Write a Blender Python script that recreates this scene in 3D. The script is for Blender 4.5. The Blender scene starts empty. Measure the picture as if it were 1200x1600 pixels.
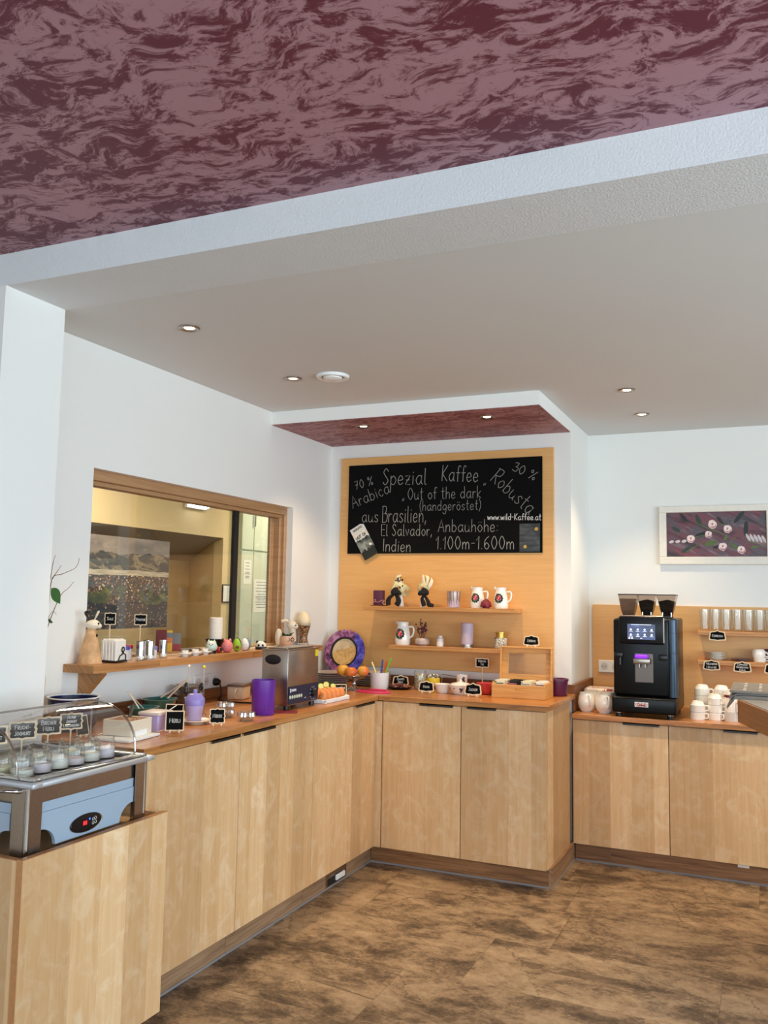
import bpy, bmesh, math, random
from mathutils import Vector, Matrix, Euler
random.seed(7)
PI = math.pi
SC = bpy.context.scene
COL = SC.collection

# ------------------------------------------------------------------ camera
cam_d = bpy.data.cameras.new('camera')
cam = bpy.data.objects.new('camera', cam_d)
COL.objects.link(cam)
cam.location = (2.6938, -5.1561, 1.4601)
YAW, PITCH, ROLL = 0.41948, 0.098966, 0.017423
_f = Vector((-math.sin(YAW) * math.cos(PITCH), math.cos(YAW) * math.cos(PITCH), math.sin(PITCH)))
_r = Vector((math.cos(YAW), math.sin(YAW), 0))
_u = _r.cross(_f)
_r2 = math.cos(ROLL) * _r + math.sin(ROLL) * _u
_u2 = -math.sin(ROLL) * _r + math.cos(ROLL) * _u
cam.rotation_mode = 'QUATERNION'
cam.rotation_quaternion = Matrix((_r2, _u2, -_f)).transposed().to_quaternion()
cam_d.sensor_fit = 'VERTICAL'
cam_d.sensor_height = 36.0
cam_d.sensor_width = 27.0
cam_d.lens = 1351.16 / 1600 * 36
cam_d.clip_start = 0.05
SC.camera = cam

# ------------------------------------------------------------------ world, exposure
w = bpy.data.worlds.new('world')
SC.world = w
w.use_nodes = True
w.node_tree.nodes['Background'].inputs[0].default_value = (0.80, 0.90, 1.0, 1)
w.node_tree.nodes['Background'].inputs[1].default_value = 1.0
SC.view_settings.view_transform = 'Standard'
SC.view_settings.look = 'None'
SC.view_settings.exposure = 0.12
SC.view_settings.gamma = 1.0
SC.view_settings.use_curve_mapping = False
try:
    SC.cycles.use_denoising = True
    SC.cycles.denoiser = 'OPENIMAGEDENOISE'
    SC.cycles.max_bounces = 12
    SC.cycles.diffuse_bounces = 6
    SC.cycles.glossy_bounces = 5
    SC.cycles.transparent_max_bounces = 24
    SC.cycles.transmission_bounces = 8
    SC.cycles.caustics_reflective = False
    SC.cycles.caustics_refractive = False
    SC.cycles.sample_clamp_indirect = 6.0
except Exception:
    pass

# ------------------------------------------------------------------ daylight through the dining-room windows
def area_light(name, loc, rot, sx, sy, energy, color):
    d = bpy.data.lights.new(name, 'AREA')
    d.shape = 'RECTANGLE'; d.size = sx; d.size_y = sy
    d.energy = energy; d.color = color
    o = bpy.data.objects.new(name, d); COL.objects.link(o)
    o.location = loc; o.rotation_euler = rot
    return o
DAY = (0.72, 0.90, 1.0)
for i, y in enumerate((-6.9, -4.7, -2.5)):
    area_light('daylight_right', (6.05, y, 1.55), (0, PI / 2 + 0.12, 0), 1.9, 1.9, 80, DAY)
for i, x in enumerate((0.9, 3.1, 5.0)):
    area_light('daylight_rear', (x, -8.95, 1.55), (PI / 2 + 0.12, 0, 0), 1.8, 1.9, 46, DAY)
WARM = (1.0, 0.75, 0.46)
DL_ENERGY = 44.0
DL_SOFFIT = 29.0
for x, y in ((3.42, -0.64), (3.42, -1.95)):     # added spots without fixtures, outside the frame, to warm the right side
    d = bpy.data.lights.new('warm_spot_beam', 'SPOT'); d.energy = 70.0; d.color = WARM
    d.spot_size = math.radians(100); d.spot_blend = 0.8; d.shadow_soft_size = 0.03
    o = bpy.data.objects.new('warm_spot_beam', d); COL.objects.link(o); o.location = (x, y, 2.53)

# ------------------------------------------------------------------ helpers: meshes
def T(x=0, y=0, z=0): return Matrix.Translation((x, y, z))
def RX(a): return Matrix.Rotation(a, 4, 'X')
def RY(a): return Matrix.Rotation(a, 4, 'Y')
def RZ(a): return Matrix.Rotation(a, 4, 'Z')
def SCL(x, y, z): return Matrix.Diagonal((x, y, z, 1))
FRONT = RX(PI / 2)            # maps outline (x, y) to (x, 0, z); extrusion +z -> -y

class MB:
    def __init__(s):
        s.v = []; s.f = []; s.mi = []; s.sm = []; s.mats = []
    def slot(s, m):
        if m not in s.mats: s.mats.append(m)
        return s.mats.index(m)
    def add(s, verts, faces, m, smooth=False, M=None):
        b = len(s.v); k = s.slot(m)
        for p in verts:
            p = Vector(p)
            s.v.append(tuple(M @ p) if M is not None else tuple(p))
        for f in faces:
            s.f.append(tuple(b + i for i in f)); s.mi.append(k); s.sm.append(smooth)
        return s
    def box(s, x0, x1, y0, y1, z0, z1, m, bev=0.0, M=None, seg=1):
        if bev <= 0:
            vs = [(x, y, z) for z in (z0, z1) for y in (y0, y1) for x in (x0, x1)]
            return s.add(vs, [(0, 2, 3, 1), (4, 5, 7, 6), (0, 1, 5, 4), (2, 6, 7, 3), (0, 4, 6, 2), (1, 3, 7, 5)], m, False, M)
        bm = bmesh.new(); bmesh.ops.create_cube(bm, size=1)
        for v in bm.verts:
            v.co = Vector(((x0 + x1) / 2 + v.co.x * (x1 - x0), (y0 + y1) / 2 + v.co.y * (y1 - y0), (z0 + z1) / 2 + v.co.z * (z1 - z0)))
        bmesh.ops.bevel(bm, geom=list(bm.edges), offset=bev, segments=seg, profile=0.5, affect='EDGES')
        return s.bm(bm, m, seg > 1, M)
    def bm(s, bm, m, smooth=False, M=None):
        bm.verts.index_update()
        s.add([v.co.copy() for v in bm.verts], [[v.index for v in f.verts] for f in bm.faces], m, smooth, M)
        bm.free(); return s
    def lathe(s, prof, m, c=(0, 0, 0), seg=24, M=None, smooth=True):
        MM = T(*c) if M is None else M @ T(*c)
        vs = []; fs = []; rings = []
        for r, z in prof:
            if r < 1e-6:
                rings.append([len(vs)]); vs.append((0, 0, z))
            else:
                rings.append(list(range(len(vs), len(vs) + seg)))
                vs += [(r * math.cos(2 * PI * i / seg), r * math.sin(2 * PI * i / seg), z) for i in range(seg)]
        for a, b in zip(rings, rings[1:]):
            for i in range(seg):
                j = (i + 1) % seg
                if len(a) == 1 and len(b) == 1: continue
                if len(a) == 1: fs.append((a[0], b[j], b[i]))
                elif len(b) == 1: fs.append((a[i], a[j], b[0]))
                else: fs.append((a[i], a[j], b[j], b[i]))
        return s.add(vs, fs, m, smooth, MM)
    def cyl(s, r, z0, z1, m, c=(0, 0, 0), seg=24, M=None, r2=None):
        r2 = r if r2 is None else r2
        return s.lathe([(0, z0), (r, z0), (r2, z1), (0, z1)], m, c, seg, M)
    def ell(s, c, rad, m, seg=20, rings=12, M=None):
        prof = [(math.sin(PI * i / rings), -math.cos(PI * i / rings)) for i in range(rings + 1)]
        prof[0] = (0, -1); prof[-1] = (0, 1)
        MM = T(*c) @ SCL(*rad)
        return s.lathe(prof, m, seg=seg, M=MM if M is None else M @ MM)
    def tube(s, pts, r, m, seg=8, closed=False, M=None, cap=True, flat=1.0, up=None):
        pts = [Vector(p) for p in pts]; n = len(pts); vs = []; fs = []; nrm = None
        for i, p in enumerate(pts):
            a = pts[(i - 1) % n] if (closed or i) else pts[0]
            b = pts[(i + 1) % n] if (closed or i < n - 1) else pts[-1]
            t = (b - a).normalized() if (b - a).length > 1e-9 else Vector((0, 0, 1))
            if nrm is None:
                nrm = up if up is not None else (Vector((0, 0, 1)) if abs(t.z) < 0.9 else Vector((1, 0, 0)))
                nrm = Vector(nrm)
            nrm = (nrm - t * nrm.dot(t))
            nrm = nrm.normalized() if nrm.length > 1e-6 else t.orthogonal().normalized()
            bi = t.cross(nrm)
            rr = r[i] if isinstance(r, (list, tuple)) else r
            for k in range(seg):
                q = 2 * PI * (k + 0.5) / seg
                vs.append(p + nrm * math.cos(q) * rr * flat + bi * math.sin(q) * rr)
        for i in range(n if closed else n - 1):
            j = (i + 1) % n
            for k in range(seg):
                l = (k + 1) % seg
                fs.append((i * seg + k, i * seg + l, j * seg + l, j * seg + k))
        if cap and not closed:
            fs.append(tuple(range(seg))[::-1]); fs.append(tuple(range((n - 1) * seg, n * seg)))
        return s.add(vs, fs, m, True, M)
    def prism(s, out, t, m, M=None, smooth=False):
        n = len(out)
        vs = [(x, y, 0) for x, y in out] + [(x, y, t) for x, y in out]
        fs = [tuple(range(n))[::-1], tuple(range(n, 2 * n))] + [(i, (i + 1) % n, n + (i + 1) % n, n + i) for i in range(n)]
        return s.add(vs, fs, m, smooth, M)
    def poly(s, out, m, M=None):
        return s.add([(x, y, 0) for x, y in out], [tuple(range(len(out)))], m, False, M)
    def build(s, name, parent=None, sharp=40):
        me = bpy.data.meshes.new(name)
        me.from_pydata(s.v, [], s.f)
        for m in s.mats: me.materials.append(m)
        me.polygons.foreach_set('material_index', s.mi)
        me.polygons.foreach_set('use_smooth', s.sm)
        bm = bmesh.new(); bm.from_mesh(me); bmesh.ops.recalc_face_normals(bm, faces=bm.faces); bm.to_mesh(me); bm.free()
        if any(s.sm): me.set_sharp_from_angle(angle=math.radians(sharp))
        me.update()
        o = bpy.data.objects.new(name, me); COL.objects.link(o)
        if parent is not None: o.parent = parent
        return o

def tag(o, label=None, cat=None, group=None, kind=None):
    if label: o['label'] = label
    if cat: o['category'] = cat
    if group: o['group'] = group
    if kind: o['kind'] = kind
    return o
def thing(name, label, cat, loc=(0, 0, 0), rz=0.0, group=None, kind=None):
    o = bpy.data.objects.new(name, None); COL.objects.link(o)
    o.empty_display_size = 0.05
    o.location = loc; o.rotation_euler = (0, 0, rz)
    return tag(o, label, cat, group, kind)
def single(mb, name, label, cat, loc=(0, 0, 0), rz=0.0, group=None):
    o = mb.build(name); o.location = loc; o.rotation_euler = (0, 0, rz)
    return tag(o, label, cat, group)
def struct(mb, name):
    return tag(mb.build(name), kind='structure')
def copy_thing(o, loc, label, rz=None, parent=None):
    c = o.copy(); COL.objects.link(c)
    if parent is not None: c.parent = parent
    else:
        c.location = loc; c['label'] = label
        if rz is not None: c.rotation_euler = (0, 0, rz)
    for ch in o.children: copy_thing(ch, None, None, None, c)
    return c
ORD = ['first', 'second', 'third', 'fourth', 'fifth', 'sixth', 'seventh', 'eighth', 'ninth', 'tenth', 'eleventh', 'twelfth', 'thirteenth']

def smooth_pts(p, n=5, closed=False):
    P = [Vector(q) for q in p]; out = []
    N = len(P); rng = range(N if closed else N - 1)
    for i in rng:
        p0 = P[(i - 1) % N] if (closed or i) else P[0]
        p1 = P[i]; p2 = P[(i + 1) % N]
        p3 = P[(i + 2) % N] if (closed or i + 2 < N) else P[-1]
        for k in range(n):
            t = k / n
            out.append(0.5 * ((2 * p1) + (p2 - p0) * t + (2 * p0 - 5 * p1 + 4 * p2 - p3) * t * t + (3 * p1 - p0 - 3 * p2 + p3) * t ** 3))
    if not closed: out.append(P[-1])
    return out

# ------------------------------------------------------------------ helpers: materials
def lin(c):
    return tuple(((v / 255) / 12.92 if v / 255 <= 0.04045 else ((v / 255 + 0.055) / 1.055) ** 2.4) for v in c) + (1.0,)
def mat(name, rgb, rough=0.5, metal=0.0, spec=0.5, coat=0.0, emit=None, estr=0.0, noise=0.0, nscale=30.0, bump=0.0, sss=0.0, alpha=1.0):
    m = bpy.data.materials.new(name); m.use_nodes = True
    nt = m.node_tree; b = nt.nodes['Principled BSDF']
    b.inputs['Base Color'].default_value = lin(rgb)
    b.inputs['Roughness'].default_value = rough
    b.inputs['Metallic'].default_value = metal
    b.inputs['Specular IOR Level'].default_value = spec
    b.inputs['Coat Weight'].default_value = coat
    b.inputs['Alpha'].default_value = alpha
    if emit:
        b.inputs['Emission Color'].default_value = lin(emit); b.inputs['Emission Strength'].default_value = estr
    if noise or bump:
        tc = nt.nodes.new('ShaderNodeTexCoord'); nz = nt.nodes.new('ShaderNodeTexNoise')
        nz.inputs['Scale'].default_value = nscale; nz.inputs['Detail'].default_value = 4
        nt.links.new(tc.outputs['Object'], nz.inputs['Vector'])
        if noise:
            mx = nt.nodes.new('ShaderNodeMix'); mx.data_type = 'RGBA'
            mx.inputs['A'].default_value = lin([v * (1 - noise) for v in rgb]); mx.inputs['B'].default_value = lin([min(255, v * (1 + noise)) for v in rgb])
            nt.links.new(nz.outputs['Fac'], mx.inputs['Factor']); nt.links.new(mx.outputs['Result'], b.inputs['Base Color'])
        if bump:
            bp = nt.nodes.new('ShaderNodeBump'); bp.inputs['Strength'].default_value = bump; bp.inputs['Distance'].default_value = 0.01
            nt.links.new(nz.outputs['Fac'], bp.inputs['Height']); nt.links.new(bp.outputs['Normal'], b.inputs['Normal'])
    return m
class G:
    """small node-graph writer"""
    def __init__(s, name, rough=0.5):
        s.m = bpy.data.materials.new(name); s.m.use_nodes = True; s.nt = s.m.node_tree
        s.b = s.nt.nodes['Principled BSDF']; s.b.inputs['Roughness'].default_value = rough
        s.tc = s.nt.nodes.new('ShaderNodeTexCoord'); s.co = s.tc.outputs['Object']
    def n(s, t, props=None, **ins):
        nd = s.nt.nodes.new('ShaderNode' + t)
        for k, v in (props or {}).items(): setattr(nd, k, v)
        for k, v in ins.items():
            k = k.replace('_', ' ')
            s.set(nd.inputs[k], v)
        return nd
    def set(s, inp, v):
        if isinstance(v, bpy.types.NodeSocket): s.nt.links.new(v, inp)
        else: inp.default_value = v
    def math(s, op, a, b=0.0, c=0.0):
        nd = s.nt.nodes.new('ShaderNodeMath'); nd.operation = op
        for i, v in enumerate((a, b, c)): s.set(nd.inputs[i], v)
        return nd.outputs[0]
    def xyz(s, v=None):
        nd = s.n('SeparateXYZ', Vector=v or s.co); return nd.outputs[0], nd.outputs[1], nd.outputs[2]
    def vec(s, x, y, z):
        return s.n('CombineXYZ', X=x, Y=y, Z=z).outputs[0]
    def noise(s, v, scale, detail=4.0, rough=0.5, dist=0.0):
        return s.n('TexNoise', Vector=v, Scale=scale, Detail=detail, Roughness=rough, Distortion=dist).outputs['Fac']
    def white(s, x):
        return s.n('TexWhiteNoise', {'noise_dimensions': '1D'}, W=x).outputs['Value']
    def ramp(s, fac, stops, interp='LINEAR'):
        nd = s.nt.nodes.new('ShaderNodeValToRGB'); s.set(nd.inputs[0], fac); cr = nd.color_ramp; cr.interpolation = interp
        while len(cr.elements) < len(stops): cr.elements.new(0.5)
        for e, (p, c) in zip(cr.elements, stops):
            e.position = p; e.color = lin(c) if not isinstance(c, float) else (c, c, c, 1)
        return nd.outputs[0]
    def mix(s, fac, a, b, blend='MIX'):
        nd = s.nt.nodes.new('ShaderNodeMix'); nd.data_type = 'RGBA'; nd.blend_type = blend
        s.set(nd.inputs['Factor'], fac)
        s.set(nd.inputs['A'], lin(a) if isinstance(a, tuple) and len(a) == 3 else a)
        s.set(nd.inputs['B'], lin(b) if isinstance(b, tuple) and len(b) == 3 else b)
        return nd.outputs['Result']
    def rand(s):
        return s.n('ObjectInfo').outputs['Random']
    def bump(s, h, strength=0.2, dist=0.005):
        s.nt.links.new(s.n('Bump', Strength=strength, Distance=dist, Height=h).outputs[0], s.b.inputs['Normal'])
    def out(s, col):
        s.set(s.b.inputs['Base Color'], col); return s.m

def thin_glass(name, tint=(1, 1, 1), gloss=0.06, edge=0.55, rough=0.02, power=3.0):
    m = bpy.data.materials.new(name); m.use_nodes = True; nt = m.node_tree
    nt.nodes.remove(nt.nodes['Principled BSDF']); out = nt.nodes['Material Output']
    tr = nt.nodes.new('ShaderNodeBsdfTransparent'); tr.inputs[0].default_value = tint + (1,)
    gl = nt.nodes.new('ShaderNodeBsdfGlossy'); gl.inputs['Roughness'].default_value = rough
    lw = nt.nodes.new('ShaderNodeLayerWeight'); lw.inputs[0].default_value = 0.5
    pw = nt.nodes.new('ShaderNodeMath'); pw.operation = 'POWER'; pw.inputs[1].default_value = power
    mr = nt.nodes.new('ShaderNodeMath'); mr.operation = 'MULTIPLY_ADD'; mr.inputs[1].default_value = edge; mr.inputs[2].default_value = gloss
    mr.use_clamp = True
    mx = nt.nodes.new('ShaderNodeMixShader')
    nt.links.new(lw.outputs['Facing'], pw.inputs[0]); nt.links.new(pw.outputs[0], mr.inputs[0]); nt.links.new(mr.outputs[0], mx.inputs[0])
    nt.links.new(tr.outputs[0], mx.inputs[1]); nt.links.new(gl.outputs[0], mx.inputs[2]); nt.links.new(mx.outputs[0], out.inputs[0])
    return m
def solid_glass(name, rgb=(255, 255, 255), rough=0.0, ior=1.45):
    m = mat(name, rgb, rough); b = m.node_tree.nodes['Principled BSDF']
    b.inputs['Transmission Weight'].default_value = 1.0; b.inputs['IOR'].default_value = ior
    return m

# ------------------------------------------------------------------ materials
def plaster(name, rgb, s1, st, nz=0.0):
    g = G(name, 0.85)
    n1 = g.noise(g.co, s1, 6, 0.6)
    g.bump(n1, st, 0.004)
    big = g.noise(g.co, 1.5, 2)
    return g.out(g.mix(big, tuple(int(v * 0.985) for v in rgb), rgb))
M_WALL = plaster('white wall paint', (236, 235, 231), 180, 0.12)
M_CEIL = plaster('matt ceiling paint', (216, 217, 216), 120, 0.05)
M_BEAM = plaster('rough white plaster', (222, 224, 226), 135, 0.75)

def marbled(name, sc, lo=(100, 36, 55), hi=(172, 128, 138)):
    g = G(name, 0.55)
    x, y, z = g.xyz()
    warp = g.n('TexNoise', Vector=g.co, Scale=4.2 * sc, Detail=2.0).outputs['Color']
    wv = g.n('VectorMath', {'operation': 'SUBTRACT'}); g.set(wv.inputs[0], warp); wv.inputs[1].default_value = (0.5, 0.5, 0.5)
    wm = g.n('VectorMath', {'operation': 'SCALE'}); g.set(wm.inputs[0], wv.outputs[0]); wm.inputs['Scale'].default_value = 0.24 / sc
    ad = g.n('VectorMath', {'operation': 'ADD'}); g.set(ad.inputs[0], g.co); g.set(ad.inputs[1], wm.outputs[0])
    X, Y, Z = g.xyz(ad.outputs[0])
    v = g.vec(g.math('MULTIPLY', X, 0.42), g.math('MULTIPLY', Y, 1.0), Z)
    n1 = g.noise(v, 25 * sc, 10, 0.76, 0.35)
    n2 = g.noise(v, 6.0 * sc, 3, 0.5, 0.4)
    f = g.math('ADD', n1, g.math('MULTIPLY', g.math('SUBTRACT', n2, 0.5), 0.38))
    fac = g.ramp(f, [(0.45, 0.0), (0.53, 1.0)])
    g.bump(fac, 0.05, 0.002)
    return g.out(g.mix(fac, lo, hi))
M_PURPLE = marbled('plum marbled wallpaper', 1.0)
M_PURPLE2 = marbled('plum marbled soffit wallpaper', 1.5, (120, 58, 68), (172, 122, 124))

def birch(name, base=(243, 207, 161), light=(252, 230, 196), dark=(228, 185, 135)):
    g = G(name, 0.38)
    x, y, z = g.xyz(); r = g.rand()
    h = g.math('ADD', g.math('ADD', x, y), g.math('MULTIPLY', r, 7.3))
    zz = g.math('ADD', z, g.math('MULTIPLY', r, 3.7))
    strip = g.white(g.math('FLOOR', g.math('DIVIDE', h, 0.118)))
    so = g.math('MULTIPLY', strip, 9.0)
    grain = g.noise(g.vec(g.math('MULTIPLY', h, 26), so, g.math('MULTIPLY', zz, 1.1)), 2.2, 5, 0.6, 0.6)
    flame = g.noise(g.vec(g.math('MULTIPLY', h, 3.0), so, g.math('MULTIPLY', zz, 2.6)), 4.0, 5, 0.62, 0.9)
    c = g.mix(g.ramp(grain, [(0.3, 0.0), (0.72, 1.0)]), dark, base)
    c = g.mix(g.ramp(flame, [(0.48, 0.0), (0.85, 1.0)]), c, light)
    tone = g.ramp(strip, [(0.0, (212, 202, 190)), (0.5, (238, 232, 224)), (1.0, (255, 255, 255))])
    c = g.mix(1.0, c, tone, 'MULTIPLY')
    g.bump(grain, 0.04, 0.001)
    return g.out(c)
M_BIRCH = birch('birch veneer')
M_BIRCH_EDGE = mat('birch edge', (186, 132, 84), 0.45, noise=0.1, nscale=60)
def planked(name, axis, cols, width, rough=0.3, gs=1.0, coat=0.15, rnd=0.0):
    g = G(name, rough); g.b.inputs['Coat Weight'].default_value = coat; g.b.inputs['Coat Roughness'].default_value = 0.18
    x, y, z = g.xyz()
    a, c, = (x, y) if axis == 'x' else (y, x)
    c = g.math('ADD', c, g.math('MULTIPLY', z, 1.0))
    idx = g.math('FLOOR', g.math('DIVIDE', c, width))
    w1 = g.white(idx)
    seg = g.math('FLOOR', g.math('ADD', g.math('MULTIPLY', a, 1.3), g.math('MULTIPLY', w1, 5)))
    w2 = g.white(g.math('ADD', g.math('MULTIPLY', idx, 13.7), seg))
    gr = g.noise(g.vec(g.math('MULTIPLY', a, 1.6 * gs), g.math('MULTIPLY', c, 34 * gs), w2), 2.0, 5, 0.6, 0.7)
    col = g.ramp(gr, [(0.25, cols[0]), (0.5, cols[1]), (0.78, cols[2])])
    tone = g.ramp(w2, [(0.0, 0.74), (1.0, 1.0)])
    return g.out(g.mix(1.0, col, tone, 'MULTIPLY'))
WC = [(146, 88, 44), (192, 126, 66), (218, 158, 94)]
M_TOP_Y = planked('oiled beech worktop left', 'y', WC, 0.05)
M_TOP_X = planked('oiled beech worktop back', 'x', WC, 0.05)
M_SHELF_Y = planked('oiled shelf wood', 'y', [(146, 96, 52), (188, 132, 78), (208, 156, 102)], 0.08, 0.4, 1, 0.05)
M_SHELF_X = planked('oiled shelf wood across', 'x', [(160, 104, 54), (202, 144, 82), (222, 168, 106)], 0.08, 0.4, 1, 0.05)
M_PLINTH = planked('brown plinth wood', 'x', [(84, 52, 32), (142, 98, 62), (176, 130, 90)], 0.3, 0.45, 1.0, 0.0)  # shade of the back run is put into these darker tones
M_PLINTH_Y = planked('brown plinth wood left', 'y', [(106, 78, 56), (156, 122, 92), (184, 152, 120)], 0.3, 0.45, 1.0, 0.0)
M_UPST = planked('walnut upstand', 'x', [(96, 56, 28), (130, 82, 46), (150, 100, 60)], 0.2, 0.45, 1.0, 0.0)
M_UPST_Y = planked('walnut upstand left', 'y', [(96, 56, 28), (130, 82, 46), (150, 100, 60)], 0.2, 0.45, 1.0, 0.0)
def panelwood(name, cols):
    g = G(name, 0.4)
    x, y, z = g.xyz()
    gr = g.noise(g.vec(g.math('MULTIPLY', x, 1.0), y, g.math('MULTIPLY', z, 14)), 3.2, 6, 0.65, 1.1)
    f2 = g.noise(g.vec(g.math('MULTIPLY', x, 0.6), y, g.math('MULTIPLY', z, 90)), 4.0, 3, 0.5, 0.2)
    c = g.ramp(g.math('ADD', g.math('MULTIPLY', gr, 0.7), g.math('MULTIPLY', f2, 0.3)), [(0.3, cols[0]), (0.52, cols[1]), (0.72, cols[2])])
    return g.out(c)
M_PANEL = panelwood('beech panel', [(214, 158, 92), (223, 169, 103), (230, 178, 113)])
M_FRAMEWOOD = panelwood('window frame wood', [(160, 120, 82), (178, 138, 98), (190, 152, 112)])
M_BOXWOOD = panelwood('varnished tea box wood', [(198, 136, 66), (222, 162, 90), (234, 182, 112)])
M_TABLE = panelwood('brown counter wood', [(140, 94, 54), (164, 114, 70), (178, 130, 84)])

def floor_mat():
    g = G('stone look vinyl floor', 0.42)
    x, y, z = g.xyz()
    PY, PX = 0.46, 0.92
    row = g.math('FLOOR', g.math('DIVIDE', y, PY))
    xo = g.math('ADD', x, g.math('MULTIPLY', g.white(row), PX))
    colm = g.math('FLOOR', g.math('DIVIDE', xo, PX))
    tid = g.white(g.math('ADD', g.math('MULTIPLY', row, 17.3), g.math('MULTIPLY', colm, 5.1)))
    off = g.math('MULTIPLY', tid, 40)
    v = g.vec(g.math('ADD', g.math('MULTIPLY', x, 0.8), off), g.math('MULTIPLY', y, 1.15), off)
    n1 = g.noise(v, 4.2, 9, 0.72, 0.35)
    n2 = g.noise(v, 17, 6, 0.7, 0.5)
    n3 = g.noise(v, 75, 4, 0.7)
    f = g.math('ADD', g.math('ADD', g.math('MULTIPLY', n1, 0.66), g.math('MULTIPLY', n2, 0.26)), g.math('MULTIPLY', n3, 0.17))
    c = g.ramp(f, [(0.43, (64, 51, 41)), (0.50, (104, 85, 66)), (0.565, (148, 124, 97)), (0.68, (178, 154, 124))])
    crk = g.n('TexVoronoi', {'feature': 'DISTANCE_TO_EDGE'}, Vector=g.vec(g.math('ADD', x, g.math('MULTIPLY', n2, 0.12)), g.math('ADD', g.math('MULTIPLY', y, 1.4), off), 0.0), Scale=1.6).outputs['Distance']
    ck = g.math('MULTIPLY', g.math('LESS_THAN', crk, 0.004), g.math('GREATER_THAN', n1, 0.5))
    c = g.mix(g.math('MULTIPLY', ck, 0.6), c, (56, 40, 28))
    fy = g.math('FRACT', g.math('DIVIDE', y, PY)); fx = g.math('FRACT', g.math('DIVIDE', xo, PX))
    line = g.math('MAXIMUM', g.math('LESS_THAN', fy, 0.006), g.math('LESS_THAN', fx, 0.003))
    c = g.mix(g.math('MULTIPLY', line, 0.5), c, (70, 52, 38))
    g.bump(f, 0.08, 0.002)
    return g.out(c)
M_FLOOR = floor_mat()

M_BLACK = mat('black plastic', (14, 14, 16), 0.3)
M_BLACKM = mat('matt black', (20, 20, 21), 0.6)
M_SLATE = mat('black chalk surface', (8, 8, 8), 0.8, spec=0.12, noise=0.3, nscale=12)
M_CHALK = mat('white chalk', (158, 156, 150), 0.95)
M_CHALKW = mat('bright chalk pen', (226, 226, 222), 0.9)
M_CREAMWOOD = mat('pale sign wood', (228, 204, 170), 0.6)
M_STEEL = mat('brushed stainless steel', (172, 160, 150), 0.3, 1.0, noise=0.06, nscale=80)
M_CHROME = mat('polished chrome', (196, 194, 192), 0.1, 1.0)
M_DARKSTEEL = mat('dark handle metal', (70, 66, 64), 0.35, 0.9)
M_PORC = mat('white porcelain', (238, 234, 226), 0.18, coat=0.4)
M_CREAM = mat('cream ceramic', (230, 216, 192), 0.3, coat=0.2)
M_WHITE = mat('white plastic', (236, 236, 234), 0.4)
M_GREYRIM = mat('grey plate glaze', (186, 178, 168), 0.3, coat=0.3)
M_WAXP = mat('lilac candle wax', (190, 172, 188), 0.5)
M_WAXD = mat('plum candle wax', (84, 34, 62), 0.5)
M_WAXW = mat('ivory candle wax', (232, 222, 208), 0.55, noise=0.05, nscale=60)
M_PURP = mat('violet plastic', (98, 40, 150), 0.35)
M_PURPD = mat('dark violet plastic', (64, 24, 104), 0.4)
M_LILAC = mat('lilac plastic', (184, 168, 212), 0.35)
M_LILACD = mat('lilac lid plastic', (142, 128, 196), 0.35)
M_PLUM = mat('plum plastic', (92, 26, 62), 0.35)
M_TEAL = solid_glass('teal glass', (30, 120, 110), 0.02)
M_TEALP = mat('teal glazed dish', (16, 92, 84), 0.15, coat=0.5)
M_NAVY = mat('navy enamel', (22, 22, 70), 0.25)
M_GLASS = thin_glass('clear glass', (0.97, 0.985, 0.98), 0.07, 0.95, 0.03, 2.2)
M_PANE = thin_glass('window pane glass', (0.975, 0.98, 0.96), 0.04, 0.3, 0.0)
M_PANEG = thin_glass('greenish pane glass', (0.93, 0.96, 0.91), 0.06, 0.3, 0.0)
M_ACRYL = thin_glass('clear acrylic', (0.97, 0.97, 0.965), 0.05, 0.75, 0.03, 2.4)
M_ACRYLE = thin_glass('acrylic edge', (0.72, 0.68, 0.66), 0.32, 0.6, 0.08)
M_SMOKE = thin_glass('smoky hopper plastic', (0.72, 0.64, 0.58), 0.06, 0.5, 0.05)
M_GLITTER = thin_glass('cut glass facets', (0.90, 0.90, 0.88), 0.32, 0.6, 0.14, 2.0)
M_TONG = mat('bright tong steel', (206, 204, 200), 0.38, 0.6)
M_RED = mat('red', (176, 30, 44), 0.4)
M_DRED = mat('deep red', (120, 18, 40), 0.5)
M_DGREEN = mat('dark green leaf', (26, 62, 24), 0.5)
M_GREEN = mat('leaf green', (44, 92, 40), 0.5)
M_DARKLEAF = mat('dark painted leaf', (26, 38, 40), 0.5)
M_PINK = mat('pink', (224, 128, 132), 0.4)
M_HOTPINK = mat('hot pink plastic', (226, 52, 108), 0.35)
M_YELLOW = mat('yellow', (238, 206, 40), 0.45)
M_LIME = mat('lime green', (150, 196, 50), 0.45)
M_MINT = mat('mint ceramic', (190, 218, 206), 0.3)
M_BLUEG = mat('grey blue', (112, 138, 164), 0.35)
M_GREYBLUE = mat('grey blue plastic', (158, 176, 194), 0.4)
M_WOODFIG = mat('carved pale wood', (184, 144, 102), 0.6, noise=0.38, nscale=26)
M_BROWN = mat('brown', (110, 66, 36), 0.6, noise=0.3, nscale=90)
M_COFFEE = mat('coffee beans', (26, 15, 9), 0.4, noise=0.5, nscale=120, bump=0.6)
M_EGGB = mat('brown egg shell', (226, 138, 74), 0.5, noise=0.06, nscale=20)
M_GOLD = mat('gold', (206, 164, 82), 0.3, 0.9)
M_VELVET = mat('black ribbon', (9, 9, 11), 0.8)
M_PAPER = mat('paper', (236, 232, 224), 0.8)
M_PAPERD = mat('newspaper grey', (120, 116, 112), 0.85, noise=0.15, nscale=40)
M_LED = mat('downlight lamp', (255, 236, 200), 0.5, emit=(255, 226, 176), estr=14.0)

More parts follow.
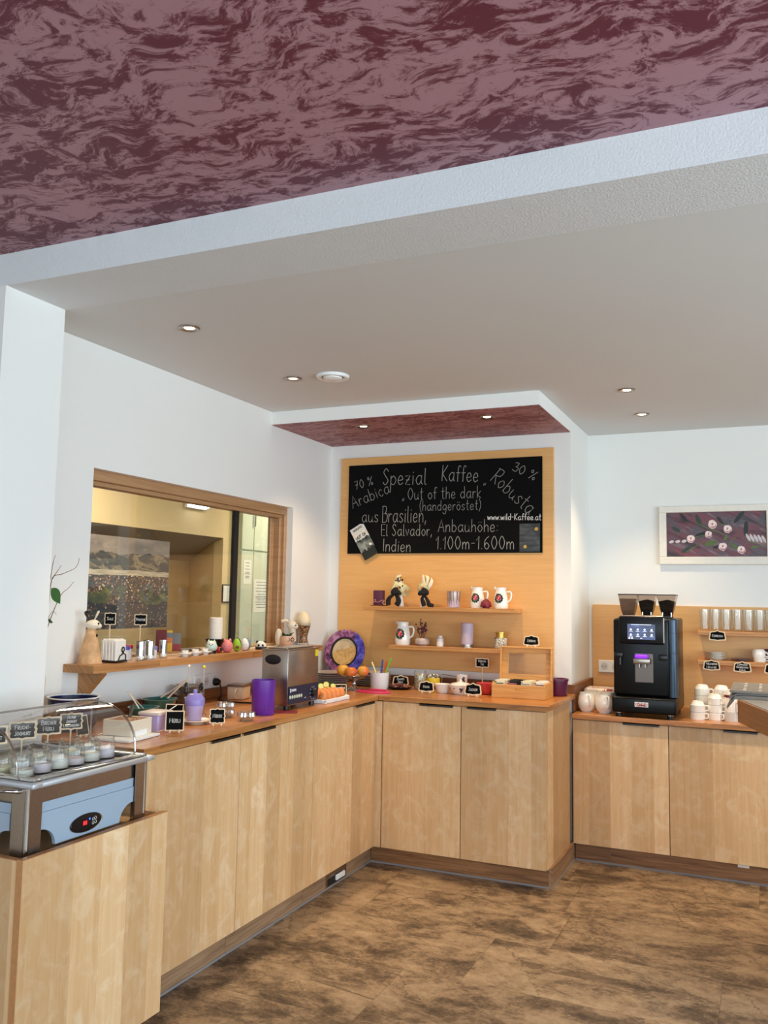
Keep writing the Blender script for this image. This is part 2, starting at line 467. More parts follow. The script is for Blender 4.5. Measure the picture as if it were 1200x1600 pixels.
# ================================================================== room shell
H1, H2, SOF = 2.5546, 2.674, 2.478         # kitchen ceiling, dining ceiling, niche soffit
Q = 0.2124                                 # pillar side
PX, PYR = 1.6186, 0.5616                   # chimney block side, recessed wall
YB0, YB1 = -2.962, -2.674                  # beam front and back
struct(MB().box(-4.2, 6.2, -9.2, 4.6, -0.08, 0.0, M_FLOOR), 'floor')
mb = MB()
W0, W1, WZ0, WZ1 = -2.245, -0.502, 1.163, 2.006
mb.box(-0.16, 0, YB1, W0, 0, H1, M_WALL); mb.box(-0.16, 0, W1, PYR + 0.1, 0, H1, M_WALL)
mb.box(-0.16, 0, W0, W1, 0, WZ0, M_WALL); mb.box(-0.16, 0, W0, W1, WZ1, H1, M_WALL)
struct(mb, 'wall_left')
struct(MB().box(0, PX, 0, PYR + 0.1, 0, H1, M_WALL), 'wall_back')
struct(MB().box(PX, 6.2, PYR, PYR + 0.1, 0, H1, M_WALL), 'wall_back_recess')
struct(MB().box(-1.2, Q, YB0, YB1, 0, H1, M_WALL), 'pillar')
# ceiling beam, a hair out of square with the back wall
def beam():
    k0, k1 = 0.006, 0.004
    x0, x1 = -1.2, 6.2
    y = lambda base, k, x: base + k * (x - Q) + (-0.006 if x > 3 else 0.0) + 0.004
    vs = []
    for z in (H1, H2 + 0.1):
        vs += [(x0, y(YB0, k0, x0), z), (x1, y(YB0, k0, x1), z), (x1, y(YB1, k1, x1), z), (x0, y(YB1, k1, x0), z)]
    return MB().add(vs, [(0, 1, 2, 3), (4, 7, 6, 5), (0, 4, 5, 1), (1, 5, 6, 2), (2, 6, 7, 3), (3, 7, 4, 0)], M_BEAM)
struct(beam(), 'ceiling_beam')
struct(MB().box(-0.16, 6.2, YB1 - 0.08, PYR + 0.1, H1 + 0.0008, H1 + 0.1, M_CEIL), 'ceiling_kitchen')
struct(MB().box(-1.2, 6.2, -9.2, YB0 + 0.03, H2, H2 + 0.1, M_PURPLE), 'ceiling_dining')
mb = MB()
mb.box(0, PX, -0.783, 0.0, SOF, H1, M_WALL)
struct(mb, 'soffit')
struct(MB().box(0.001, PX - 0.001, -0.782, -0.001, SOF - 0.003, SOF - 0.0002, M_PURPLE2), 'soffit_lining')
struct(MB().box(-1.3, -1.2, -9.2, YB1, 0, H2, M_WALL), 'wall_dining_left')
# window walls of the dining room, to the right of and behind the photographer
mb = MB()
ys = [(-9.2, -7.85), (-5.95, -5.65), (-3.75, -3.45), (-1.55, 0.66)]
for a, b in ys: mb.box(6.0, 6.2, a, b, 0.6, 2.5, M_WALL)
mb.box(6.0, 6.2, -9.2, 0.66, 0, 0.6, M_WALL); mb.box(6.0, 6.2, -9.2, 0.66, 2.5, H2, M_WALL)
struct(mb, 'wall_right')
mb = MB()
for a, b in [(-1.2, 0.0), (1.8, 2.2), (4.0, 4.1), (5.9, 6.2)]: mb.box(a, b, -9.2, -9.0, 0.6, 2.5, M_WALL)
mb.box(-1.2, 6.2, -9.2, -9.0, 0, 0.6, M_WALL); mb.box(-1.2, 6.2, -9.2, -9.0, 2.5, H2, M_WALL)
struct(mb, 'wall_rear')

# ------------------------------------------------------------------ serving window in the left wall
wn = thing('window_1', None, None, (0, 0, 0), kind='structure')
mb = MB()
fx0, fx1 = -0.125, -0.040
mb.box(fx0, fx1, W0, W1, WZ1 - 0.045, WZ1, M_FRAMEWOOD, 0.003)
mb.box(fx0, fx1 - 0.02, W0, W1, WZ1 - 0.066, WZ1 - 0.045, M_FRAMEWOOD, 0.003)
mb.box(fx0, fx1, W1 - 0.03, W1, WZ0, WZ1 - 0.045, M_FRAMEWOOD, 0.003)
mb.box(fx0, fx1 - 0.02, W1 - 0.055, W1 - 0.03, WZ0, WZ1 - 0.066, M_FRAMEWOOD, 0.003)
mb.box(fx0, fx1, W0, W0 + 0.04, WZ0, WZ1 - 0.045, M_FRAMEWOOD, 0.003)
mb.box(-0.158, fx1, W0, W1, WZ0 - 0.0005, WZ0 + 0.012, M_FRAMEWOOD)
mb.build('window_frame', wn)
MB().box(-0.086, -0.080, W0 + 0.04, -0.985, WZ0 + 0.012, WZ1 - 0.066, M_PANE).build('window_pane', wn)
MB().box(-0.112, -0.106, -1.03, W1 - 0.055, WZ0 + 0.012, WZ1 - 0.066, M_PANEG).build('window_pane', wn)
MB().box(-0.092, -0.074, -1.03, -0.985, WZ0 + 0.012, WZ1 - 0.066, M_BLACKM).build('sliding_rail', wn)
mb = MB(); mb.box(-0.120, -0.098, W1 - 0.098, W1 - 0.056, WZ0 + 0.012, WZ1 - 0.066, M_FRAMEWOOD, 0.003); mb.build('sash_stile', wn)

# ------------------------------------------------------------------ room behind the serving window
M_BEIGE = plaster('beige wall paint', (214, 190, 142), 90, 0.05)
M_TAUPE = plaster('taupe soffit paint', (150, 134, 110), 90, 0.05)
struct(MB().box(-4.2, -0.16, -4.0, 4.6, 2.62, 2.72, M_CEIL), 'ceiling_pantry')
NX, NB, NZ = -2.0, -2.6, 1.995
mb = MB()
mb.box(NX - 0.1, NX, -4.0, 4.6, NZ, 2.62, M_BEIGE)
mb.box(NX - 0.1, NX, 1.662, 4.6, 0, NZ, M_BEIGE)
struct(mb, 'wall_pantry_front')
mb = MB()
mb.box(NB - 0.1, NB, -4.0, 2.1, 0, NZ, M_BEIGE)
mb.add([(NX - 0.1, 1.662, 0), (NB, 1.96, 0), (NB, 2.06, 0), (NX - 0.1, 1.762, 0), (NX - 0.1, 1.662, NZ), (NB, 1.96, NZ), (NB, 2.06, NZ), (NX - 0.1, 1.762, NZ)],
       [(0, 1, 5, 4), (3, 7, 6, 2), (0, 3, 2, 1), (4, 5, 6, 7)], M_BEIGE)
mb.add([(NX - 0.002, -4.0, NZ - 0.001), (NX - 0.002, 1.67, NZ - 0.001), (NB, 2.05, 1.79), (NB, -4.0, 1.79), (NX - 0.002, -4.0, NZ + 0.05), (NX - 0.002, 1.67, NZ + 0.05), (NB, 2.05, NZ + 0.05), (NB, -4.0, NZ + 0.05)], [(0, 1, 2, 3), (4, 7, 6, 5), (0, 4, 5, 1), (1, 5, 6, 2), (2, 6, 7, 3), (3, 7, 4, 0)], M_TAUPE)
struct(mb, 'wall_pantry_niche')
struct(MB().box(-4.2, -0.16, 4.5, 4.6, 0, 2.62, M_BEIGE), 'wall_pantry_end')
struct(MB().box(-4.2, -0.16, -4.1, -4.0, 0, 2.62, M_BEIGE), 'wall_pantry_near')
def pantry_light(x, y, e, sx=0.9, sy=0.25):
    return area_light('pantry_lamp', (x, y, 2.58), (0, 0, 0), sx, sy, e, (1.0, 0.90, 0.72))
pantry_light(-1.1, -0.4, 34); pantry_light(-1.1, 2.2, 26)
t = thing('ceiling_tube_lamp', 'bright white tube lamp on the wall seen through the serving window', 'lamp', (-1.965, 1.19, 2.272))
MB().box(-0.03, 0.0, -0.15, 0.15, -0.05, 0.05, M_WHITE, 0.004).build('housing', t)
MB().tube([(0.025, -0.13, -0.01), (0.025, 0.13, -0.01)], 0.022, mat('tube lamp glow', (255, 255, 255), emit=(225, 238, 255), estr=7.0), 10).build('lamp_tube', t)
# white cupboard behind the sliding pane with paper sheets stuck on it
M_CUP = mat('pale green white cupboard', (206, 208, 188), 0.4)
t = thing('tall_cupboard', 'pale tall cupboard seen through the greenish sliding pane', 'cupboard', (-1.9, 2.25, 0))
MB().box(-0.09, -0.02, -0.42, 0.9, 0, 2.4, M_CUP).build('carcass', t)
for a, b in ((-0.42, -0.215), (-0.205, 0.33), (0.34, 0.9)):
    MB().box(-0.02, 0.0, a, b, 0.02, 1.885, M_CUP, 0.003).build('cupboard_door', t)
    MB().box(-0.02, 0.0, a, b, 1.90, 2.38, M_CUP, 0.003).build('cupboard_door', t)
MB().tube([(0.02, -0.23, 2.13), (0.02, -0.23, 2.25)], 0.008, M_CHROME, 8).build('handle', t)
def sheet(name, label, y0, y1, z0, z1, x=-1.899, seed=1):
    rnd = random.Random(seed)
    mb = MB(); mb.box(0, 0.002, -(y1 - y0) / 2, (y1 - y0) / 2, 0, z1 - z0, M_PAPER)
    k = mat('grey print', (120, 120, 116), 0.9)
    zz = z1 - z0 - 0.03
    while zz > 0.03:
        ww = (y1 - y0) * rnd.uniform(0.25, 0.42)
        mb.box(0.002, 0.0025, -ww, ww, zz, zz + 0.006, k); zz -= rnd.choice((0.016, 0.022, 0.03))
    return single(mb, name, label, 'paper', (x, (y0 + y1) / 2, z0))
sheet('paper_notice', 'white printed sheet on the pale cupboard door behind the sliding pane, upper one', 1.87, 2.0, 1.57, 1.80, seed=3)
sheet('paper_notice', 'white printed sheet on the pale cupboard door, wider and lower one', 2.06, 2.33, 1.30, 1.62, seed=5)
t = thing('wall_notice', 'framed notice on the beige wall beside the dark sliding rail', 'notice', (-1.998, 1.70, 1.39))
MB().box(0, 0.012, -0.035, 0.075, 0.0, 0.17, M_BLACKM).build('notice_frame', t)
MB().box(0.012, 0.0135, -0.028, 0.068, 0.01, 0.16, M_PAPER).build('sheet', t)

# landscape print: lake town below vineyard hills
def landscape():
    g = G('landscape photo print', 0.35)
    x, y, z = g.xyz()
    nz = g.noise(g.co, 4.0, 5, 0.6)
    rg = g.noise(g.vec(0.0, g.math('ADD', y, g.math('MULTIPLY', z, 0.7)), g.math('MULTIPLY', z, 2.0)), 6.0, 5, 0.6, 0.8)
    sky = g.ramp(g.noise(g.vec(0.0, g.math('MULTIPLY', y, 0.4), z), 8.0, 4), [(0.35, (104, 92, 84)), (0.7, (146, 130, 116))])
    hill = g.ramp(rg, [(0.40, (40, 38, 34)), (0.52, (64, 60, 48)), (0.60, (142, 124, 90)), (0.66, (52, 50, 40))])
    water = g.ramp(g.noise(g.vec(0.0, g.math('MULTIPLY', y, 1.5), g.math('MULTIPLY', z, 30)), 4, 3), [(0.4, (150, 138, 116)), (0.6, (186, 172, 146))])
    vor = g.n('TexVoronoi', Vector=g.vec(0.0, y, g.math('MULTIPLY', z, 1.3)), Scale=78.0)
    vc = g.nt.nodes.new('ShaderNodeSeparateColor'); g.nt.links.new(vor.outputs['Color'], vc.inputs[0])
    town = g.ramp(vc.outputs[0], [(0.0, (22, 24, 18)), (0.45, (44, 44, 30)), (0.66, (84, 60, 40)), (0.78, (136, 92, 62)), (0.9, (196, 170, 136)), (0.95, (56, 48, 46))], 'CONSTANT')
    field = g.ramp(rg, [(0.4, (44, 50, 20)), (0.55, (70, 76, 28)), (0.62, (112, 104, 44))])
    mask = g.ramp(g.noise(g.co, 7.0, 3), [(0.46, 0.0), (0.52, 1.0)])
    lower = g.mix(mask, town, field)
    dark = g.ramp(vc.outputs[1], [(0.0, (14, 14, 14)), (0.55, (30, 28, 24)), (0.76, (72, 46, 32)), (0.88, (150, 116, 92)), (0.95, (48, 50, 56))], 'CONSTANT')
    zz = g.math('ADD', z, g.math('MULTIPLY', g.math('SUBTRACT', nz, 0.5), 0.16))
    zt = g.math('ADD', z, g.math('MULTIPLY', g.math('SUBTRACT', nz, 0.5), 0.03))
    c = g.mix(g.math('GREATER_THAN', zz, 0.21), dark, lower)
    c = g.mix(g.math('GREATER_THAN', zt, 0.325), c, town)
    c = g.mix(g.math('GREATER_THAN', zt, 0.415), c, water)
    c = g.mix(g.math('GREATER_THAN', zt, 0.455), c, hill)
    c = g.mix(g.math('GREATER_THAN', zz, 0.585), c, sky)
    return g.out(c)
t = thing('landscape_print', 'large landscape photo print of a lake town under hills behind the glass', 'picture', (-1.95, 0.245, 1.185))
MB().box(-0.012, 0.012, -0.52, 0.545, 0.0, 0.715, landscape()).build('canvas', t)
for yy in (-0.4, 0.42): MB().tube([(0, yy, 0.715), (-0.048, yy, 0.812)], 0.0007, M_DARKSTEEL, 6).build('hanging_wire', t)

# ------------------------------------------------------------------ ceiling fittings
def downlight(x, y, z, label, group, energy, name='ceiling_downlight', tilt=(0, 0), r=0.043, cone=64):
    t = thing(name, label, 'light', (x, y, z), group=group)
    mb = MB(); mb.lathe([(r * 0.52, 0.0), (r * 0.58, -0.004), (r * 0.90, -0.007), (r, -0.003), (r, 0.0)], M_STEEL, seg=28); mb.build('trim_ring', t)
    mb = MB(); mb.lathe([(0, -0.0035), (r * 0.40, -0.0035), (r * 0.52, -0.001)], M_LED, seg=24); mb.build('lamp', t)
    d = bpy.data.lights.new('warm_spot_beam', 'SPOT'); d.energy = energy; d.color = WARM
    d.spot_size = math.radians(cone); d.spot_blend = 0.8; d.shadow_soft_size = 0.025
    o = bpy.data.objects.new('warm_spot_beam', d); COL.objects.link(o); o.parent = t; o.location = (0, 0, -0.02)
    o.rotation_euler = (tilt[0], tilt[1], 0)
GK = 'recessed spotlights in the kitchen ceiling'
downlight(0.533, -2.314, H1, 'recessed spotlight nearest the white pillar, over the left counter', GK, DL_ENERGY)
downlight(0.522, -1.441, H1, 'recessed spotlight beside the round ceiling vent', GK, DL_ENERGY)
downlight(2.042, -0.635, H1, 'recessed spotlight right of the soffit, nearer to the room', GK, DL_ENERGY * 1.25, cone=96)
downlight(2.037, -0.007, H1, 'recessed spotlight right of the soffit, nearer to the recessed wall', GK, DL_ENERGY, cone=90)
downlight(0.509, -0.579, SOF - 0.003, 'left spotlight in the plum marbled soffit above the chalkboard', 'soffit spotlights', DL_SOFFIT, cone=112)
downlight(1.279, -0.598, SOF - 0.003, 'right spotlight in the plum marbled soffit above the chalkboard', 'soffit spotlights', DL_SOFFIT, cone=112)
t = thing('ceiling_vent', 'round white ventilation outlet on the kitchen ceiling', 'vent', (0.735, -1.417, H1))
MB().lathe([(0.055, -0.003), (0.06, -0.012), (0.078, -0.014), (0.083, -0.004), (0.083, 0.0)], M_WHITE, seg=32).build('vent_ring', t)
MB().lathe([(0, -0.022), (0.03, -0.023), (0.046, -0.016), (0.048, -0.006), (0, 0.0)], M_WHITE, seg=32).build('valve_disc', t)
MB().lathe([(0.0, -0.0015), (0.06, -0.0015)], M_BLACKM, seg=32).build('opening', t)

# ================================================================== counters
TZ, TT = 0.92, 0.027
XF, YF = 0.6876, -0.6922
DX, DY, DZ0, DZ1 = 0.668, -0.673, 0.098, 0.886
def pull(name, parent, x0, x1, y0, y1, z):
    """flat dark edge pull under the worktop"""
    mb = MB()
    if x1 - x0 > y1 - y0:
        mb.box(x0, x1, y0, y1, z - 0.003, z, M_DARKSTEEL); mb.box(x0, x1, y0, y0 + 0.003, z - 0.012, z, M_DARKSTEEL)
    else:
        mb.box(x0, x1, y0, y1, z - 0.003, z, M_DARKSTEEL); mb.box(x1 - 0.003, x1, y0, y1, z - 0.012, z, M_DARKSTEEL)
    return mb.build(name, parent)
G1 = 'birch base cabinets of the left counter'
for i, (ya, yb, ha, hb, lb) in enumerate((
        (-2.674, -2.036, -2.256, -2.058, 'birch base cabinet of the left counter next to the warming trolley box'),
        (-2.036, -1.396, -2.029, -1.778, 'middle birch base cabinet of the left counter'),
        (-1.396, -0.675, -0.951, -0.723, 'birch base cabinet of the left counter in the inner corner'))):
    t = thing('base_cabinet', lb, 'cabinet', (0.34, (ya + yb) / 2, 0), group=G1)
    o = (0.34, (ya + yb) / 2)
    MB().box(-0.30, DX - 0.020 - o[0], ya + 0.001 - o[1], yb - 0.001 - o[1], DZ0, TZ - TT - 0.001, M_BIRCH).build('cabinet_body', t)
    d = MB().box(DX - 0.019 - o[0], DX - o[0], ya + 0.0022 - o[1], yb - 0.0022 - o[1], DZ0, DZ1, M_BIRCH, 0.001).build('cabinet_door', t)
    pull('door_handle', d, DX - 0.004 - o[0], DX + 0.014 - o[0], ha - o[1], hb - o[1], DZ1 + 0.004)
G2 = 'birch base cabinets under the chalkboard'
for i, (xa, xb, ha, hb, lb) in enumerate((
        (0.707, 1.167, 0.932, 1.124, 'left birch base cabinet under the chalkboard wall'),
        (1.167, 1.6286, 1.204, 1.363, 'right birch base cabinet under the tea box, with a birch end panel'))):
    t = thing('base_cabinet', lb, 'cabinet', ((xa + xb) / 2, -0.33, 0), group=G2)
    o = ((xa + xb) / 2, -0.33)
    MB().box(xa + 0.001 - o[0], xb - 0.001 - o[0] - (0.02 if i else 0), DY + 0.020 - o[1], -0.03 - o[1], DZ0, TZ - TT - 0.001, M_BIRCH).build('cabinet_body', t)
    d = MB().box(xa + 0.0022 - o[0], xb - 0.0022 - o[0], DY - o[1], DY + 0.019 - o[1], DZ0, DZ1, M_BIRCH, 0.001).build('cabinet_door', t)
    pull('door_handle', d, ha - o[0], hb - o[0], DY - 0.014 - o[1], DY + 0.004 - o[1], DZ1 + 0.004)
    if i:
        MB().box(xb - 0.02 - o[0], xb - o[0] + 0.002, DY + 0.020 - o[1], -0.115 - o[1], DZ0, TZ - TT - 0.001, M_BIRCH).build('end_panel', t)
single(MB().box(-0.050, 0.0175, -0.0125, 0.01, DZ0, DZ1, M_BIRCH), 'corner_filler', 'narrow birch filler strip in the inner corner of the counters', 'filler strip', (0.6875, DY + 0.0115, 0))
Z2, T2 = 0.82, 0.027
G3 = 'birch base cabinets of the coffee counter'
for i, (xa, xb, ha, hb, lb) in enumerate((
        (1.642, 2.167, 1.924, 2.120, 'birch base cabinet under the black coffee machine'),
        (2.167, 2.690, 2.449, 2.618, 'birch base cabinet under the stacked cups'))):
    t = thing('base_cabinet', lb, 'cabinet', ((xa + xb) / 2, 0.22, 0), group=G3)
    o = ((xa + xb) / 2, 0.22)
    MB().box(xa + 0.001 - o[0], xb - 0.001 - o[0], -0.07 - o[1], 0.55 - o[1], DZ0, Z2 - T2 - 0.001, M_BIRCH).build('cabinet_body', t)
    d = MB().box(xa + 0.002 - o[0], xb - 0.002 - o[0], -0.090 - o[1], -0.071 - o[1], DZ0, Z2 - T2 - 0.008, M_BIRCH, 0.001).build('cabinet_door', t)
    pull('door_handle', d, ha - o[0], hb - o[0], -0.104 - o[1], -0.086 - o[1], Z2 - T2 - 0.004)
t = thing('base_cabinet', 'birch base cabinet behind the newspaper counter at the right edge', 'cabinet', (3.0, 0.22, 0), group=G3)
MB().box(-0.309, 0.60, -0.29, 0.33, DZ0, Z2 - T2 - 0.001, M_BIRCH).build('cabinet_body', t)
MB().box(-0.308, 0.2, -0.31, -0.291, DZ0, Z2 - T2 - 0.008, M_BIRCH, 0.001).build('cabinet_door', t)

single(MB().box(0.003 - 0.34, XF - 0.34, -2.674 + 1.34, -0.003 + 1.34, -TT, 0, M_TOP_Y, 0.002), 'worktop', 'long wooden worktop of the left counter below the serving window', 'worktop', (0.34, -1.34, TZ))
single(MB().box(XF + 0.001 - 1.16, 1.641 - 1.16, YF + 0.35, -0.003 + 0.35, -TT, 0, M_TOP_X, 0.002), 'worktop', 'wooden worktop under the chalkboard panel', 'worktop', (1.16, -0.35, TZ))
single(MB().box(1.6435 - 2.6, 3.6 - 2.6, -0.1146 - 0.22, PYR - 0.001 - 0.22, -T2, 0, M_TOP_X, 0.002), 'worktop', 'lower wooden worktop under the coffee machine', 'worktop', (2.6, 0.22, Z2))
UZ = 0.052
single(MB().box(0.001, 0.019, -1.33, 1.318, 0, UZ, M_UPST_Y), 'upstand', 'walnut upstand strip along the wall behind the left counter', 'upstand', (0, -1.34, TZ + 0.0005))
single(MB().box(-0.79, 0.82, -0.019, -0.001, 0, UZ, M_UPST), 'upstand', 'walnut upstand strip below the beech chalkboard panel', 'upstand', (0.82, 0, TZ + 0.0005))
single(MB().box(PX + 0.0005 - PX, PX + 0.021 - PX, 0.0 - 0.28, PYR - 0.002 - 0.28, 0, 0.152, M_UPST_Y), 'upstand', 'walnut upstand strip beside the white round mugs', 'upstand', (PX, 0.28, Z2 + 0.0005))
# plinths
M_SEAL = mat('grey floor seal', (142, 138, 138), 0.4)
for i, (a, b, lb) in enumerate(((-2.67, -2.04, 'brown wooden plinth board beside the warming trolley box'), (-2.038, -1.40, 'middle brown plinth board of the left counter'), (-1.398, -0.6265, 'brown plinth board with the metal outlet at the inner corner'))):
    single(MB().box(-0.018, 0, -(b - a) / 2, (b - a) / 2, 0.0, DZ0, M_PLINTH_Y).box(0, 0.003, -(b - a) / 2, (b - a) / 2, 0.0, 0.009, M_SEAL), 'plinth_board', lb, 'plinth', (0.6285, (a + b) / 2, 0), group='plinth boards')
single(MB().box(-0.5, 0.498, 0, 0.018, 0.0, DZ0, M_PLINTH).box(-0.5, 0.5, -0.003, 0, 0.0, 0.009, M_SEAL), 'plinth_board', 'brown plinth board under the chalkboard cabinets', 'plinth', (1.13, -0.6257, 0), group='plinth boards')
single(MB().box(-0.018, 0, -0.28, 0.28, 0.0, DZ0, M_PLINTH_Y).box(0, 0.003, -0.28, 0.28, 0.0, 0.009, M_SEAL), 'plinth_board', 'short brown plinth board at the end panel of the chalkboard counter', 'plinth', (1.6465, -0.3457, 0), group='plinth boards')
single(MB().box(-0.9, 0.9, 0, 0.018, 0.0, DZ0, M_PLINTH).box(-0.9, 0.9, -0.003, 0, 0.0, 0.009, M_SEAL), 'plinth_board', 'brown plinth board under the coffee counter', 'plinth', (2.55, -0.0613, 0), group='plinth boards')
t = thing('floor_outlet', 'metal outlet plate with white plug in the left counter plinth', 'outlet', (0.6287, -1.052, 0.012))
MB().box(0, 0.004, -0.112, 0.112, 0.0, 0.072, M_STEEL).build('plate', t)
MB().box(0.004, 0.006, -0.095, 0.07, 0.004, 0.036, M_BLACKM).build('slot', t)
MB().box(0.004, 0.018, -0.02, 0.075, 0.012, 0.040, M_WHITE, 0.004).build('plug', t)
single(MB().box(-0.028, 0.028, -0.004, 0, 0, 0.014, M_WHITE), 'hinge_cap', 'small white plastic tag under the coffee counter door', 'tag', (2.533, -0.0617, 0.078))

# ------------------------------------------------------------------ birch box that holds the warming trolley
BX0, BX1, BY0, BY1, BZ0, BZ1 = 0.235, 0.80, -3.305, -2.676, 0.075, 0.722
t = thing('trolley_box', 'open-topped birch box at the near end of the left counter', 'box', (0.52, -2.99, 0))
o = Vector((0.52, -2.99, 0)); M = T(-o.x, -o.y, 0)
MB().box(BX1 - 0.02, BX1, BY0 + 0.0, BY1, BZ0, BZ1, M_BIRCH, 0.0, M).build('side_panel', t)
MB().box(BX0, BX0 + 0.02, BY0 + 0.0, BY1, BZ0, BZ1, M_BIRCH, 0.0, M).build('side_panel', t)
MB().box(BX0 + 0.021, BX1 - 0.021, BY0 + 0.004, BY0 + 0.024, BZ0, BZ1 - 0.004, M_BIRCH, 0.0, M).build('front_panel', t)
MB().box(BX0 + 0.021, BX1 - 0.021, BY1 - 0.02, BY1 - 0.001, BZ0, BZ1, M_BIRCH, 0.0, M).build('front_panel', t)
MB().box(BX0 + 0.021, BX1 - 0.021, BY0 + 0.025, BY1 - 0.021, 0.68, 0.70, M_BIRCH, 0.0, M).build('shelf_board', t)
MB().box(BX0 + 0.03, BX1 - 0.06, BY0 + 0.03, BY1 - 0.03, 0.0, 0.079, M_PLINTH_Y, 0.0, M).build('plinth', t)
mb = MB()
mb.box(BX1 - 0.0205, BX1 + 0.0005, BY0, BY1, BZ1, BZ1 + 0.002, M_BIRCH_EDGE, 0.0, M); mb.box(BX1 - 0.022, BX1 + 0.0012, BY0 - 0.0012, BY0, BZ0, BZ1 + 0.002, M_BIRCH_EDGE, 0.0, M)
mb.box(BX0 + 0.021, BX1 - 0.021, BY0 + 0.004, BY0 + 0.024, BZ1 - 0.004, BZ1 - 0.002, M_BIRCH_EDGE, 0.0, M)
mb.build('edge_band', t)

# ------------------------------------------------------------------ panels on the back walls
single(MB().box(0.083 - 0.8, 1.519 - 0.8, -0.018, 0.0, 1.018, 2.386, M_PANEL, 0.0015), 'beech_panel', 'tall beech panel on the wall behind the chalkboard and shelves', 'panel', (0.8, -0.001, 0))
single(MB().box(1.643 - 2.6, 3.6 - 2.6, -0.018, 0.0, 0.8205, 1.442, M_PANEL, 0.0015), 'beech_panel', 'beech splashback panel behind the coffee machine', 'panel', (2.6, PYR - 0.001, 0))

# shelves
t = thing('wall_shelf', 'wooden shelf with bracket under the serving window', 'shelf', (0, -1.37, 1.163))
MB().prism([(0.002, -2.366 + 1.37), (0.163, -2.366 + 1.37), (0.163, -0.378 + 1.37), (0.002, -0.378 + 1.37)], -0.033, M_SHELF_Y).build('board', t)
for y in (-2.262, -0.62):
    MB().prism([(0.002, 0), (0.128, 0), (0.128, -0.012), (0.016, -0.128), (0.002, -0.128)], 0.03, M_SHELF_Y, T(0, y + 1.37 + 0.015, -0.0335) @ RX(PI / 2)).build('bracket', t)
t = thing('wall_shelf', 'upper wooden shelf on the beech panel with the two masks', 'shelf', (0.84, -0.019, 1.408))
MB().box(0.353 - 0.84, 1.327 - 0.84, -0.181, -0.0005, -0.024, 0, M_SHELF_X, 0.0015).build('board', t)
t = thing('wall_shelf', 'lower wooden shelf on the beech panel with the lilac candle', 'shelf', (0.9, -0.019, 1.171))
MB().box(0.528 - 0.9, 1.34 - 0.9, -0.181, -0.0005, -0.024, 0, M_SHELF_X, 0.0015).build('board', t)
t = thing('wall_shelf', 'upper wooden shelf of drinking glasses over the coffee counter', 'shelf', (2.9, PYR - 0.0195, 1.298))
MB().box(2.292 - 2.9, 0.6, -0.15, -0.0005, -0.025, 0, M_SHELF_X, 0.0015).build('board', t)
t = thing('wall_shelf', 'lower wooden shelf of saucers over the coffee counter', 'shelf', (2.9, PYR - 0.0195, 1.123))
MB().box(2.288 - 2.9, 0.6, -0.15, -0.0005, -0.025, 0, M_SHELF_X, 0.0015).build('board', t)

# ------------------------------------------------------------------ wooden newspaper counter at the right edge
t = thing('newspaper_counter', 'brown wooden counter corner carrying newspapers at the right edge', 'counter', (3.0, -1.2, 0))
pts = [(2.562, -1.266), (2.745, -1.86), (3.5, -1.78), (3.45, -0.72), (2.61, -0.74)]
MB().prism([(x - 3.0, y + 1.2) for x, y in pts], 0.088, M_TABLE, T(0, 0, 0.980)).build('counter_top', t)
MB().prism([(x - 3.0, y + 1.2) for x, y in [(2.572, -1.255), (2.752, -1.845), (3.49, -1.77), (3.44, -0.73), (2.62, -0.75)]], 0.002, mat('grey laminate', (150, 146, 142), 0.3), T(0, 0, 1.068)).build('laminate', t)
MB().box(0.0, 0.4, -0.4, 0.35, 0, 0.98, M_TABLE).build('pedestal', t)
def newspaper(z, dx, dy, rz, th, label, seed, sag=0.0):
    t = thing('newspaper', label, 'newspaper', (2.79 + dx, -1.02 + dy, z), rz, 'newspapers on the counter')
    W, D, n = 0.52, 0.44, 16
    def surf(x, y):   # left end droops over the counter edge
        d = max(0.0, (-0.215 - x) / 0.045)
        return -sag * d * d
    mb = MB(); vs = []; fs = []
    for lay in (0, 1):
        for i in range(n + 1):
            x = -W / 2 + W * i / n
            for j in (0, 1):
                y = -D / 2 + D * j
                vs.append((x, y, surf(x, y) + (th if lay else 0)))
    k = 2 * (n + 1)
    for i in range(n):
        a = 2 * i
        fs.append((a, a + 1, a + 3, a + 2)); fs.append((k + a, k + a + 2, k + a + 3, k + a + 1))
        fs.append((a, a + 2, k + a + 2, k + a)); fs.append((a + 1, k + a + 1, k + a + 3, a + 3))
    fs += [(0, k, k + 1, 1), (2 * n, 2 * n + 1, k + 2 * n + 1, k + 2 * n)]
    mb.add(vs, fs, M_PAPERD); mb.build('folded_sheets', t)
    mb = MB(); rnd = random.Random(seed); kk = mat('newsprint ink', (196, 194, 190), 0.9)
    for c in range(4):
        x0 = -W / 2 + 0.05 + c * 0.06; zz = th + 0.0006
        for r in range(12):
            y0 = -D / 2 + 0.03 + r * 0.032
            if rnd.random() < 0.8: mb.box(x0, x0 + (0.012 if c < 2 else 0.045), y0, y0 + rnd.uniform(0.012, 0.026), zz, zz + 0.0003, kk)
    mb.build('print', t)
newspaper(1.0705, -0.010, 0.0, 0.0, 0.013, 'lowest newspaper of the pile on the brown counter', 1, 0.045)
newspaper(1.0850, -0.002, 0.01, 0.0, 0.008, 'middle newspaper of the pile on the brown counter', 2, 0.018)
newspaper(1.0945, 0.002, 0.0, 0.0, 0.008, 'topmost folded newspaper of the pile on the brown counter', 3)

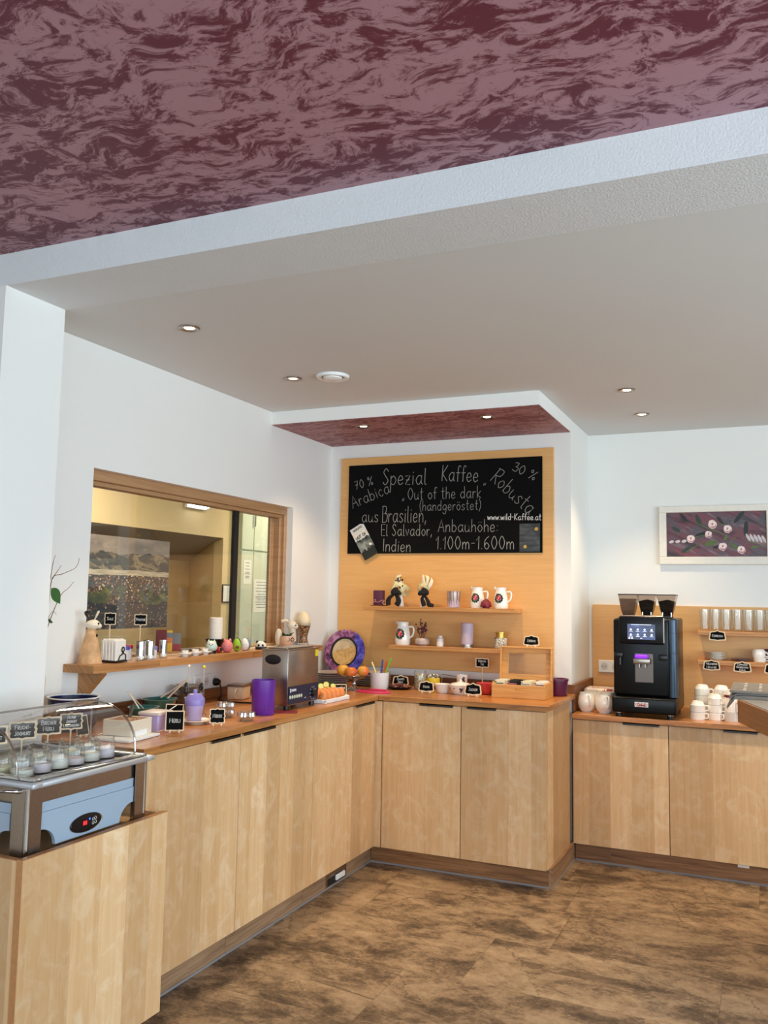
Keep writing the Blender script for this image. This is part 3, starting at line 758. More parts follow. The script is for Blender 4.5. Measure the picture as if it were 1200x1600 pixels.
# ================================================================== chalk lettering: a one-line handwriting font
# each stroke: 'L' straight points, 'C' smooth curve, 'O' closed smooth curve; units = cap height
FONT = {
'a': (.60, 'C .50 .48 .28 .56 .05 .30 .20 .01 .40 .10 .50 .40', 'C .50 .56 .49 .12 .60 .02'),
'b': (.54, 'L .06 1 .06 .02', 'C .06 .38 .28 .55 .48 .28 .30 .0 .06 .08'),
'd': (.58, 'C .47 .42 .25 .55 .04 .28 .22 .0 .47 .16', 'L .48 1 .48 .0'),
'e': (.52, 'C .05 .27 .42 .32 .36 .52 .18 .54 .04 .26 .20 .0 .46 .12'),
'f': (.40, 'C .42 .93 .28 1.0 .18 .80 .18 .0', 'L .02 .54 .36 .56'),
'g': (.56, 'C .46 .44 .25 .56 .04 .30 .22 .04 .46 .24', 'C .47 .54 .46 .0 .36 -.32 .12 -.30 .06 -.18'),
'h': (.52, 'L .06 1 .06 0', 'C .06 .32 .26 .55 .42 .42 .44 .0'),
'i': (.20, 'L .09 .55 .09 0', 'L .09 .74 .11 .78'),
'j': (.22, 'L .12 .55 .12 -.2 .02 -.3', 'L .12 .74 .14 .78'),
'k': (.48, 'L .06 1 .06 0', 'L .42 .56 .07 .24 .44 0'),
'l': (.22, 'C .08 1 .08 .10 .20 .0'),
'm': (.72, 'L .05 .55 .05 0', 'C .05 .32 .22 .55 .34 .40 .35 0', 'C .35 .32 .50 .55 .64 .40 .65 0'),
'n': (.52, 'L .05 .55 .05 0', 'C .05 .32 .26 .55 .42 .42 .44 0'),
'o': (.54, 'O .27 .55 .05 .28 .27 .0 .49 .28'),
'p': (.52, 'L .05 .55 .05 -.42', 'C .05 .38 .28 .55 .48 .28 .28 .0 .05 .10'),
'r': (.38, 'L .05 .55 .05 0', 'C .05 .30 .18 .52 .36 .50'),
's': (.46, 'C .40 .48 .22 .56 .07 .42 .22 .29 .39 .14 .22 .0 .04 .08'),
't': (.40, 'C .18 .95 .18 .12 .34 .0', 'L .02 .62 .36 .64'),
'u': (.56, 'C .05 .55 .06 .12 .24 .0 .42 .18 .44 .55', 'C .44 .55 .45 .08 .54 .02'),
'v': (.44, 'L .02 .55 .20 0 .40 .55'), 'w': (.66, 'C .02 .55 .14 .0 .32 .45 .46 .0 .62 .55'),
'x': (.44, 'L .03 .55 .4 0', 'L .4 .55 .03 0'), 'y': (.48, 'L .04 .55 .22 .05', 'L .42 .55 .12 -.35'),
'z': (.48, 'L .04 .53 .42 .55 .05 .02 .44 0', 'L .10 .28 .36 .30'), 'c': (.48, 'C .42 .46 .24 .56 .05 .28 .22 .0 .44 .10'),
'A': (.66, 'L .0 0 .32 1.0 .62 .0', 'L .10 .36 .54 .38'), 'B': (.58, 'L .06 1 .06 0', 'C .02 1 .42 .98 .38 .60 .08 .54', 'C .08 .54 .54 .50 .48 .06 .02 0'),
'C': (.60, 'C .55 .85 .32 1.0 .05 .5 .30 .0 .56 .16'), 'D': (.62, 'L .06 1 .06 0', 'C .04 1 .50 .92 .54 .30 .04 0'),
'E': (.54, 'L .48 1 .05 1 .05 0 .50 .02', 'L .05 .54 .42 .54'), 'F': (.52, 'L .06 0 .06 1 .50 1', 'L .06 .54 .40 .54'),
'G': (.64, 'C .56 .86 .32 1 .05 .5 .30 .0 .56 .14 .56 .42', 'L .36 .42 .58 .42'), 'H': (.60, 'L .06 1 .06 0', 'L .52 1 .52 0', 'L .06 .52 .52 .52'),
'I': (.20, 'L .09 1 .09 0'), 'J': (.44, 'C .36 1 .36 .12 .20 .0 .04 .14'), 'K': (.58, 'L .06 1 .06 0', 'L .52 1 .08 .46 .54 0'),
'L': (.50, 'L .06 1 .06 0 .46 .0'), 'M': (.74, 'L .05 0 .08 1 .36 .30 .62 1 .68 0'), 'N': (.64, 'L .06 0 .06 1 .56 0 .56 1'),
'O': (.70, 'O .34 1.0 .05 .5 .34 .0 .64 .5'), 'P': (.54, 'L .06 1 .06 0', 'C .04 1 .48 .98 .44 .54 .06 .46'),
'R': (.58, 'L .06 1 .06 0', 'C -.04 .96 .46 1.02 .46 .62 .08 .48', 'L .16 .48 .54 0'), 'S': (.56, 'C .48 .84 .28 1.02 .08 .80 .26 .54 .46 .26 .24 .0 .04 .16'),
'T': (.56, 'L .27 1 .27 0', 'L .02 1 .54 1'), 'U': (.62, 'C .06 1 .06 .20 .30 .0 .54 .20 .54 1'), 'V': (.60, 'L .02 1 .28 0 .56 1'),
'W': (.84, 'L .02 1 .20 0 .40 .8 .60 0 .80 1'), 'X': (.56, 'L .04 1 .5 0', 'L .5 1 .04 0'), 'Y': (.56, 'L .04 1 .28 .5 .52 1', 'L .28 .5 .28 0'), 'Z': (.58, 'L .05 1 .52 1 .04 0 .54 0'),
'0': (.60, 'O .30 1.0 .06 .5 .30 .0 .54 .5'), '1': (.32, 'L .02 .70 .24 1 .20 0'), '3': (.52, 'C .06 .92 .40 1.0 .30 .56 .20 .54', 'C .20 .54 .52 .46 .40 .04 .04 .08'),
'6': (.56, 'C .46 .98 .14 .70 .08 .20 .30 .0 .48 .26 .26 .50 .08 .26'), '7': (.52, 'L .06 .96 .46 1 .18 0', 'L .10 .52 .42 .54'),
'%': (.66, 'O .14 1 .04 .84 .14 .68 .24 .84', 'L .60 1.0 .06 0', 'O .48 .30 .38 .15 .48 .0 .58 .15'),
'(': (.28, 'C .24 1.08 .06 .5 .24 -.14'), ')': (.28, 'C .04 1.08 .22 .5 .04 -.14'), '-': (.42, 'L .06 .46 .34 .47'), '.': (.16, 'L .06 .02 .09 .05'),
',': (.20, 'L .12 .10 .04 -.14'), ':': (.22, 'L .09 .10 .11 .13', 'L .10 .46 .12 .49'), ' ': (.32,),
'"': (.30, 'L .08 1 .02 .78', 'L .22 1 .16 .78'), '_': (.30, 'L .10 .18 .02 -.10', 'L .24 .18 .16 -.10'), "'": (.14, 'L .08 1 .04 .8'),
}
for b, u in (('a', 'ä'), ('o', 'ö'), ('u', 'ü')): FONT[u] = FONT[b] + ('L .15 .74 .16 .79', 'L .36 .74 .37 .79')
for b, u in (('A', 'Ä'), ('O', 'Ö'), ('U', 'Ü')): FONT[u] = FONT[b] + ('L .20 1.14 .21 1.18', 'L .44 1.14 .45 1.18')
FONT['ß'] = FONT['B']
def strokes(text, gap=0.10, small=None):
    """polylines of a line of text, cap height 1; small: scale of letters after the first of each word (small capitals)"""
    out = []; x = 0; first = True
    for ch in text:
        if small: ch = ch.upper()
        if ch not in FONT: ch = ' '
        k = 1.0
        if small and ch != ' ' and not first: k = small
        first = ch in ' -'
        g = FONT[ch]
        for s in g[1:]:
            p = s.split(); v = [float(q) for q in p[1:]]
            pts = [(v[i], v[i + 1], 0) for i in range(0, len(v), 2)]
            if p[0] == 'C': pts = smooth_pts(pts, 5)
            elif p[0] == 'O': pts = smooth_pts(pts, 5, True); pts = list(pts) + [pts[0]]
            out.append([(x + q[0] * k, q[1] * k) for q in pts])
        x += (g[0] + gap) * k
    return out, max(x - gap, 0.01)
def ribbon(mb, pl, w, m, M):
    P = [Vector((a, b)) for a, b in pl]; n = len(P)
    if n < 2: return
    vs = []; fs = []
    for i, p in enumerate(P):
        d = (P[min(i + 1, n - 1)] - P[max(i - 1, 0)])
        d = d.normalized() if d.length > 1e-9 else Vector((1, 0))
        if i == 0: p = p - d * w * 0.3
        if i == n - 1: p = p + d * w * 0.3
        q = Vector((-d.y, d.x)) * w / 2
        vs += [(p.x + q.x, p.y + q.y, 0), (p.x - q.x, p.y - q.y, 0)]
    fs = [(2 * i, 2 * i + 1, 2 * i + 3, 2 * i + 2) for i in range(n - 1)]
    mb.add(vs, fs, m, False, M)
def write(mb, text, M, h, width, m, w, small=None, jit=0.0, center=False):
    """write text along local +x from the origin of M, cap height h; width None keeps the natural width"""
    ss, L = strokes(text, small=small)
    kx = (width / L) if width else h
    x0 = -L * kx / 2 if center else 0
    for s in ss: ribbon(mb, [(x0 + a * kx, b * h) for a, b in s], w, m, M)

# ------------------------------------------------------------------ the big chalkboard
t = thing('chalkboard', 'big black chalkboard with handwritten coffee of the month on the beech panel', 'chalkboard', (0.80, -0.0195, 1.747))
MB().box(0.148 - 0.80, 1.4515 - 0.80, -0.012, 0, 0, 0.586, M_SLATE, 0.001).build('board', t)
LINES = [('Spezial', 0.394, 2.196, 0.703, 2.188, 0.104, .0038), ('Kaffee', 0.804, 2.206, 1.049, 2.190, 0.100, .0038), ('70 %', 0.199, 2.170, 0.331, 2.202, 0.056, .0030),
    ('Arabica', 0.184, 2.046, 0.453, 2.144, 0.080, .0030), ('Out of the dark', 0.573, 2.093, 1.068, 2.090, 0.075, .0029), ('(handgeröstet)', 0.656, 2.019, 1.069, 2.015, 0.065, .0026),
    ('aus', 0.249, 1.953, 0.37, 1.953, 0.085, .0033), ('Brasilien,', 0.395, 1.950, 0.706, 1.944, 0.104, .0033), ('El Salvador,', 0.390, 1.862, 0.746, 1.858, 0.074, .0031),
    ('Indien', 0.403, 1.762, 0.601, 1.755, 0.080, .0033), ('Anbauhöhe:', 0.786, 1.882, 1.180, 1.876, 0.078, .0031), ('1.100m-1.600m', 0.771, 1.772, 1.281, 1.769, 0.080, .0036),
    ('Robusta', 1.125, 2.200, 1.370, 1.975, 0.095, .0031), ('30 %', 1.262, 2.256, 1.405, 2.184, 0.056, .0030), ('www.wild-Kaffee.at', 1.110, 1.952, 1.446, 1.943, 0.038, .0033),
    ('_', 0.535, 2.091, 0.553, 2.090, 0.06, .0026), ('"', 1.082, 2.120, 1.102, 2.120, 0.06, .0026)]
for s, xa, za, xb, zb, h, wd in LINES:
    d = math.hypot(xb - xa, zb - za); a = math.atan2(zb - za, xb - xa)
    mb = MB(); write(mb, s, T(xa - 0.80, -0.0128, za - 1.747) @ FRONT @ RZ(a), h, d, M_CHALK if s[0] != 'w' else M_CHALKW, wd); mb.build('chalk_writing', t)
# coffee bag pinned to the lower left corner
def bag_mat():
    g = G('misty forest print', 0.45)
    x, y, z = g.xyz()
    n = g.noise(g.vec(x, 0.0, z), 16.0, 5, 0.6, 0.4)
    tree = g.noise(g.vec(g.math('MULTIPLY', x, 4.0), 0.0, g.math('MULTIPLY', z, 0.6)), 22.0, 4, 0.7)
    mist = g.ramp(n, [(0.38, (38, 44, 38)), (0.5, (104, 110, 102)), (0.62, (150, 154, 146))])
    zz = g.math('ADD', z, g.math('MULTIPLY', g.math('SUBTRACT', tree, 0.5), 0.10))
    c = g.mix(g.math('LESS_THAN', zz, -0.055), mist, (22, 26, 20))
    z2 = g.math('ADD', z, g.math('MULTIPLY', g.math('SUBTRACT', n, 0.5), 0.05))
    c = g.mix(g.math('GREATER_THAN', z2, 0.020), c, (214, 212, 204))
    return g.out(c)
t = thing('coffee_bag', 'upright printed coffee bag stuck tilted on the chalkboard corner', 'coffee bag', (0.271, -0.034, 1.826))
t.rotation_euler = (0, math.radians(-30), 0)
bw, bh = 0.105, 0.228
mb = MB()
mb.prism([(-bw / 2, -bh / 2), (bw / 2, -bh / 2), (bw / 2, bh / 2 - 0.012), (bw / 2 - 0.02, bh / 2), (-bw / 2, bh / 2)], 0.010, bag_mat(), T(0, 0.0015, 0) @ FRONT); mb.build('bag_body', t)
mb = MB(); kx = mat('dark bag print', (34, 34, 32), 0.7)
write(mb, 'WILDKAFFEE', T(0, -0.0092, 0.088) @ FRONT, 0.013, 0.074, kx, 0.0026, center=True)
write(mb, 'OUT OF', T(0, -0.0092, 0.030) @ FRONT, 0.021, 0.082, kx, 0.0042, center=True)
write(mb, 'THE DARK', T(0.0, -0.0092, 0.007) @ FRONT, 0.014, 0.078, kx, 0.0026, center=True)
mb.build('bag_print', t)
mb = MB(); mb.cyl(0.011, 0, 0.004, M_CREAM, seg=20, M=T(0.032, -0.009, 0.060) @ FRONT); mb.cyl(0.011, 0, 0.004, M_CREAM, seg=20, M=T(-0.034, -0.009, 0.056) @ FRONT); mb.cyl(0.009, 0, 0.006, M_PORC, seg=20, M=T(0.036, -0.009, -0.040) @ FRONT)
mb.build('badge', t)
def card_mat():
    g = G('dark photo card print', 0.4)
    x, y, z = g.xyz()
    n = g.noise(g.vec(g.math('MULTIPLY', x, 0.7), 0.0, g.math('MULTIPLY', z, 3.0)), 14.0, 4)
    return g.out(g.ramp(n, [(0.35, (26, 28, 30)), (0.5, (52, 56, 58)), (0.62, (76, 80, 80)), (0.66, (30, 32, 34))]))
t = thing('photo_card', 'dark photo card held by two brass magnets on the right of the chalkboard', 'card', (1.376, -0.032, 1.753))
MB().box(-0.063, 0.063, -0.002, 0, 0, 0.170, card_mat()).build('card', t)
MB().cyl(0.011, 0, 0.006, M_GOLD, seg=20, M=T(0.043, -0.002, 0.136) @ FRONT).build('magnet', t)
MB().cyl(0.011, 0, 0.006, M_GOLD, seg=20, M=T(-0.026, -0.002, 0.030) @ FRONT).build('magnet', t)

# ------------------------------------------------------------------ small chalk signs
def shape(kind, w, h):
    if kind == 'plain': q = [(-.5, 0), (.5, 0), (.5, 1), (-.5, 1)]
    elif kind == 'ornate':
        q = [(-.46, .06), (-.30, .04), (-.14, .06), (0, 0), (.14, .06), (.30, .04), (.46, .06), (.47, .22), (.44, .36), (.5, .5), (.44, .64), (.47, .78), (.46, .94), (.30, .96), (.14, .94), (0, 1), (-.14, .94), (-.30, .96), (-.46, .94), (-.47, .78), (-.44, .64), (-.5, .5), (-.44, .36), (-.47, .22)]
    else:  # plaque
        q = [(-.46, .08), (-.20, .06), (0, 0), (.20, .06), (.46, .08), (.5, .22), (.46, .50), (.44, .78), (.34, .86), (.16, .88), (0, 1), (-.16, .88), (-.34, .86), (-.44, .78), (-.46, .50), (-.5, .22)]
    return [(a * w, b * h) for a, b in q]
def chalk_sign(label, kind, w, h, lines, loc, rz, tilt=0.12, roll=0.0, stick=0.0, feet=True, group=None, th=0.005, face=None, cat='sign'):
    t = thing('chalk_sign', label, cat, loc, rz, group)
    base = stick if stick else (0.006 if feet else 0.0)
    M = T(0, 0, base) @ RX(-tilt) @ RY(roll)
    out = shape(kind, w, h); cx = 0; cy = h / 2
    rim = 0.86 if kind != 'plain' else 0.89
    ky = 1 - (1 - rim) * w / h if h < w else 1 - (1 - rim)
    inn = [(a * rim, cy + (b - cy) * ky) for a, b in out]
    MB().prism(out, th, M_CREAMWOOD, M @ FRONT).build('sign_back', t)
    MB().prism(inn, 0.001, face or M_SLATE, M @ T(0, -th + 0.0002, 0) @ FRONT).build('chalk_face', t)
    if lines:
        mb = MB(); n = len(lines); lh = min(h * 0.27, h * (0.70 if n < 3 else 0.60) / n); fw = 0.64 if kind == 'plaque' and n > 1 else 0.74
        for i, s in enumerate(lines):
            ss, L = strokes(s, small=0.74)
            hh = min(lh * 0.82, w * fw / L * 1.25) if L else lh
            ww = min(w * fw, L * hh)
            zc = h * (0.5 if kind != 'plaque' else 0.46) + (n / 2 - i - 0.5) * lh * 1.12 - hh * 0.42
            write(mb, s, M @ T(0, -th - 0.0012, zc) @ FRONT, hh, ww, M_CHALKW, max(0.0015, hh * 0.095), small=0.74, center=True)
        mb.build('lettering', t)
    if stick:
        MB().tube([(0, 0.001, 0), (0, 0.001, stick + h * 0.3)], 0.0028, M_CREAMWOOD, 8).build('stick', t)
    elif feet:
        for s in (-1, 1):
            MB().box(s * w * 0.24 - 0.004, s * w * 0.24 + 0.004, -0.016, 0.020, 0, 0.012, M_CREAMWOOD, 0.002).build('foot', t)
    return t

# ================================================================== things on the shelf below the serving window (top z = 1.163)
SZ = 1.1632
def egg(mb, r, h, m, c=(0, 0, 0), seg=22):
    prof = []
    for i in range(15):
        a = PI * i / 14
        z = h / 2 - h / 2 * math.cos(a)
        k = math.sin(a) * (1.0 + 0.18 * math.cos(a))
        prof.append((max(k, 0) * r, z))
    prof[0] = (0, 0); prof[-1] = (0, h)
    return mb.lathe(prof, m, c, seg)
# carved wooden rabbit
t = thing('wooden_rabbit', 'carved wooden rabbit figure with one black bent ear at the shelf end', 'figurine', (0.072, -2.290, SZ), 0.75)
mb = MB(); mb.lathe([(0, 0), (0.050, 0.0), (0.049, 0.008), (0.040, 0.05), (0.029, 0.10), (0.021, 0.135), (0.014, 0.150), (0, 0.152)], M_WOODFIG, M=SCL(1.0, 0.85, 1)); mb.build('body', t)
hd = MB(); hd.ell((0.006, 0, 0.163), (0.030, 0.024, 0.021), M_CREAM); hd.ell((0.030, -0.004, 0.157), (0.012, 0.014, 0.011), M_CREAM); h = hd.build('head', t)
MB().ell((0.028, -0.017, 0.168), (0.004, 0.003, 0.005), M_BLACK, 10, 8).ell((0.041, -0.004, 0.160), (0.003, 0.003, 0.003), M_BLACK, 10, 8).build('eye_and_nose', h)
MB().tube(smooth_pts([(-0.008, 0, 0.178), (-0.020, 0.0, 0.200), (-0.026, 0.0, 0.213), (-0.012, 0.0, 0.217)], 4), [0.006] * 4 + [0.010] * 4 + [0.011] * 4 + [0.007], M_BLACK, 10, flat=0.6).build('ear', h)
MB().tube(smooth_pts([(0.010, 0, 0.180), (0.018, 0, 0.200), (0.028, 0.0, 0.222)], 4), [0.005] * 4 + [0.008] * 4 + [0.003], M_CREAM, 10, flat=0.6).build('ear', h)
MB().ell((0.023, -0.010, 0.118), (0.005, 0.006, 0.007), M_BLACKM, 12, 8).build('knot', t)
# napkin holder
t = thing('napkin_holder', 'wrought black holder packed with white paper napkins', 'napkins', (0.098, -2.178, SZ), 1.80)
mb = MB(); mb.tube([(-0.045, -0.041, 0.006), (0.045, -0.041, 0.006), (0.045, 0.042, 0.006), (-0.045, 0.042, 0.006)], 0.004, M_BLACK, 8, True)
for y in (-0.041, 0.042):
    mb.tube(smooth_pts([(-0.030, y, 0.006), (-0.018, y, 0.028), (0.004, y, 0.036), (0.020, y, 0.055), (0.010, y, 0.066), (-0.002, y, 0.055), (0.012, y, 0.040), (0.034, y, 0.030), (0.034, y, 0.006)], 4), 0.0025, M_BLACK, 6)
mb.build('holder', t)
for i in range(10):
    y = -0.036 + i * 0.0074
    mb = MB(); zt = 0.095 + (i % 3) * 0.003
    mb.box(-0.046 + (i % 2) * 0.002, 0.044, y, y + 0.0046, 0.010, zt, M_PAPER, 0.0018, RY(math.radians((i - 4) * 0.5))); mb.build('paper_napkin', t)
chalk_sign('small chalk sign on a stick reading Salz behind the napkins', 'ornate', 0.052, 0.058, ['Salz'], (0.030, -2.130, SZ), 0.68, 0.02, stick=0.155, group='shelf signs on sticks')
chalk_sign('small chalk sign on a stick reading Pfeffer behind the chrome shakers', 'ornate', 0.060, 0.055, ['Pfeffer'], (0.045, -1.945, SZ), 0.66, 0.02, stick=0.150, group='shelf signs on sticks')
M_FROST = mat('frosted tub plastic', (226, 220, 218), 0.35, alpha=0.92)
def tub(x, y, r, h, lid, label):
    t = thing('lidded_tub', label, 'tub', (x, y, SZ))
    MB().lathe([(0, 0), (r * 0.82, 0), (r * 0.98, h - 0.014), (0, h - 0.014)], M_FROST).build('cup', t)
    MB().lathe([(r * 0.98, h - 0.016), (r * 1.08, h - 0.014), (r * 1.08, h - 0.004), (r * 0.86, h), (0, h - 0.002)], lid).build('lid', t)
M_BLUELID = mat('blue lid', (62, 60, 168), 0.35)
tub(0.078, -2.085, 0.022, 0.064, M_BLUELID, 'white tub with a dark blue lid beside the napkins')
tub(0.046, -2.020, 0.019, 0.066, M_RED, 'translucent tub with a red lid')
tub(0.078, -1.885, 0.017, 0.056, mat('pale blue lid', (110, 112, 186), 0.35), 'small tub with a pale blue lid among the chrome shakers')
def shaker(x, y, label, r=0.0185, h=0.082):
    t = thing('chrome_shaker', label, 'shaker', (x, y, SZ), group='chrome shakers')
    MB().lathe([(0, 0), (r * 0.95, 0), (r * 0.95, 0.008), (0, 0.008)], M_GLASS).build('glass_base', t)
    MB().lathe([(r * 0.86, 0.008), (r * 0.86, 0.020), (0, 0.020)], M_PORC).build('filling', t)
    MB().lathe([(r, 0.020), (r, h), (r * 0.93, h + 0.0015), (0, h + 0.0015)], M_CHROME, seg=28).build('sleeve', t)
shaker(0.106, -2.010, 'thickest chrome shaker next to the red lidded tub', 0.0205)
shaker(0.118, -1.958, 'slim chrome shaker in front, left of the pale blue lidded tub')
shaker(0.045, -1.893, 'chrome shaker standing behind the pale blue lidded tub')
shaker(0.080, -1.818, 'chrome shaker at the right end of the shaker row')
# brochures on the sill
def brochure(name, label, x, y, rz, w, h, bands, tilt):
    mb = MB(); z = 0; M = RX(-tilt)
    for c, k in bands:
        mb.box(-w / 2, w / 2, -0.001, 0.004, z * h, (z + k) * h, c, 0, M); z += k
    single(mb, name, label, 'brochure', (x, y, WZ0 + 0.0125), rz)
M_BRED = mat('brochure dark red', (112, 34, 34), 0.5); M_BYEL = mat('brochure yellow', (214, 170, 46), 0.5); M_BGRY = mat('brochure grey', (112, 110, 108), 0.5)
brochure('brochure', 'yellow and orange brochure leaning on the window sill', -0.050, -1.625, 0.62, 0.052, 0.105, [(M_BYEL, .4), (mat('brochure orange', (204, 110, 60), .5), .25), (M_BGRY, .25), (M_BYEL, .10)], 0.16)
brochure('brochure', 'dark red brochure behind the yellow brochure on the sill', -0.065, -1.655, 0.45, 0.052, 0.108, [(M_BRED, 1.0)], 0.1)
brochure('brochure', 'grey and red brochure at the right of the sill brochures', -0.052, -1.548, 0.62, 0.046, 0.090, [(mat('brochure red band', (140, 46, 50), .5), .40), (M_BGRY, .60)], 0.16)
single(MB().box(-0.028, 0.028, -0.004, 0.0, 0, 0.058, mat('grey card', (150, 140, 120), 0.5), 0.001, RX(-0.12)), 'sill_card', 'small grey card standing behind the chrome shakers', 'card', (-0.050, -1.76, WZ0 + 0.0125), 0.6)
t = thing('dark_booklet', 'dark booklet lying flat on the sill beside the brochures', 'booklet', (-0.045, -1.45, WZ0 + 0.0125), 0.1)
MB().box(-0.028, 0.028, -0.07, 0.07, 0, 0.006, M_BLACKM, 0.001).build('cover', t)
# three little white serving trays
ORT = ['leftmost of the three', 'middle one of the three', 'rightmost of the three']
for i, (x, y) in enumerate(((0.118, -1.700), (0.112, -1.610), (0.106, -1.520))):
    t = thing('egg_cup_tray', 'little white egg cup tray with pink dots, ' + ORT[i], 'egg cup', (x, y, SZ), 0.25, 'white egg cup trays')
    MB().lathe([(0, 0), (0.018, 0), (0.020, 0.006), (0.036, 0.012), (0.038, 0.016), (0.030, 0.013), (0, 0.010)], M_PORC, M=SCL(0.86, 1.15, 1)).build('dish', t)
    MB().lathe([(0, 0.010), (0.016, 0.010), (0.015, 0.022), (0.019, 0.030), (0.016, 0.030), (0.012, 0.022), (0, 0.020)], M_PORC).build('cup', t)
    mb = MB()
    for a in range(6): mb.ell((0.0185 * math.cos(a * PI / 3), 0.0185 * math.sin(a * PI / 3), 0.028), (0.0022, 0.0022, 0.0022), M_PINK, 8, 6)
    mb.build('dots', t)
# cat timer
t = thing('cat_figurine', 'mint green cat egg figurine with white face', 'figurine', (0.085, -1.437, SZ), 0.55)
MB().cyl(0.024, 0, 0.009, M_BLACK).build('base', t)
mb = MB(); egg(mb, 0.030, 0.056, M_MINT, (0, 0, 0.009))
for s in (-1, 1): mb.lathe([(0.010, 0.0), (0, 0.017)], M_MINT, (s * 0.014, 0, 0.054), 12)
mb.build('body', t)
MB().ell((0, -0.016, 0.045), (0.020, 0.013, 0.014), M_PORC).build('face', t)
MB().ell((-0.008, -0.028, 0.048), (0.003, 0.002, 0.003), M_BLACK, 8, 6).ell((0.008, -0.028, 0.048), (0.003, 0.002, 0.003), M_BLACK, 8, 6).ell((0, -0.0295, 0.042), (0.0025, 0.002, 0.002), M_BLACK, 8, 6).build('eyes_and_nose', t)
t = thing('ladybird_figurine', 'small red and black ladybird figurine beside the pink pig egg', 'figurine', (0.090, -1.378, SZ), 0.55)
MB().ell((0, 0, 0.016), (0.017, 0.015, 0.016), M_RED).build('body', t)
MB().ell((0.012, -0.006, 0.018), (0.009, 0.010, 0.010), M_BLACK, 12, 8).ell((-0.008, -0.011, 0.022), (0.004, 0.003, 0.004), M_BLACK, 8, 6).build('head', t)
def animal_egg(name, label, m, x, y, r, h, ears=None, face=True, rz=0.55, seed=None):
    t = thing(name, label, 'egg timer', (x, y, SZ), rz)
    mb = MB(); egg(mb, r, h, m); mb.build('shell', t)
    if ears:
        mb = MB()
        for s in (-1, 1): mb.lathe([(r * 0.28, 0), (0, r * 0.42)], ears, (s * r * 0.45, 0, h * 0.93), 12)
        mb.build('ears', t)
    if face:
        MB().ell((-r * 0.35, -r * 0.93, h * 0.50), (0.002, 0.002, 0.002), M_BLACK, 8, 6).ell((r * 0.35, -r * 0.93, h * 0.50), (0.002, 0.002, 0.002), M_BLACK, 8, 6).ell((0, -r * 0.98, h * 0.45), (0.0022, 0.002, 0.0016), M_BROWN, 8, 6).build('face', t)
    return t
animal_egg('pig_egg', 'pink pig shaped egg timer on the shelf', M_PINK, 0.100, -1.318, 0.0305, 0.066, M_PINK)
t = animal_egg('avocado_egg', 'green avocado shaped egg timer on the shelf', M_LIME, 0.095, -1.222, 0.023, 0.070, None, False)
MB().ell((0, 0.004, 0.036), (0.024, 0.019, 0.037), M_DGREEN).build('skin', t)
MB().ell((0.004, -0.021, 0.024), (0.009, 0.006, 0.009), M_BROWN, 12, 8).build('stone', t)
animal_egg('white_egg_timer', 'plain white egg timer with a tiny face on the shelf', M_PORC, 0.098, -1.152, 0.024, 0.068)
animal_egg('blue_egg_timer', 'grey blue egg timer behind the white egg timer', M_BLUEG, 0.070, -1.085, 0.022, 0.066, None, False)
t = thing('panda_figurine', 'black and white panda head timer at the shelf right of the eggs', 'figurine', (0.098, -0.985, SZ), 0.5)
MB().lathe([(0, 0), (0.031, 0), (0.032, 0.014), (0, 0.014)], M_BLACK).build('base', t)
mb = MB(); mb.ell((0, 0, 0.020), (0.030, 0.027, 0.026), M_PORC); mb.build('head', t)
mb = MB()
for s in (-1, 1):
    mb.ell((s * 0.021, 0, 0.041), (0.008, 0.006, 0.008), M_BLACK, 12, 8); mb.ell((s * 0.011, -0.025, 0.023), (0.006, 0.004, 0.007), M_BLACK, 12, 8)
mb.ell((0, -0.0275, 0.015), (0.003, 0.002, 0.002), M_BLACK, 8, 6); mb.build('ears_and_eyes', t)
# ivory candle in a black bowl, on the sill behind the animals
t = thing('candle_bowl', 'thick ivory candle in a black bowl on the window sill', 'candle', (0.006, -1.290, SZ))
MB().lathe([(0, 0), (0.030, 0), (0.034, 0.006), (0.056, 0.066), (0.052, 0.066), (0.030, 0.030), (0, 0.028)], M_BLACK).build('bowl', t)
MB().lathe([(0, 0.029), (0.035, 0.029), (0.0355, 0.150), (0.034, 0.176), (0.030, 0.178), (0.026, 0.174), (0, 0.172)], M_WAXW).build('candle', t)
# wooden stirrer figure
t = thing('wooden_stirrer', 'upright pale wooden stirrer with a crown between egg timers and panda', 'stirrer', (0.045, -1.030, SZ))
MB().tube([(0, 0, 0), (0.004, 0, 0.115)], 0.0035, M_CREAMWOOD, 8).build('rod', t)
mb = MB(); mb.lathe([(0, 0), (0.012, 0), (0.012, 0.003), (0, 0.003)], M_CREAMWOOD)
for a in range(5): mb.tube([(0.004, 0, 0.108), (0.004 + 0.012 * math.cos(a * 1.257), 0.012 * math.sin(a * 1.257), 0.118)], 0.0028, M_CREAMWOOD, 6)
mb.build('crown', t)
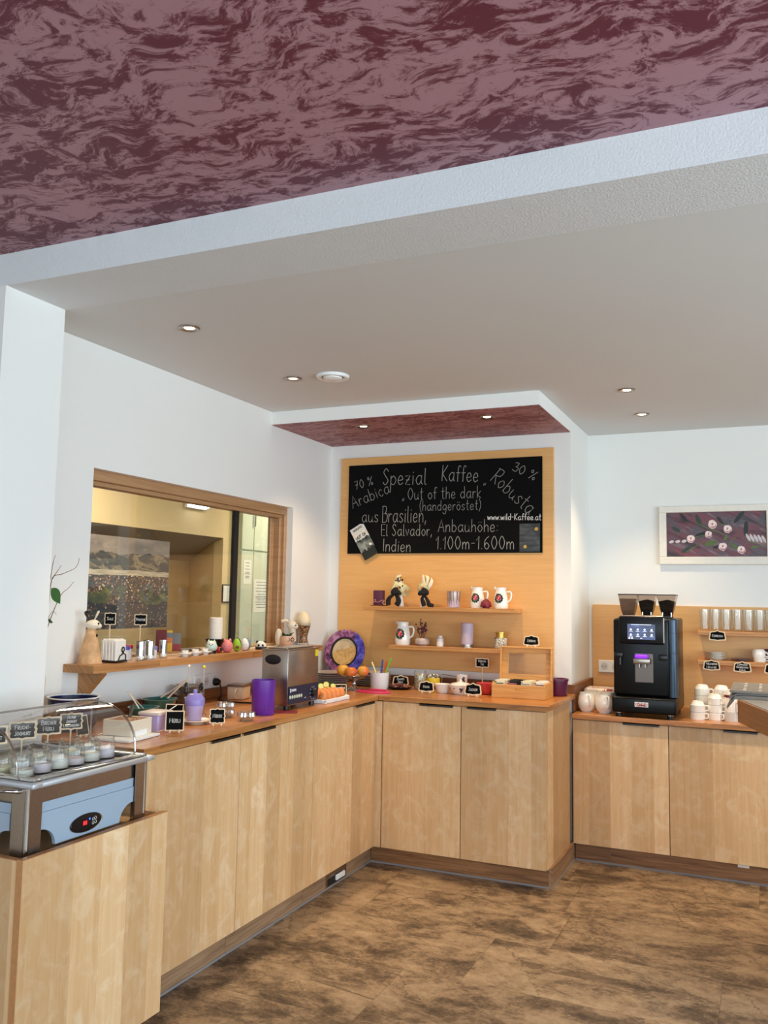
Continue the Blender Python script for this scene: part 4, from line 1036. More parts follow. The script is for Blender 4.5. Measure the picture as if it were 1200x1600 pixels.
# dog cup with a plant
t = thing('dog_planter', 'cream animal shaped planter with dark leaves at the shelf end', 'planter', (0.060, -0.640, SZ), 0.62)
MB().lathe([(0, 0), (0.026, 0), (0.036, 0.012), (0.042, 0.042), (0.040, 0.062), (0.036, 0.060), (0.036, 0.046), (0, 0.046)], mat('peach ceramic', (226, 184, 150), 0.4)).build('pot', t)
mb = MB(); mb.ell((0.030, 0.022, 0.125), (0.030, 0.026, 0.026), M_CREAM); mb.ell((0.052, 0.012, 0.117), (0.018, 0.018, 0.015), M_CREAM); mb.tube([(0.036, 0.030, 0.03), (0.036, 0.028, 0.075), (0.032, 0.024, 0.118)], [0.024, 0.022, 0.022], M_CREAM, 12)
hd = mb.build('rabbit_figure', t)
mb = MB()
for s, dz in ((-1, 0.0), (1, 0.006)):
    mb.tube(smooth_pts([(0.018, 0.024 + s * 0.010, 0.143), (-0.008, 0.022 + s * 0.014, 0.150 + dz), (-0.034, 0.022 + s * 0.014, 0.142 + dz)], 4), [0.006] * 2 + [0.010] * 4 + [0.009] * 2 + [0.004], M_CREAM, 10, flat=0.6)
mb.build('ears', hd)
MB().ell((0.052, -0.005, 0.124), (0.0045, 0.003, 0.005), M_BLACK, 8, 6).ell((0.068, 0.008, 0.122), (0.004, 0.004, 0.003), M_BLACK, 8, 6).build('eyes', hd)
MB().ell((-0.046, 0.012, 0.052), (0.022, 0.020, 0.052), M_CREAM).build('egg_figure', t)
mb = MB()
rnd = random.Random(4)
for i in range(16):
    a = rnd.uniform(0, 2 * PI); L = rnd.uniform(0.03, 0.052)
    p = Vector((0.012 * math.cos(a), 0.012 * math.sin(a), 0.050))
    q = p + Vector((math.cos(a) * L * 0.7, math.sin(a) * L * 0.7, L * rnd.uniform(0.35, 0.8)))
    mb.tube([p, (p + q) / 2 + Vector((0, 0, 0.008)), q], [0.004, 0.009, 0.001], M_DGREEN, 6, flat=0.35)
mb.build('leaves', t)
mb = MB()
for s in (-1, 1): mb.tube([(0.018 + s * 0.013 + 0.009 * math.cos(a * PI / 6), -0.0385, 0.042 + 0.010 * math.sin(a * PI / 6)) for a in range(12)], 0.0022, M_BLACK, 6, True)
mb.build('painted_glasses', t)
# big egg in a glass of nuts
t = thing('egg_glass', 'ivory egg standing in a tall glass filled with brown shells', 'decoration', (0.060, -0.440, SZ))
mb = MB(); mb.lathe([(0, 0), (0.036, 0), (0.034, 0.010), (0.027, 0.036), (0.026, 0.050), (0.035, 0.085), (0.044, 0.118), (0.046, 0.134)], M_GLASS, seg=28); mb.build('glass', t)
def shells_mat():
    g = G('brown shells', 0.55)
    v = g.n('TexVoronoi', Vector=g.co, Scale=120.0)
    sc = g.nt.nodes.new('ShaderNodeSeparateColor'); g.nt.links.new(v.outputs['Color'], sc.inputs[0])
    g.bump(v.outputs['Distance'], 0.8, 0.01)
    return g.out(g.ramp(sc.outputs[0], [(0.0, (84, 46, 22)), (0.5, (150, 92, 48)), (0.9, (206, 154, 100))]))
M_SHELLS = shells_mat()
o = MB().lathe([(0, 0.012), (0.028, 0.012), (0.0245, 0.036), (0.0245, 0.050), (0.033, 0.085), (0.0415, 0.118), (0, 0.122)], M_SHELLS, seg=28).build('shell_filling', t); o['kind'] = 'stuff'
mb = MB(); egg(mb, 0.041, 0.10, mat('ivory egg', (240, 222, 182), 0.5), (0, 0, 0.105)); mb.build('egg', t)

# ------------------------------------------------------------------ sockets and cable on the left wall
def socket(name, label, loc, n, rz, w=0.0715):
    t = thing(name, label, 'socket', loc, rz)
    MB().box(-n * w / 2, n * w / 2, -0.009, 0, -0.0385, 0.0385, M_WHITE, 0.003).build('cover_plate', t)
    for i in range(n):
        x = (i - (n - 1) / 2) * w
        mb = MB(); mb.lathe([(0.026, 0.0005), (0.0245, -0.001), (0.0225, -0.001), (0.0215, 0.0), (0, 0.0)], mat('socket well', (206, 204, 200), 0.5), seg=24, M=T(x, -0.0095, 0) @ RX(PI / 2)); mb.build('socket_well', t)
        mb = MB()
        for s in (-1, 1): mb.cyl(0.003, 0, 0.001, M_BLACK, seg=10, M=T(x + s * 0.0095, -0.0098, 0) @ RX(PI / 2))
        mb.build('socket_holes', t)
    return t
socket('wall_socket', 'triple white wall socket above the left counter', (0.0005, -1.362, 1.012), 3, PI / 2)
t = thing('power_cable', 'black plug and cable running from the triple socket to the steel bath', 'cable', (0.011, -1.29, 1.005))
MB().lathe([(0, 0), (0.020, 0), (0.020, 0.014), (0.013, 0.030), (0, 0.032)], M_BLACK, M=RY(PI / 2)).build('plug', t)
MB().tube(smooth_pts([(0.026, 0, -0.003), (0.040, 0, -0.03), (0.045, -0.004, -0.072), (0.060, -0.05, -0.0795), (0.13, -0.10, -0.0795), (0.22, -0.125, -0.0795), (0.30, -0.11, -0.0795), (0.36, -0.10, -0.0795), (0.42, -0.10, -0.0795)], 5), 0.0045, M_BLACK, 8).build('cord', t)

# ================================================================== left worktop (z = 0.92)
CZ = 0.9205
# vase with branches behind the pillar
t = thing('branch_vase', 'tall cream vase half hidden behind the white pillar with leafy branches', 'vase', (0.085, -2.605, CZ))
MB().lathe([(0, 0), (0.026, 0), (0.030, 0.02), (0.042, 0.14), (0.046, 0.20), (0.036, 0.256), (0.043, 0.279), (0.039, 0.279), (0.032, 0.255), (0, 0.25)], M_CREAM, seg=28).build('vase', t)
mb = MB()
def br(pts, r0): mb.tube(smooth_pts(pts, 4), [r0 * (1 - 0.6 * i / (4 * (len(pts) - 1))) for i in range(4 * (len(pts) - 1) + 1)], M_BROWN, 6)
o = Vector((0.085, -2.605, 0.92))
def L3(*a): return tuple(Vector(a) - o)
br([(0, 0, 0.22), L3(0.11, -2.58, 1.36), L3(0.12, -2.574, 1.508), L3(0.12, -2.52, 1.532), L3(0.12, -2.45, 1.560), L3(0.12, -2.431, 1.60)], 0.0022)
br([L3(0.12, -2.574, 1.512), L3(0.12, -2.545, 1.545), L3(0.12, -2.529, 1.567)], 0.0016)
br([(0, 0, 0.22), L3(0.11, -2.585, 1.40), L3(0.12, -2.575, 1.56), L3(0.12, -2.562, 1.605)], 0.002)
br([(0, 0, 0.24), L3(0.11, -2.57, 1.33), L3(0.12, -2.526, 1.443), L3(0.12, -2.485, 1.475), L3(0.12, -2.455, 1.503)], 0.002)
br([(0, 0, 0.24), L3(0.12, -2.576, 1.368), L3(0.12, -2.54, 1.372)], 0.0014)
mb.build('branch', t)
def leaf(name, M, L, W, m, par):
    mb = MB(); n = 8; vs = []; fs = []
    for i in range(n + 1):
        u = i / n; ww = W * math.sin(PI * min(1, u ** 0.8)) / 2
        vs += [(u * L, -ww, 0.12 * ww), (u * L, 0, -0.02 * L * u), (u * L, ww, 0.12 * ww)]
    for i in range(n):
        a = 3 * i
        fs += [(a, a + 1, a + 4, a + 3), (a + 1, a + 2, a + 5, a + 4)]
    mb.add(vs, fs, m, True, M); return mb.build(name, par)
leaf('leaf', T(*L3(0.12, -2.575, 1.475)) @ RZ(PI / 2 - 0.2) @ RY(0.95) @ RX(1.2), 0.075, 0.06, M_GREEN, t)
leaf('leaf', T(*L3(0.12, -2.585, 1.35)) @ RZ(PI / 2) @ RY(0.3) @ RX(1.0), 0.03, 0.02, M_DGREEN, t)
t = thing('navy_pot', 'dark navy blue pot with pale rim behind the clear food dome', 'pot', (0.150, -2.455, CZ))
MB().lathe([(0, 0), (0.075, 0), (0.090, 0.02), (0.096, 0.118), (0.100, 0.122), (0.094, 0.124), (0.088, 0.020), (0, 0.016)], M_NAVY, seg=32).build('pot_body', t)
MB().lathe([(0.094, 0.1235), (0.1005, 0.1235), (0.101, 0.128), (0.094, 0.128)], M_WHITE, seg=32).build('rim', t)
# dishes with tongs
def dish(name, label, x, y, r, h, m, rz=0, food=None, cat='dish'):
    t = thing(name, label, cat, (x, y, CZ), rz)
    MB().lathe([(0, 0), (r * 0.62, 0), (r * 0.70, 0.004), (r * 0.96, h - 0.004), (r, h), (r * 0.94, h), (r * 0.66, 0.010), (0, 0.008)], m, seg=28).build('bowl', t)
    if food: food['kind'] = 'stuff'
    return t
dish('teal_dish', 'small teal green dish nearest the clear food dome', 0.250, -2.150, 0.066, 0.062, M_TEALP)
dish('teal_dish', 'larger dark teal dish below the steel tongs', 0.155, -1.925, 0.080, 0.068, M_TEALP)
def tongs(name, label, a, b, cat='tongs', open_=0.03, r=0.004, m=None):
    m = m or M_TONG
    a = Vector(a); b = Vector(b); c = (a + b) / 2; d = (b - a); side = d.cross(Vector((0, 0, 1))).normalized()
    t = thing(name, label, cat, tuple(a))
    for s in (-1, 1):
        pts = [(0, 0, 0), d * 0.5 + side * s * open_ * 0.35, d + side * s * open_]
        MB().tube(smooth_pts([tuple(p) if not isinstance(p, tuple) else p for p in pts], 4), [r * 1.6, r * 1.8, r * 1.8, r * 1.6, r * 1.3, r * 1.2, r * 1.2, r * 1.5, r * 1.7], m, 8, flat=0.3).build('arm', t)
tongs('steel_tongs', 'steel serving tongs rising out of the small teal dish', (0.175, -2.165, 1.046), (0.262, -2.142, 0.945))
tongs('steel_tongs', 'long steel tongs leaning on the larger teal dish', (0.225, -1.800, 1.075), (0.200, -1.950, 0.996), open_=0.022)
# glass bowls, nested
for i in range(4):
    r = 0.074 - 0.0 * i
    z = CZ + i * 0.020
    single(MB().lathe([(0, 0), (r * 0.45, 0), (r * 0.5, 0.003), (r * 0.9, 0.034), (r, 0.042), (r * 0.94, 0.042), (r * 0.82, 0.034), (r * 0.45, 0.006), (0, 0.005)], M_GLASS if i % 2 == 0 else M_GLITTER, seg=14),
           'glass_bowl', 'clear cut glass bowl in the nested stack, %s from the bottom' % ORD[i], 'bowl', (0.105, -1.640, z), group='nested glass bowls')
# cup with lilac lid on saucer
t = thing('saucer', 'cream saucer carrying the lilac sugar pourer', 'saucer', (0.475, -2.085, CZ))
MB().lathe([(0, 0), (0.034, 0), (0.036, 0.004), (0.062, 0.014), (0.061, 0.017), (0.034, 0.008), (0, 0.007)], M_CREAM, seg=32).build('plate', t)
t = thing('lidded_cup', 'lilac lidded pourer cup on a cream saucer with a spoon', 'cup', (0.455, -2.070, CZ + 0.0078))
MB().lathe([(0, 0), (0.030, 0), (0.0385, 0.082), (0, 0.082)], M_LILAC, seg=28).build('cup', t)
MB().lathe([(0.0405, 0.066), (0.042, 0.088), (0.041, 0.092), (0.028, 0.112), (0.011, 0.115), (0.008, 0.118), (0.009, 0.127), (0.008, 0.131), (0, 0.132), ], M_LILACD, seg=28).build('lid', t)
tongs('long_spoon', 'thin steel spoon handle crossing in front of the lilac pourer', (0.428, -2.160, 1.000), (0.420, -2.225, 0.975), 'spoon', 0.002, 0.0022)
# cutlery holder with two bead-topped rods
t = thing('cutlery_glass', 'glass full of dark spoons behind the lilac pourer', 'cutlery', (0.300, -1.880, CZ))
MB().lathe([(0, 0), (0.030, 0), (0.036, 0.078), (0.034, 0.078), (0.028, 0.006), (0, 0.006)], M_GLASS).build('glass', t)
rnd = random.Random(11)
for i in range(6):
    a = rnd.uniform(0, 2 * PI); b = a + rnd.uniform(-0.5, 0.5)
    p0 = Vector((0.016 * math.cos(a + PI), 0.016 * math.sin(a + PI), 0.010)); p1 = Vector((0.042 * math.cos(b), 0.042 * math.sin(b), 0.115 + rnd.uniform(-0.015, 0.015)))
    mb = MB(); mb.tube([p0, p1], 0.0028, M_DARKSTEEL, 6); mb.ell(tuple(p1), (0.010, 0.006, 0.015), M_DARKSTEEL, 12, 8); mb.build('spoon', t)
for lb, x, y, z1 in (('left thin metal rod with a cream bead top behind the lilac pourer', 0.268, -1.858, 1.128), ('right thin metal rod with a yellow bead top behind the lilac pourer', 0.345, -1.850, 1.128)):
    t = thing('bead_rod', lb, 'rod', (x, y, CZ), group='bead topped rods')
    MB().cyl(0.012, 0, 0.004, M_STEEL).build('foot', t)
    MB().tube([(0, 0, 0.003), (-0.006, 0.0, z1 - CZ)], 0.0014, M_STEEL, 6).build('rod', t)
    mb = MB(); mb.ell((-0.006, 0, z1 - CZ + 0.006), (0.0075, 0.0075, 0.0075), M_CREAM if x < 0.3 else M_YELLOW, 12, 8); mb.build('bead', t)
# lilac box with lid, tray with nuts
t = thing('lilac_box', 'lilac plastic food box with a pale lid behind the Müsli sign', 'box', (0.435, -2.300, CZ), 0.1)
MB().box(-0.045, 0.045, -0.050, 0.050, 0, 0.062, M_LILAC, 0.008, seg=3).build('box_body', t)
MB().box(-0.049, 0.049, -0.054, 0.054, 0.060, 0.074, mat('pale lid', (214, 200, 194), 0.4), 0.005, seg=2).build('lid', t)
MB().box(-0.048, 0.048, -0.053, 0.053, 0, 0.004, M_WHITE, 0.0015).build('base_rim', t)
t = thing('serving_tray', 'low white plate under the square dish of nuts', 'plate', (0.470, -2.500, CZ), 0.1)
MB().box(-0.085, 0.085, -0.12, 0.085, 0, 0.010, M_WHITE, 0.004, seg=2).build('plate', t)
t = thing('nut_dish', 'square cream dish of nuts with a white price card', 'dish', (0.455, -2.490, CZ + 0.0105), 0.1)
mb = MB()
for M in (0, 1, 2, 3):
    mb.box(-0.062, 0.062, -0.066, -0.060, 0.0, 0.058, M_CREAM, 0.002, RZ(M * PI / 2))
mb.box(-0.062, 0.062, -0.062, 0.062, 0, 0.005, M_CREAM); mb.build('dish', t)
o = MB().box(-0.059, 0.059, -0.059, 0.059, 0.005, 0.0555, M_SHELLS).build('nut_filling', t); o['kind'] = 'stuff'
MB().box(-0.045, 0.030, -0.0005, 0.0015, 0.0, 0.052, M_WHITE, 0, T(0.0665, 0.0, 0) @ RZ(PI / 2) @ RX(-0.05)).build('price_card', t)
tongs('steel_tongs', 'dark steel spoon resting on the nut dish', (0.400, -2.395, 1.030), (0.445, -2.475, 0.976), 'tongs', 0.006, 0.0035, M_DARKSTEEL)
chalk_sign('square chalk sign reading Müsli at the front of the left counter', 'plain', 0.072, 0.078, ['Müsli'], (0.548, -2.325, CZ), 0.62, 0.28)
chalk_sign('square chalk sign behind the Müsli sign, partly hidden', 'plain', 0.078, 0.070, None, (0.375, -2.105, CZ), 0.35, 0.25)
chalk_sign('notched chalk sign reading Nüsse right of the lilac pourer', 'ornate', 0.068, 0.066, ['Nüsse'], (0.585, -2.090, CZ), 0.62, 0.18)
# sparkling glass dishes
M_SPARK = mat('lit crystal glass', (250, 232, 200), 0.05, spec=0.9, alpha=0.55, emit=(255, 220, 160), estr=0.0)
def crystal(label, x, y, r, h, lay):
    t = thing('crystal_dish', label, 'dish', (x, y, CZ), group='crystal dishes')
    for k in range(lay):
        mb = MB(); z = k * h; vs = []; fs = []; n = 16
        for a in range(n * 2):
            q = PI * a / n; rr = r * (1.0 if a % 2 == 0 else 0.88)
            vs += [(rr * 0.62 * math.cos(q), rr * 0.62 * math.sin(q), z), (rr * math.cos(q), rr * math.sin(q), z + h * 0.55), (rr * 0.93 * math.cos(q), rr * 0.93 * math.sin(q), z + h), (r * 0.5 * math.cos(q), r * 0.5 * math.sin(q), z + h * 0.35)]
        for a in range(2 * n):
            i, j = 4 * a, 4 * ((a + 1) % (2 * n))
            fs += [(i, j, j + 1, i + 1), (i + 1, j + 1, j + 2, i + 2), (i + 2, j + 2, j + 3, i + 3)]
        fs.append(tuple(4 * a for a in range(2 * n))); fs.append(tuple(4 * a + 3 for a in range(2 * n)))
        mb.add(vs, fs, M_GLITTER, False); mb.build('faceted_glass', t)
    MB().cyl(0.016, h * (lay - 1) + h * 0.36, h * (lay - 1) + h * 0.62, M_WAXW).build('tea_light', t)
crystal('taller stacked crystal glass dish with tea light beside the Nüsse sign', 0.468, -1.862, 0.045, 0.032, 2)
crystal('low crystal glass tea light dish in front of the violet bin', 0.606, -1.905, 0.042, 0.036, 1)
# violet bin
t = thing('violet_bin', 'violet plastic table bin with two holes on the left counter', 'bin', (0.558, -1.690, CZ), 0.6)
MB().lathe([(0, 0), (0.049, 0), (0.052, 0.004), (0.0545, 0.150), (0.0545, 0.156), (0.051, 0.156), (0.048, 0.006), (0, 0.005)], M_PURP, seg=36).build('bin', t)
mb = MB()
for dx, dz in ((0.006, 0.040), (0.020, 0.042), (0.004, 0.026), (0.022, 0.028)): mb.ell((dx, -0.0515 * math.cos(dx / 0.052), dz), (0.004, 0.002, 0.005), M_PURPD, 10, 8)
mb.build('face_holes', t)
single(MB().box(-0.06, 0.06, -0.05, 0.05, 0, 0.0015, M_DRED), 'red_reflection', 'dark red flat sheet painting a reflection on the worktop by the violet bin', 'mat', (0.605, -1.575, CZ), 0.5)  # thin sheet that paints a reddish reflection onto the worktop
# cream box with wire handle
t = thing('cream_tin', 'small cream enamel tin with a wire loop handle behind the violet bin', 'tin', (0.140, -1.255, CZ), 0.2)
MB().box(-0.045, 0.045, -0.055, 0.055, 0, 0.072, M_CREAM, 0.010, seg=3).build('tin_body', t)
MB().box(-0.047, 0.047, -0.057, 0.057, 0.066, 0.078, M_STEEL, 0.003).build('lid', t)
MB().tube(smooth_pts([(0.01, -0.055, 0.06), (0.01, -0.078, 0.045), (0.01, -0.080, 0.018), (0.01, -0.064, 0.012), (0.01, -0.064, 0.028)], 4), 0.003, M_CREAM, 8).build('loop_handle', t)
# stainless ultrasonic bath
t = thing('steel_bath', 'tall stainless steel heated bath with dark blue control panel', 'appliance', (0.520, -1.378, CZ))
o = Vector((0.520, -1.378, 0.9205)); x0, x1, y0, y1 = 0.446 - o.x, 0.592 - o.x, -1.530 + 1.378, -1.226 + 1.378
MB().box(x0, x1, y0, y1, 0.020, 0.283, M_STEEL, 0.004, seg=2).build('housing', t)
MB().box(x0 - 0.004, x1 + 0.004, y0 - 0.004, y1 + 0.004, 0.279, 0.285, M_STEEL, 0.0025).build('top_rim', t)
MB().box(x0 + 0.018, x1 - 0.018, y0 + 0.02, y1 - 0.02, 0.285, 0.292, M_STEEL, 0.003).build('lid', t)
p = MB().box(x1 - 0.0005, x1 + 0.003, y0 + 0.004, y1 - 0.004, 0.026, 0.110, mat('dark blue control foil', (22, 32, 62), 0.35)).build('control_panel', t)
mb = MB(); kw = mat('white panel print', (222, 226, 230), 0.6)
MP = T(x1 + 0.0035, y0, 0) @ RZ(PI / 2)
mb.box(0.018, 0.028, -0.0005, 0.0003, 0.082, 0.100, kw, 0, MP)
for i in range(6): mb.box(0.033 + i * 0.0075, 0.0385 + i * 0.0075, -0.0005, 0.0003, 0.086, 0.097, kw, 0, MP)
mb.build('maker_mark', p)
for i in range(6):
    MB().lathe([(0, 0.002), (0.006, 0.002), (0.0085, 0.001), (0.0088, 0)], mat('pale button', (206, 214, 190), 0.5), seg=18, M=MP @ T(0.020 + i * 0.0215, 0, 0.060) @ RX(PI / 2)).build('push_button', p)
MB().lathe([(0, 0.014), (0.018, 0.014), (0.021, 0), (0, 0)], M_BLACK, seg=24, M=MP @ T(0.245, 0, 0.062) @ RX(PI / 2)).build('rotary_knob', p)
mb = MB()
for a in range(10):
    q = a * 2 * PI / 10
    mb.box(0.245 + 0.030 * math.cos(q) - 0.002, 0.245 + 0.030 * math.cos(q) + 0.002, -0.0005, 0.0003, 0.062 + 0.030 * math.sin(q) - 0.002, 0.062 + 0.030 * math.sin(q) + 0.002, kw, 0, MP)
mb.box(0.160, 0.175, -0.0005, 0.0003, 0.045, 0.048, kw, 0, MP); mb.build('dial_marks', p)
hm = MB(); hm.ell((0, 0, 0), (0.045, 0.003, 0.024), M_BLACK, 24, 12, T((x0 + x1) / 2 - 0.012, y0 - 0.0005, 0.236)); hm.build('carry_grip', t)
MB().box(x1 + 0.0002, x1 + 0.0012, y1 - 0.038, y1 - 0.006, 0.242, 0.274, M_YELLOW).build('warning_sticker', t)
for a, b in ((x0 + 0.02, y0 + 0.025), (x1 - 0.02, y0 + 0.025), (x0 + 0.02, y1 - 0.03), (x1 - 0.02, y1 - 0.03)):
    MB().cyl(0.014, 0, 0.021, M_BLACK, (a, b, 0), 16).build('foot', t)

# ================================================================== warming trolley with clear roll-top dome
TB = 0.7005
t = thing('food_warmer', 'steel food warmer with clear roll-top dome standing in the birch box', 'food warmer', (0.505, -2.995, TB))
o = Vector((0.505, -2.995, TB)); M = T(-o.x, -o.y, -o.z)
RX0, RX1, RY0, RY1 = 0.232, 0.780, -3.264, -2.7285
for (lx, sx) in ((RX1 - 0.022, 1), (RX0 + 0.022, -1)):
    for (ly, sy) in ((RY0 + 0.006, 1), (RY1 - 0.014, -1)):
        mb = MB()
        X0, X1 = (lx - 0.060, lx) if sx > 0 else (lx, lx + 0.060)
        Y0, Y1 = (ly, ly + 0.055) if sy > 0 else (ly - 0.055, ly)
        mb.box(X0, X1, Y0 if sy > 0 else Y1 - 0.003, Y0 + 0.003 if sy > 0 else Y1, TB, 0.902, M_STEEL, 0, M)
        mb.box(X1 - 0.003 if sx > 0 else X0, X1 if sx > 0 else X0 + 0.003, Y0, Y1, TB, 0.902, M_STEEL, 0, M)
        mb.tube([(X1 - 0.006 if sx > 0 else X0 + 0.006, Y0 + 0.006 if sy > 0 else Y1 - 0.006, TB), (X1 - 0.006 if sx > 0 else X0 + 0.006, Y0 + 0.006 if sy > 0 else Y1 - 0.006, 0.902)], 0.0085, M_CHROME, 12, M=M)
        mb.build('leg', t)
# water bath and grey blue housing
MB().box(RX0 + 0.035, RX1 - 0.034, RY0 + 0.030, RY1 - 0.030, 0.846, 0.902, M_STEEL, 0.004, M).build('water_pan', t)
def cut(n0, n1, z0, z1, w):   # housing outline with quarter-round lower corners
    pts = [(n0, z1), (n0, z0 + w)]
    for i in range(1, 7):
        a = i / 7 * PI / 2
        pts.append((n0 + w * 1.15 * math.sin(a), z0 + w * math.cos(a)))
    pts += [(n0 + w * 1.15, z0), (n1 - w * 1.15, z0)]
    for i in range(6, 0, -1):
        a = i / 7 * PI / 2
        pts.append((n1 - w * 1.15 * math.sin(a), z0 + w * math.cos(a)))
    pts += [(n1, z0 + w), (n1, z1)]
    return pts
ha = MB()
ha.prism(cut(RY0 + 0.064, RY1 - 0.068, TB + 0.020, 0.823, 0.055), 0.012, M_GREYBLUE, M @ T(0.738, 0, 0) @ RZ(PI / 2) @ RX(PI / 2))
ha.prism([(RY0 + 0.064, 0.8235), (RY1 - 0.068, 0.8235), (RY1 - 0.068, 0.851), (RY0 + 0.064, 0.851)], 0.009, M_GREYBLUE, M @ T(0.738, 0, 0) @ RZ(PI / 2) @ RX(PI / 2))
h = ha.build('housing', t)
hb = MB()
hb.prism(cut(RX0 + 0.10, RX1 - 0.10, TB + 0.020, 0.823, 0.055), 0.012, M_GREYBLUE, M @ T(0, RY0 + 0.030, 0) @ FRONT)
hb.prism([(RX0 + 0.10, 0.8235), (RX1 - 0.10, 0.8235), (RX1 - 0.10, 0.851), (RX0 + 0.10, 0.851)], 0.009, M_GREYBLUE, M @ T(0, RY0 + 0.030, 0) @ FRONT)
hb.build('housing', t)
MPB = M @ T(0.7505, -3.012, 0.755) @ RZ(PI / 2)
b = MB().lathe([(1.0, 0), (0.97, 0.04), (0, 0.06)], M_BLACK, seg=36, M=MPB @ RX(PI / 2) @ SCL(0.066, 0.026, 0.05)).build('control_panel', h)
MB().lathe([(1.0, 0.0), (1.06, 0.02), (1.06, 0.0)], M_STEEL, seg=36, M=MPB @ RX(PI / 2) @ SCL(0.066, 0.026, 0.05)).build('panel_rim', h)
mb = MB(); kr = mat('red digits', (220, 30, 40), 0.5, emit=(255, 40, 50), estr=1.6)
mb.box(-0.020, 0.000, -0.0045, -0.0036, -0.006, 0.009, mat('display back', (90, 16, 24), .4), 0, MPB)
for dx in (-0.017, -0.008): mb.box(dx, dx + 0.006, -0.0050, -0.0045, -0.004, 0.007, kr, 0, MPB)
mb.build('display', h)
MB().ell((0.010, -0.0045, 0.010), (0.003, 0.001, 0.003), mat('blue lamp', (60, 110, 250), .4, emit=(60, 110, 255), estr=2.0), 10, 8, MPB).build('indicator_lamp', h)
mb = MB()
for dx, dz in ((0.026, 0.006), (0.036, 0.008), (0.026, -0.006), (0.037, -0.004)): mb.lathe([(0.0035, 0.0), (0.0045, 0.0005), (0.0048, 0)], M_CHALKW, seg=14, M=MPB @ T(dx, -0.0040, dz) @ RX(PI / 2))
mb.build('push_button', h)
# tray rim
mb = MB()
def ringrect(z0, z1, gx, gy, w, m):
    mb.box(RX0 + gx, RX1 - gx, RY0 + gy, RY0 + gy + w, z0, z1, m, 0.004, M, 2); mb.box(RX0 + gx, RX1 - gx, RY1 - gy - w, RY1 - gy, z0, z1, m, 0.004, M, 2)
    mb.box(RX0 + gx, RX0 + gx + w, RY0 + gy + w - 0.006, RY1 - gy - w + 0.006, z0, z1 - 0.0004, m, 0.004, M, 2); mb.box(RX1 - gx - w, RX1 - gx, RY0 + gy + w - 0.006, RY1 - gy - w + 0.006, z0, z1 - 0.0004, m, 0.004, M, 2)
M_RIM = mat('satin steel rim', (196, 200, 206), 0.45, 0.75)
ringrect(0.902, 0.9175, 0, 0, 0.040, M_RIM); ringrect(0.917, 0.925, 0.018, 0.018, 0.036, M_CHROME)
mb.box(RX0 + 0.03, RX1 - 0.03, RY0 + 0.03, RY1 - 0.03, 0.905, 0.9115, M_STEEL, 0, M)
mb.build('tray_rim', t)
MB().tube(smooth_pts([(0.60, RY0 + 0.028, 0.885), (0.60, RY0 - 0.012, 0.895), (0.66, RY0 - 0.028, 0.895), (0.72, RY0 - 0.012, 0.895), (0.72, RY0 + 0.028, 0.885)], 5), 0.006, M_CHROME, 10, M=M).build('carry_handle', t)
# roll-top dome
CXD, A, B, ZD = 0.505, 0.198, 0.160, 0.925
Y0, Y1 = RY0 + 0.014, RY1 - 0.012
def arc(n=20): return [(CXD + A * math.cos(PI * i / n), ZD + B * math.sin(PI * i / n) ** 0.85) for i in range(n + 1)]
mb = MB(); ar = arc(); n = len(ar)
for yy in (Y0, Y1):
    mb.add([(x, yy, z) for x, z in ar], [tuple(range(n))], M_ACRYL, False, M)
mb.add([(x, yy, z) for yy in (Y0, (Y0 + Y1) / 2, Y1) for x, z in ar], [(k * n + i, k * n + i + 1, (k + 1) * n + i + 1, (k + 1) * n + i) for k in (0, 1) for i in range(n - 1)], M_ACRYL, True, M)
d = mb.build('dome', t)
for yy in (Y0, Y1): MB().tube([(x, yy, z) for x, z in ar], 0.0042, M_ACRYLE, 8, M=M).build('dome_edge', d)
MB().tube([(CXD, Y0, ZD + B), (CXD, Y1, ZD + B)], 0.0032, M_ACRYLE, 8, M=M).build('dome_ridge', d)
mb = MB(); mb.tube([(CXD, Y1 - 0.002, ZD), (CXD, Y1 - 0.002, ZD + B - 0.01)], 0.004, M_ACRYLE, 8, M=M); mb.build('support_rod', d)
# jars of yoghurt under the dome
YJ = [mat('cream yoghurt', (236, 232, 220), .4), mat('vanilla yoghurt', (236, 228, 190), .4), mat('berry yoghurt', (228, 216, 222), .4), mat('plain yoghurt', (240, 240, 236), .4)]
rows = [(0.640, [-3.172, -3.1016, -3.0312, -2.9608, -2.8904, -2.82], 'front row'), (0.555, [-3.172, -3.1016, -3.0312, -2.9608, -2.8904, -2.82], 'rear row')]
for x, ysr, rn in rows:
    for i, y in enumerate(ysr):
        t = thing('yoghurt_jar', 'small glass jar of yoghurt under the dome, %s from the left in the %s' % (ORD[i], rn), 'jar', (x, y, 0.9118), group='yoghurt jars under the dome')
        MB().lathe([(0, 0), (0.031, 0), (0.034, 0.005), (0.034, 0.052), (0.029, 0.060), (0.031, 0.066), (0.028, 0.066)], M_GLASS, seg=20).build('glass', t)
        MB().lathe([(0, 0.003), (0.0325, 0.003), (0.0325, 0.022 + 0.006 * (i % 3)), (0, 0.022 + 0.006 * (i % 3))], YJ[(i * 2 + (x < 0.6)) % 4], seg=20).build('yoghurt', t)
M_SLATEG = mat('dark grey chalk surface', (40, 40, 42), 0.8)
GS = 'signs under the dome'
chalk_sign('chalk sign reading Natur-Joghurt at the left end of the dome', 'ornate', 0.088, 0.062, ['Natur-', 'Joghurt'], (0.490, -3.150, 0.9118), 0.95, 0.04, stick=0.074, group=GS, face=M_SLATEG)
chalk_sign('chalk sign reading Frucht-Joghurt under the dome', 'ornate', 0.090, 0.062, ['Frucht-', 'Joghurt'], (0.490, -3.035, 0.9118), 0.95, 0.04, stick=0.074, group=GS, face=M_SLATEG)
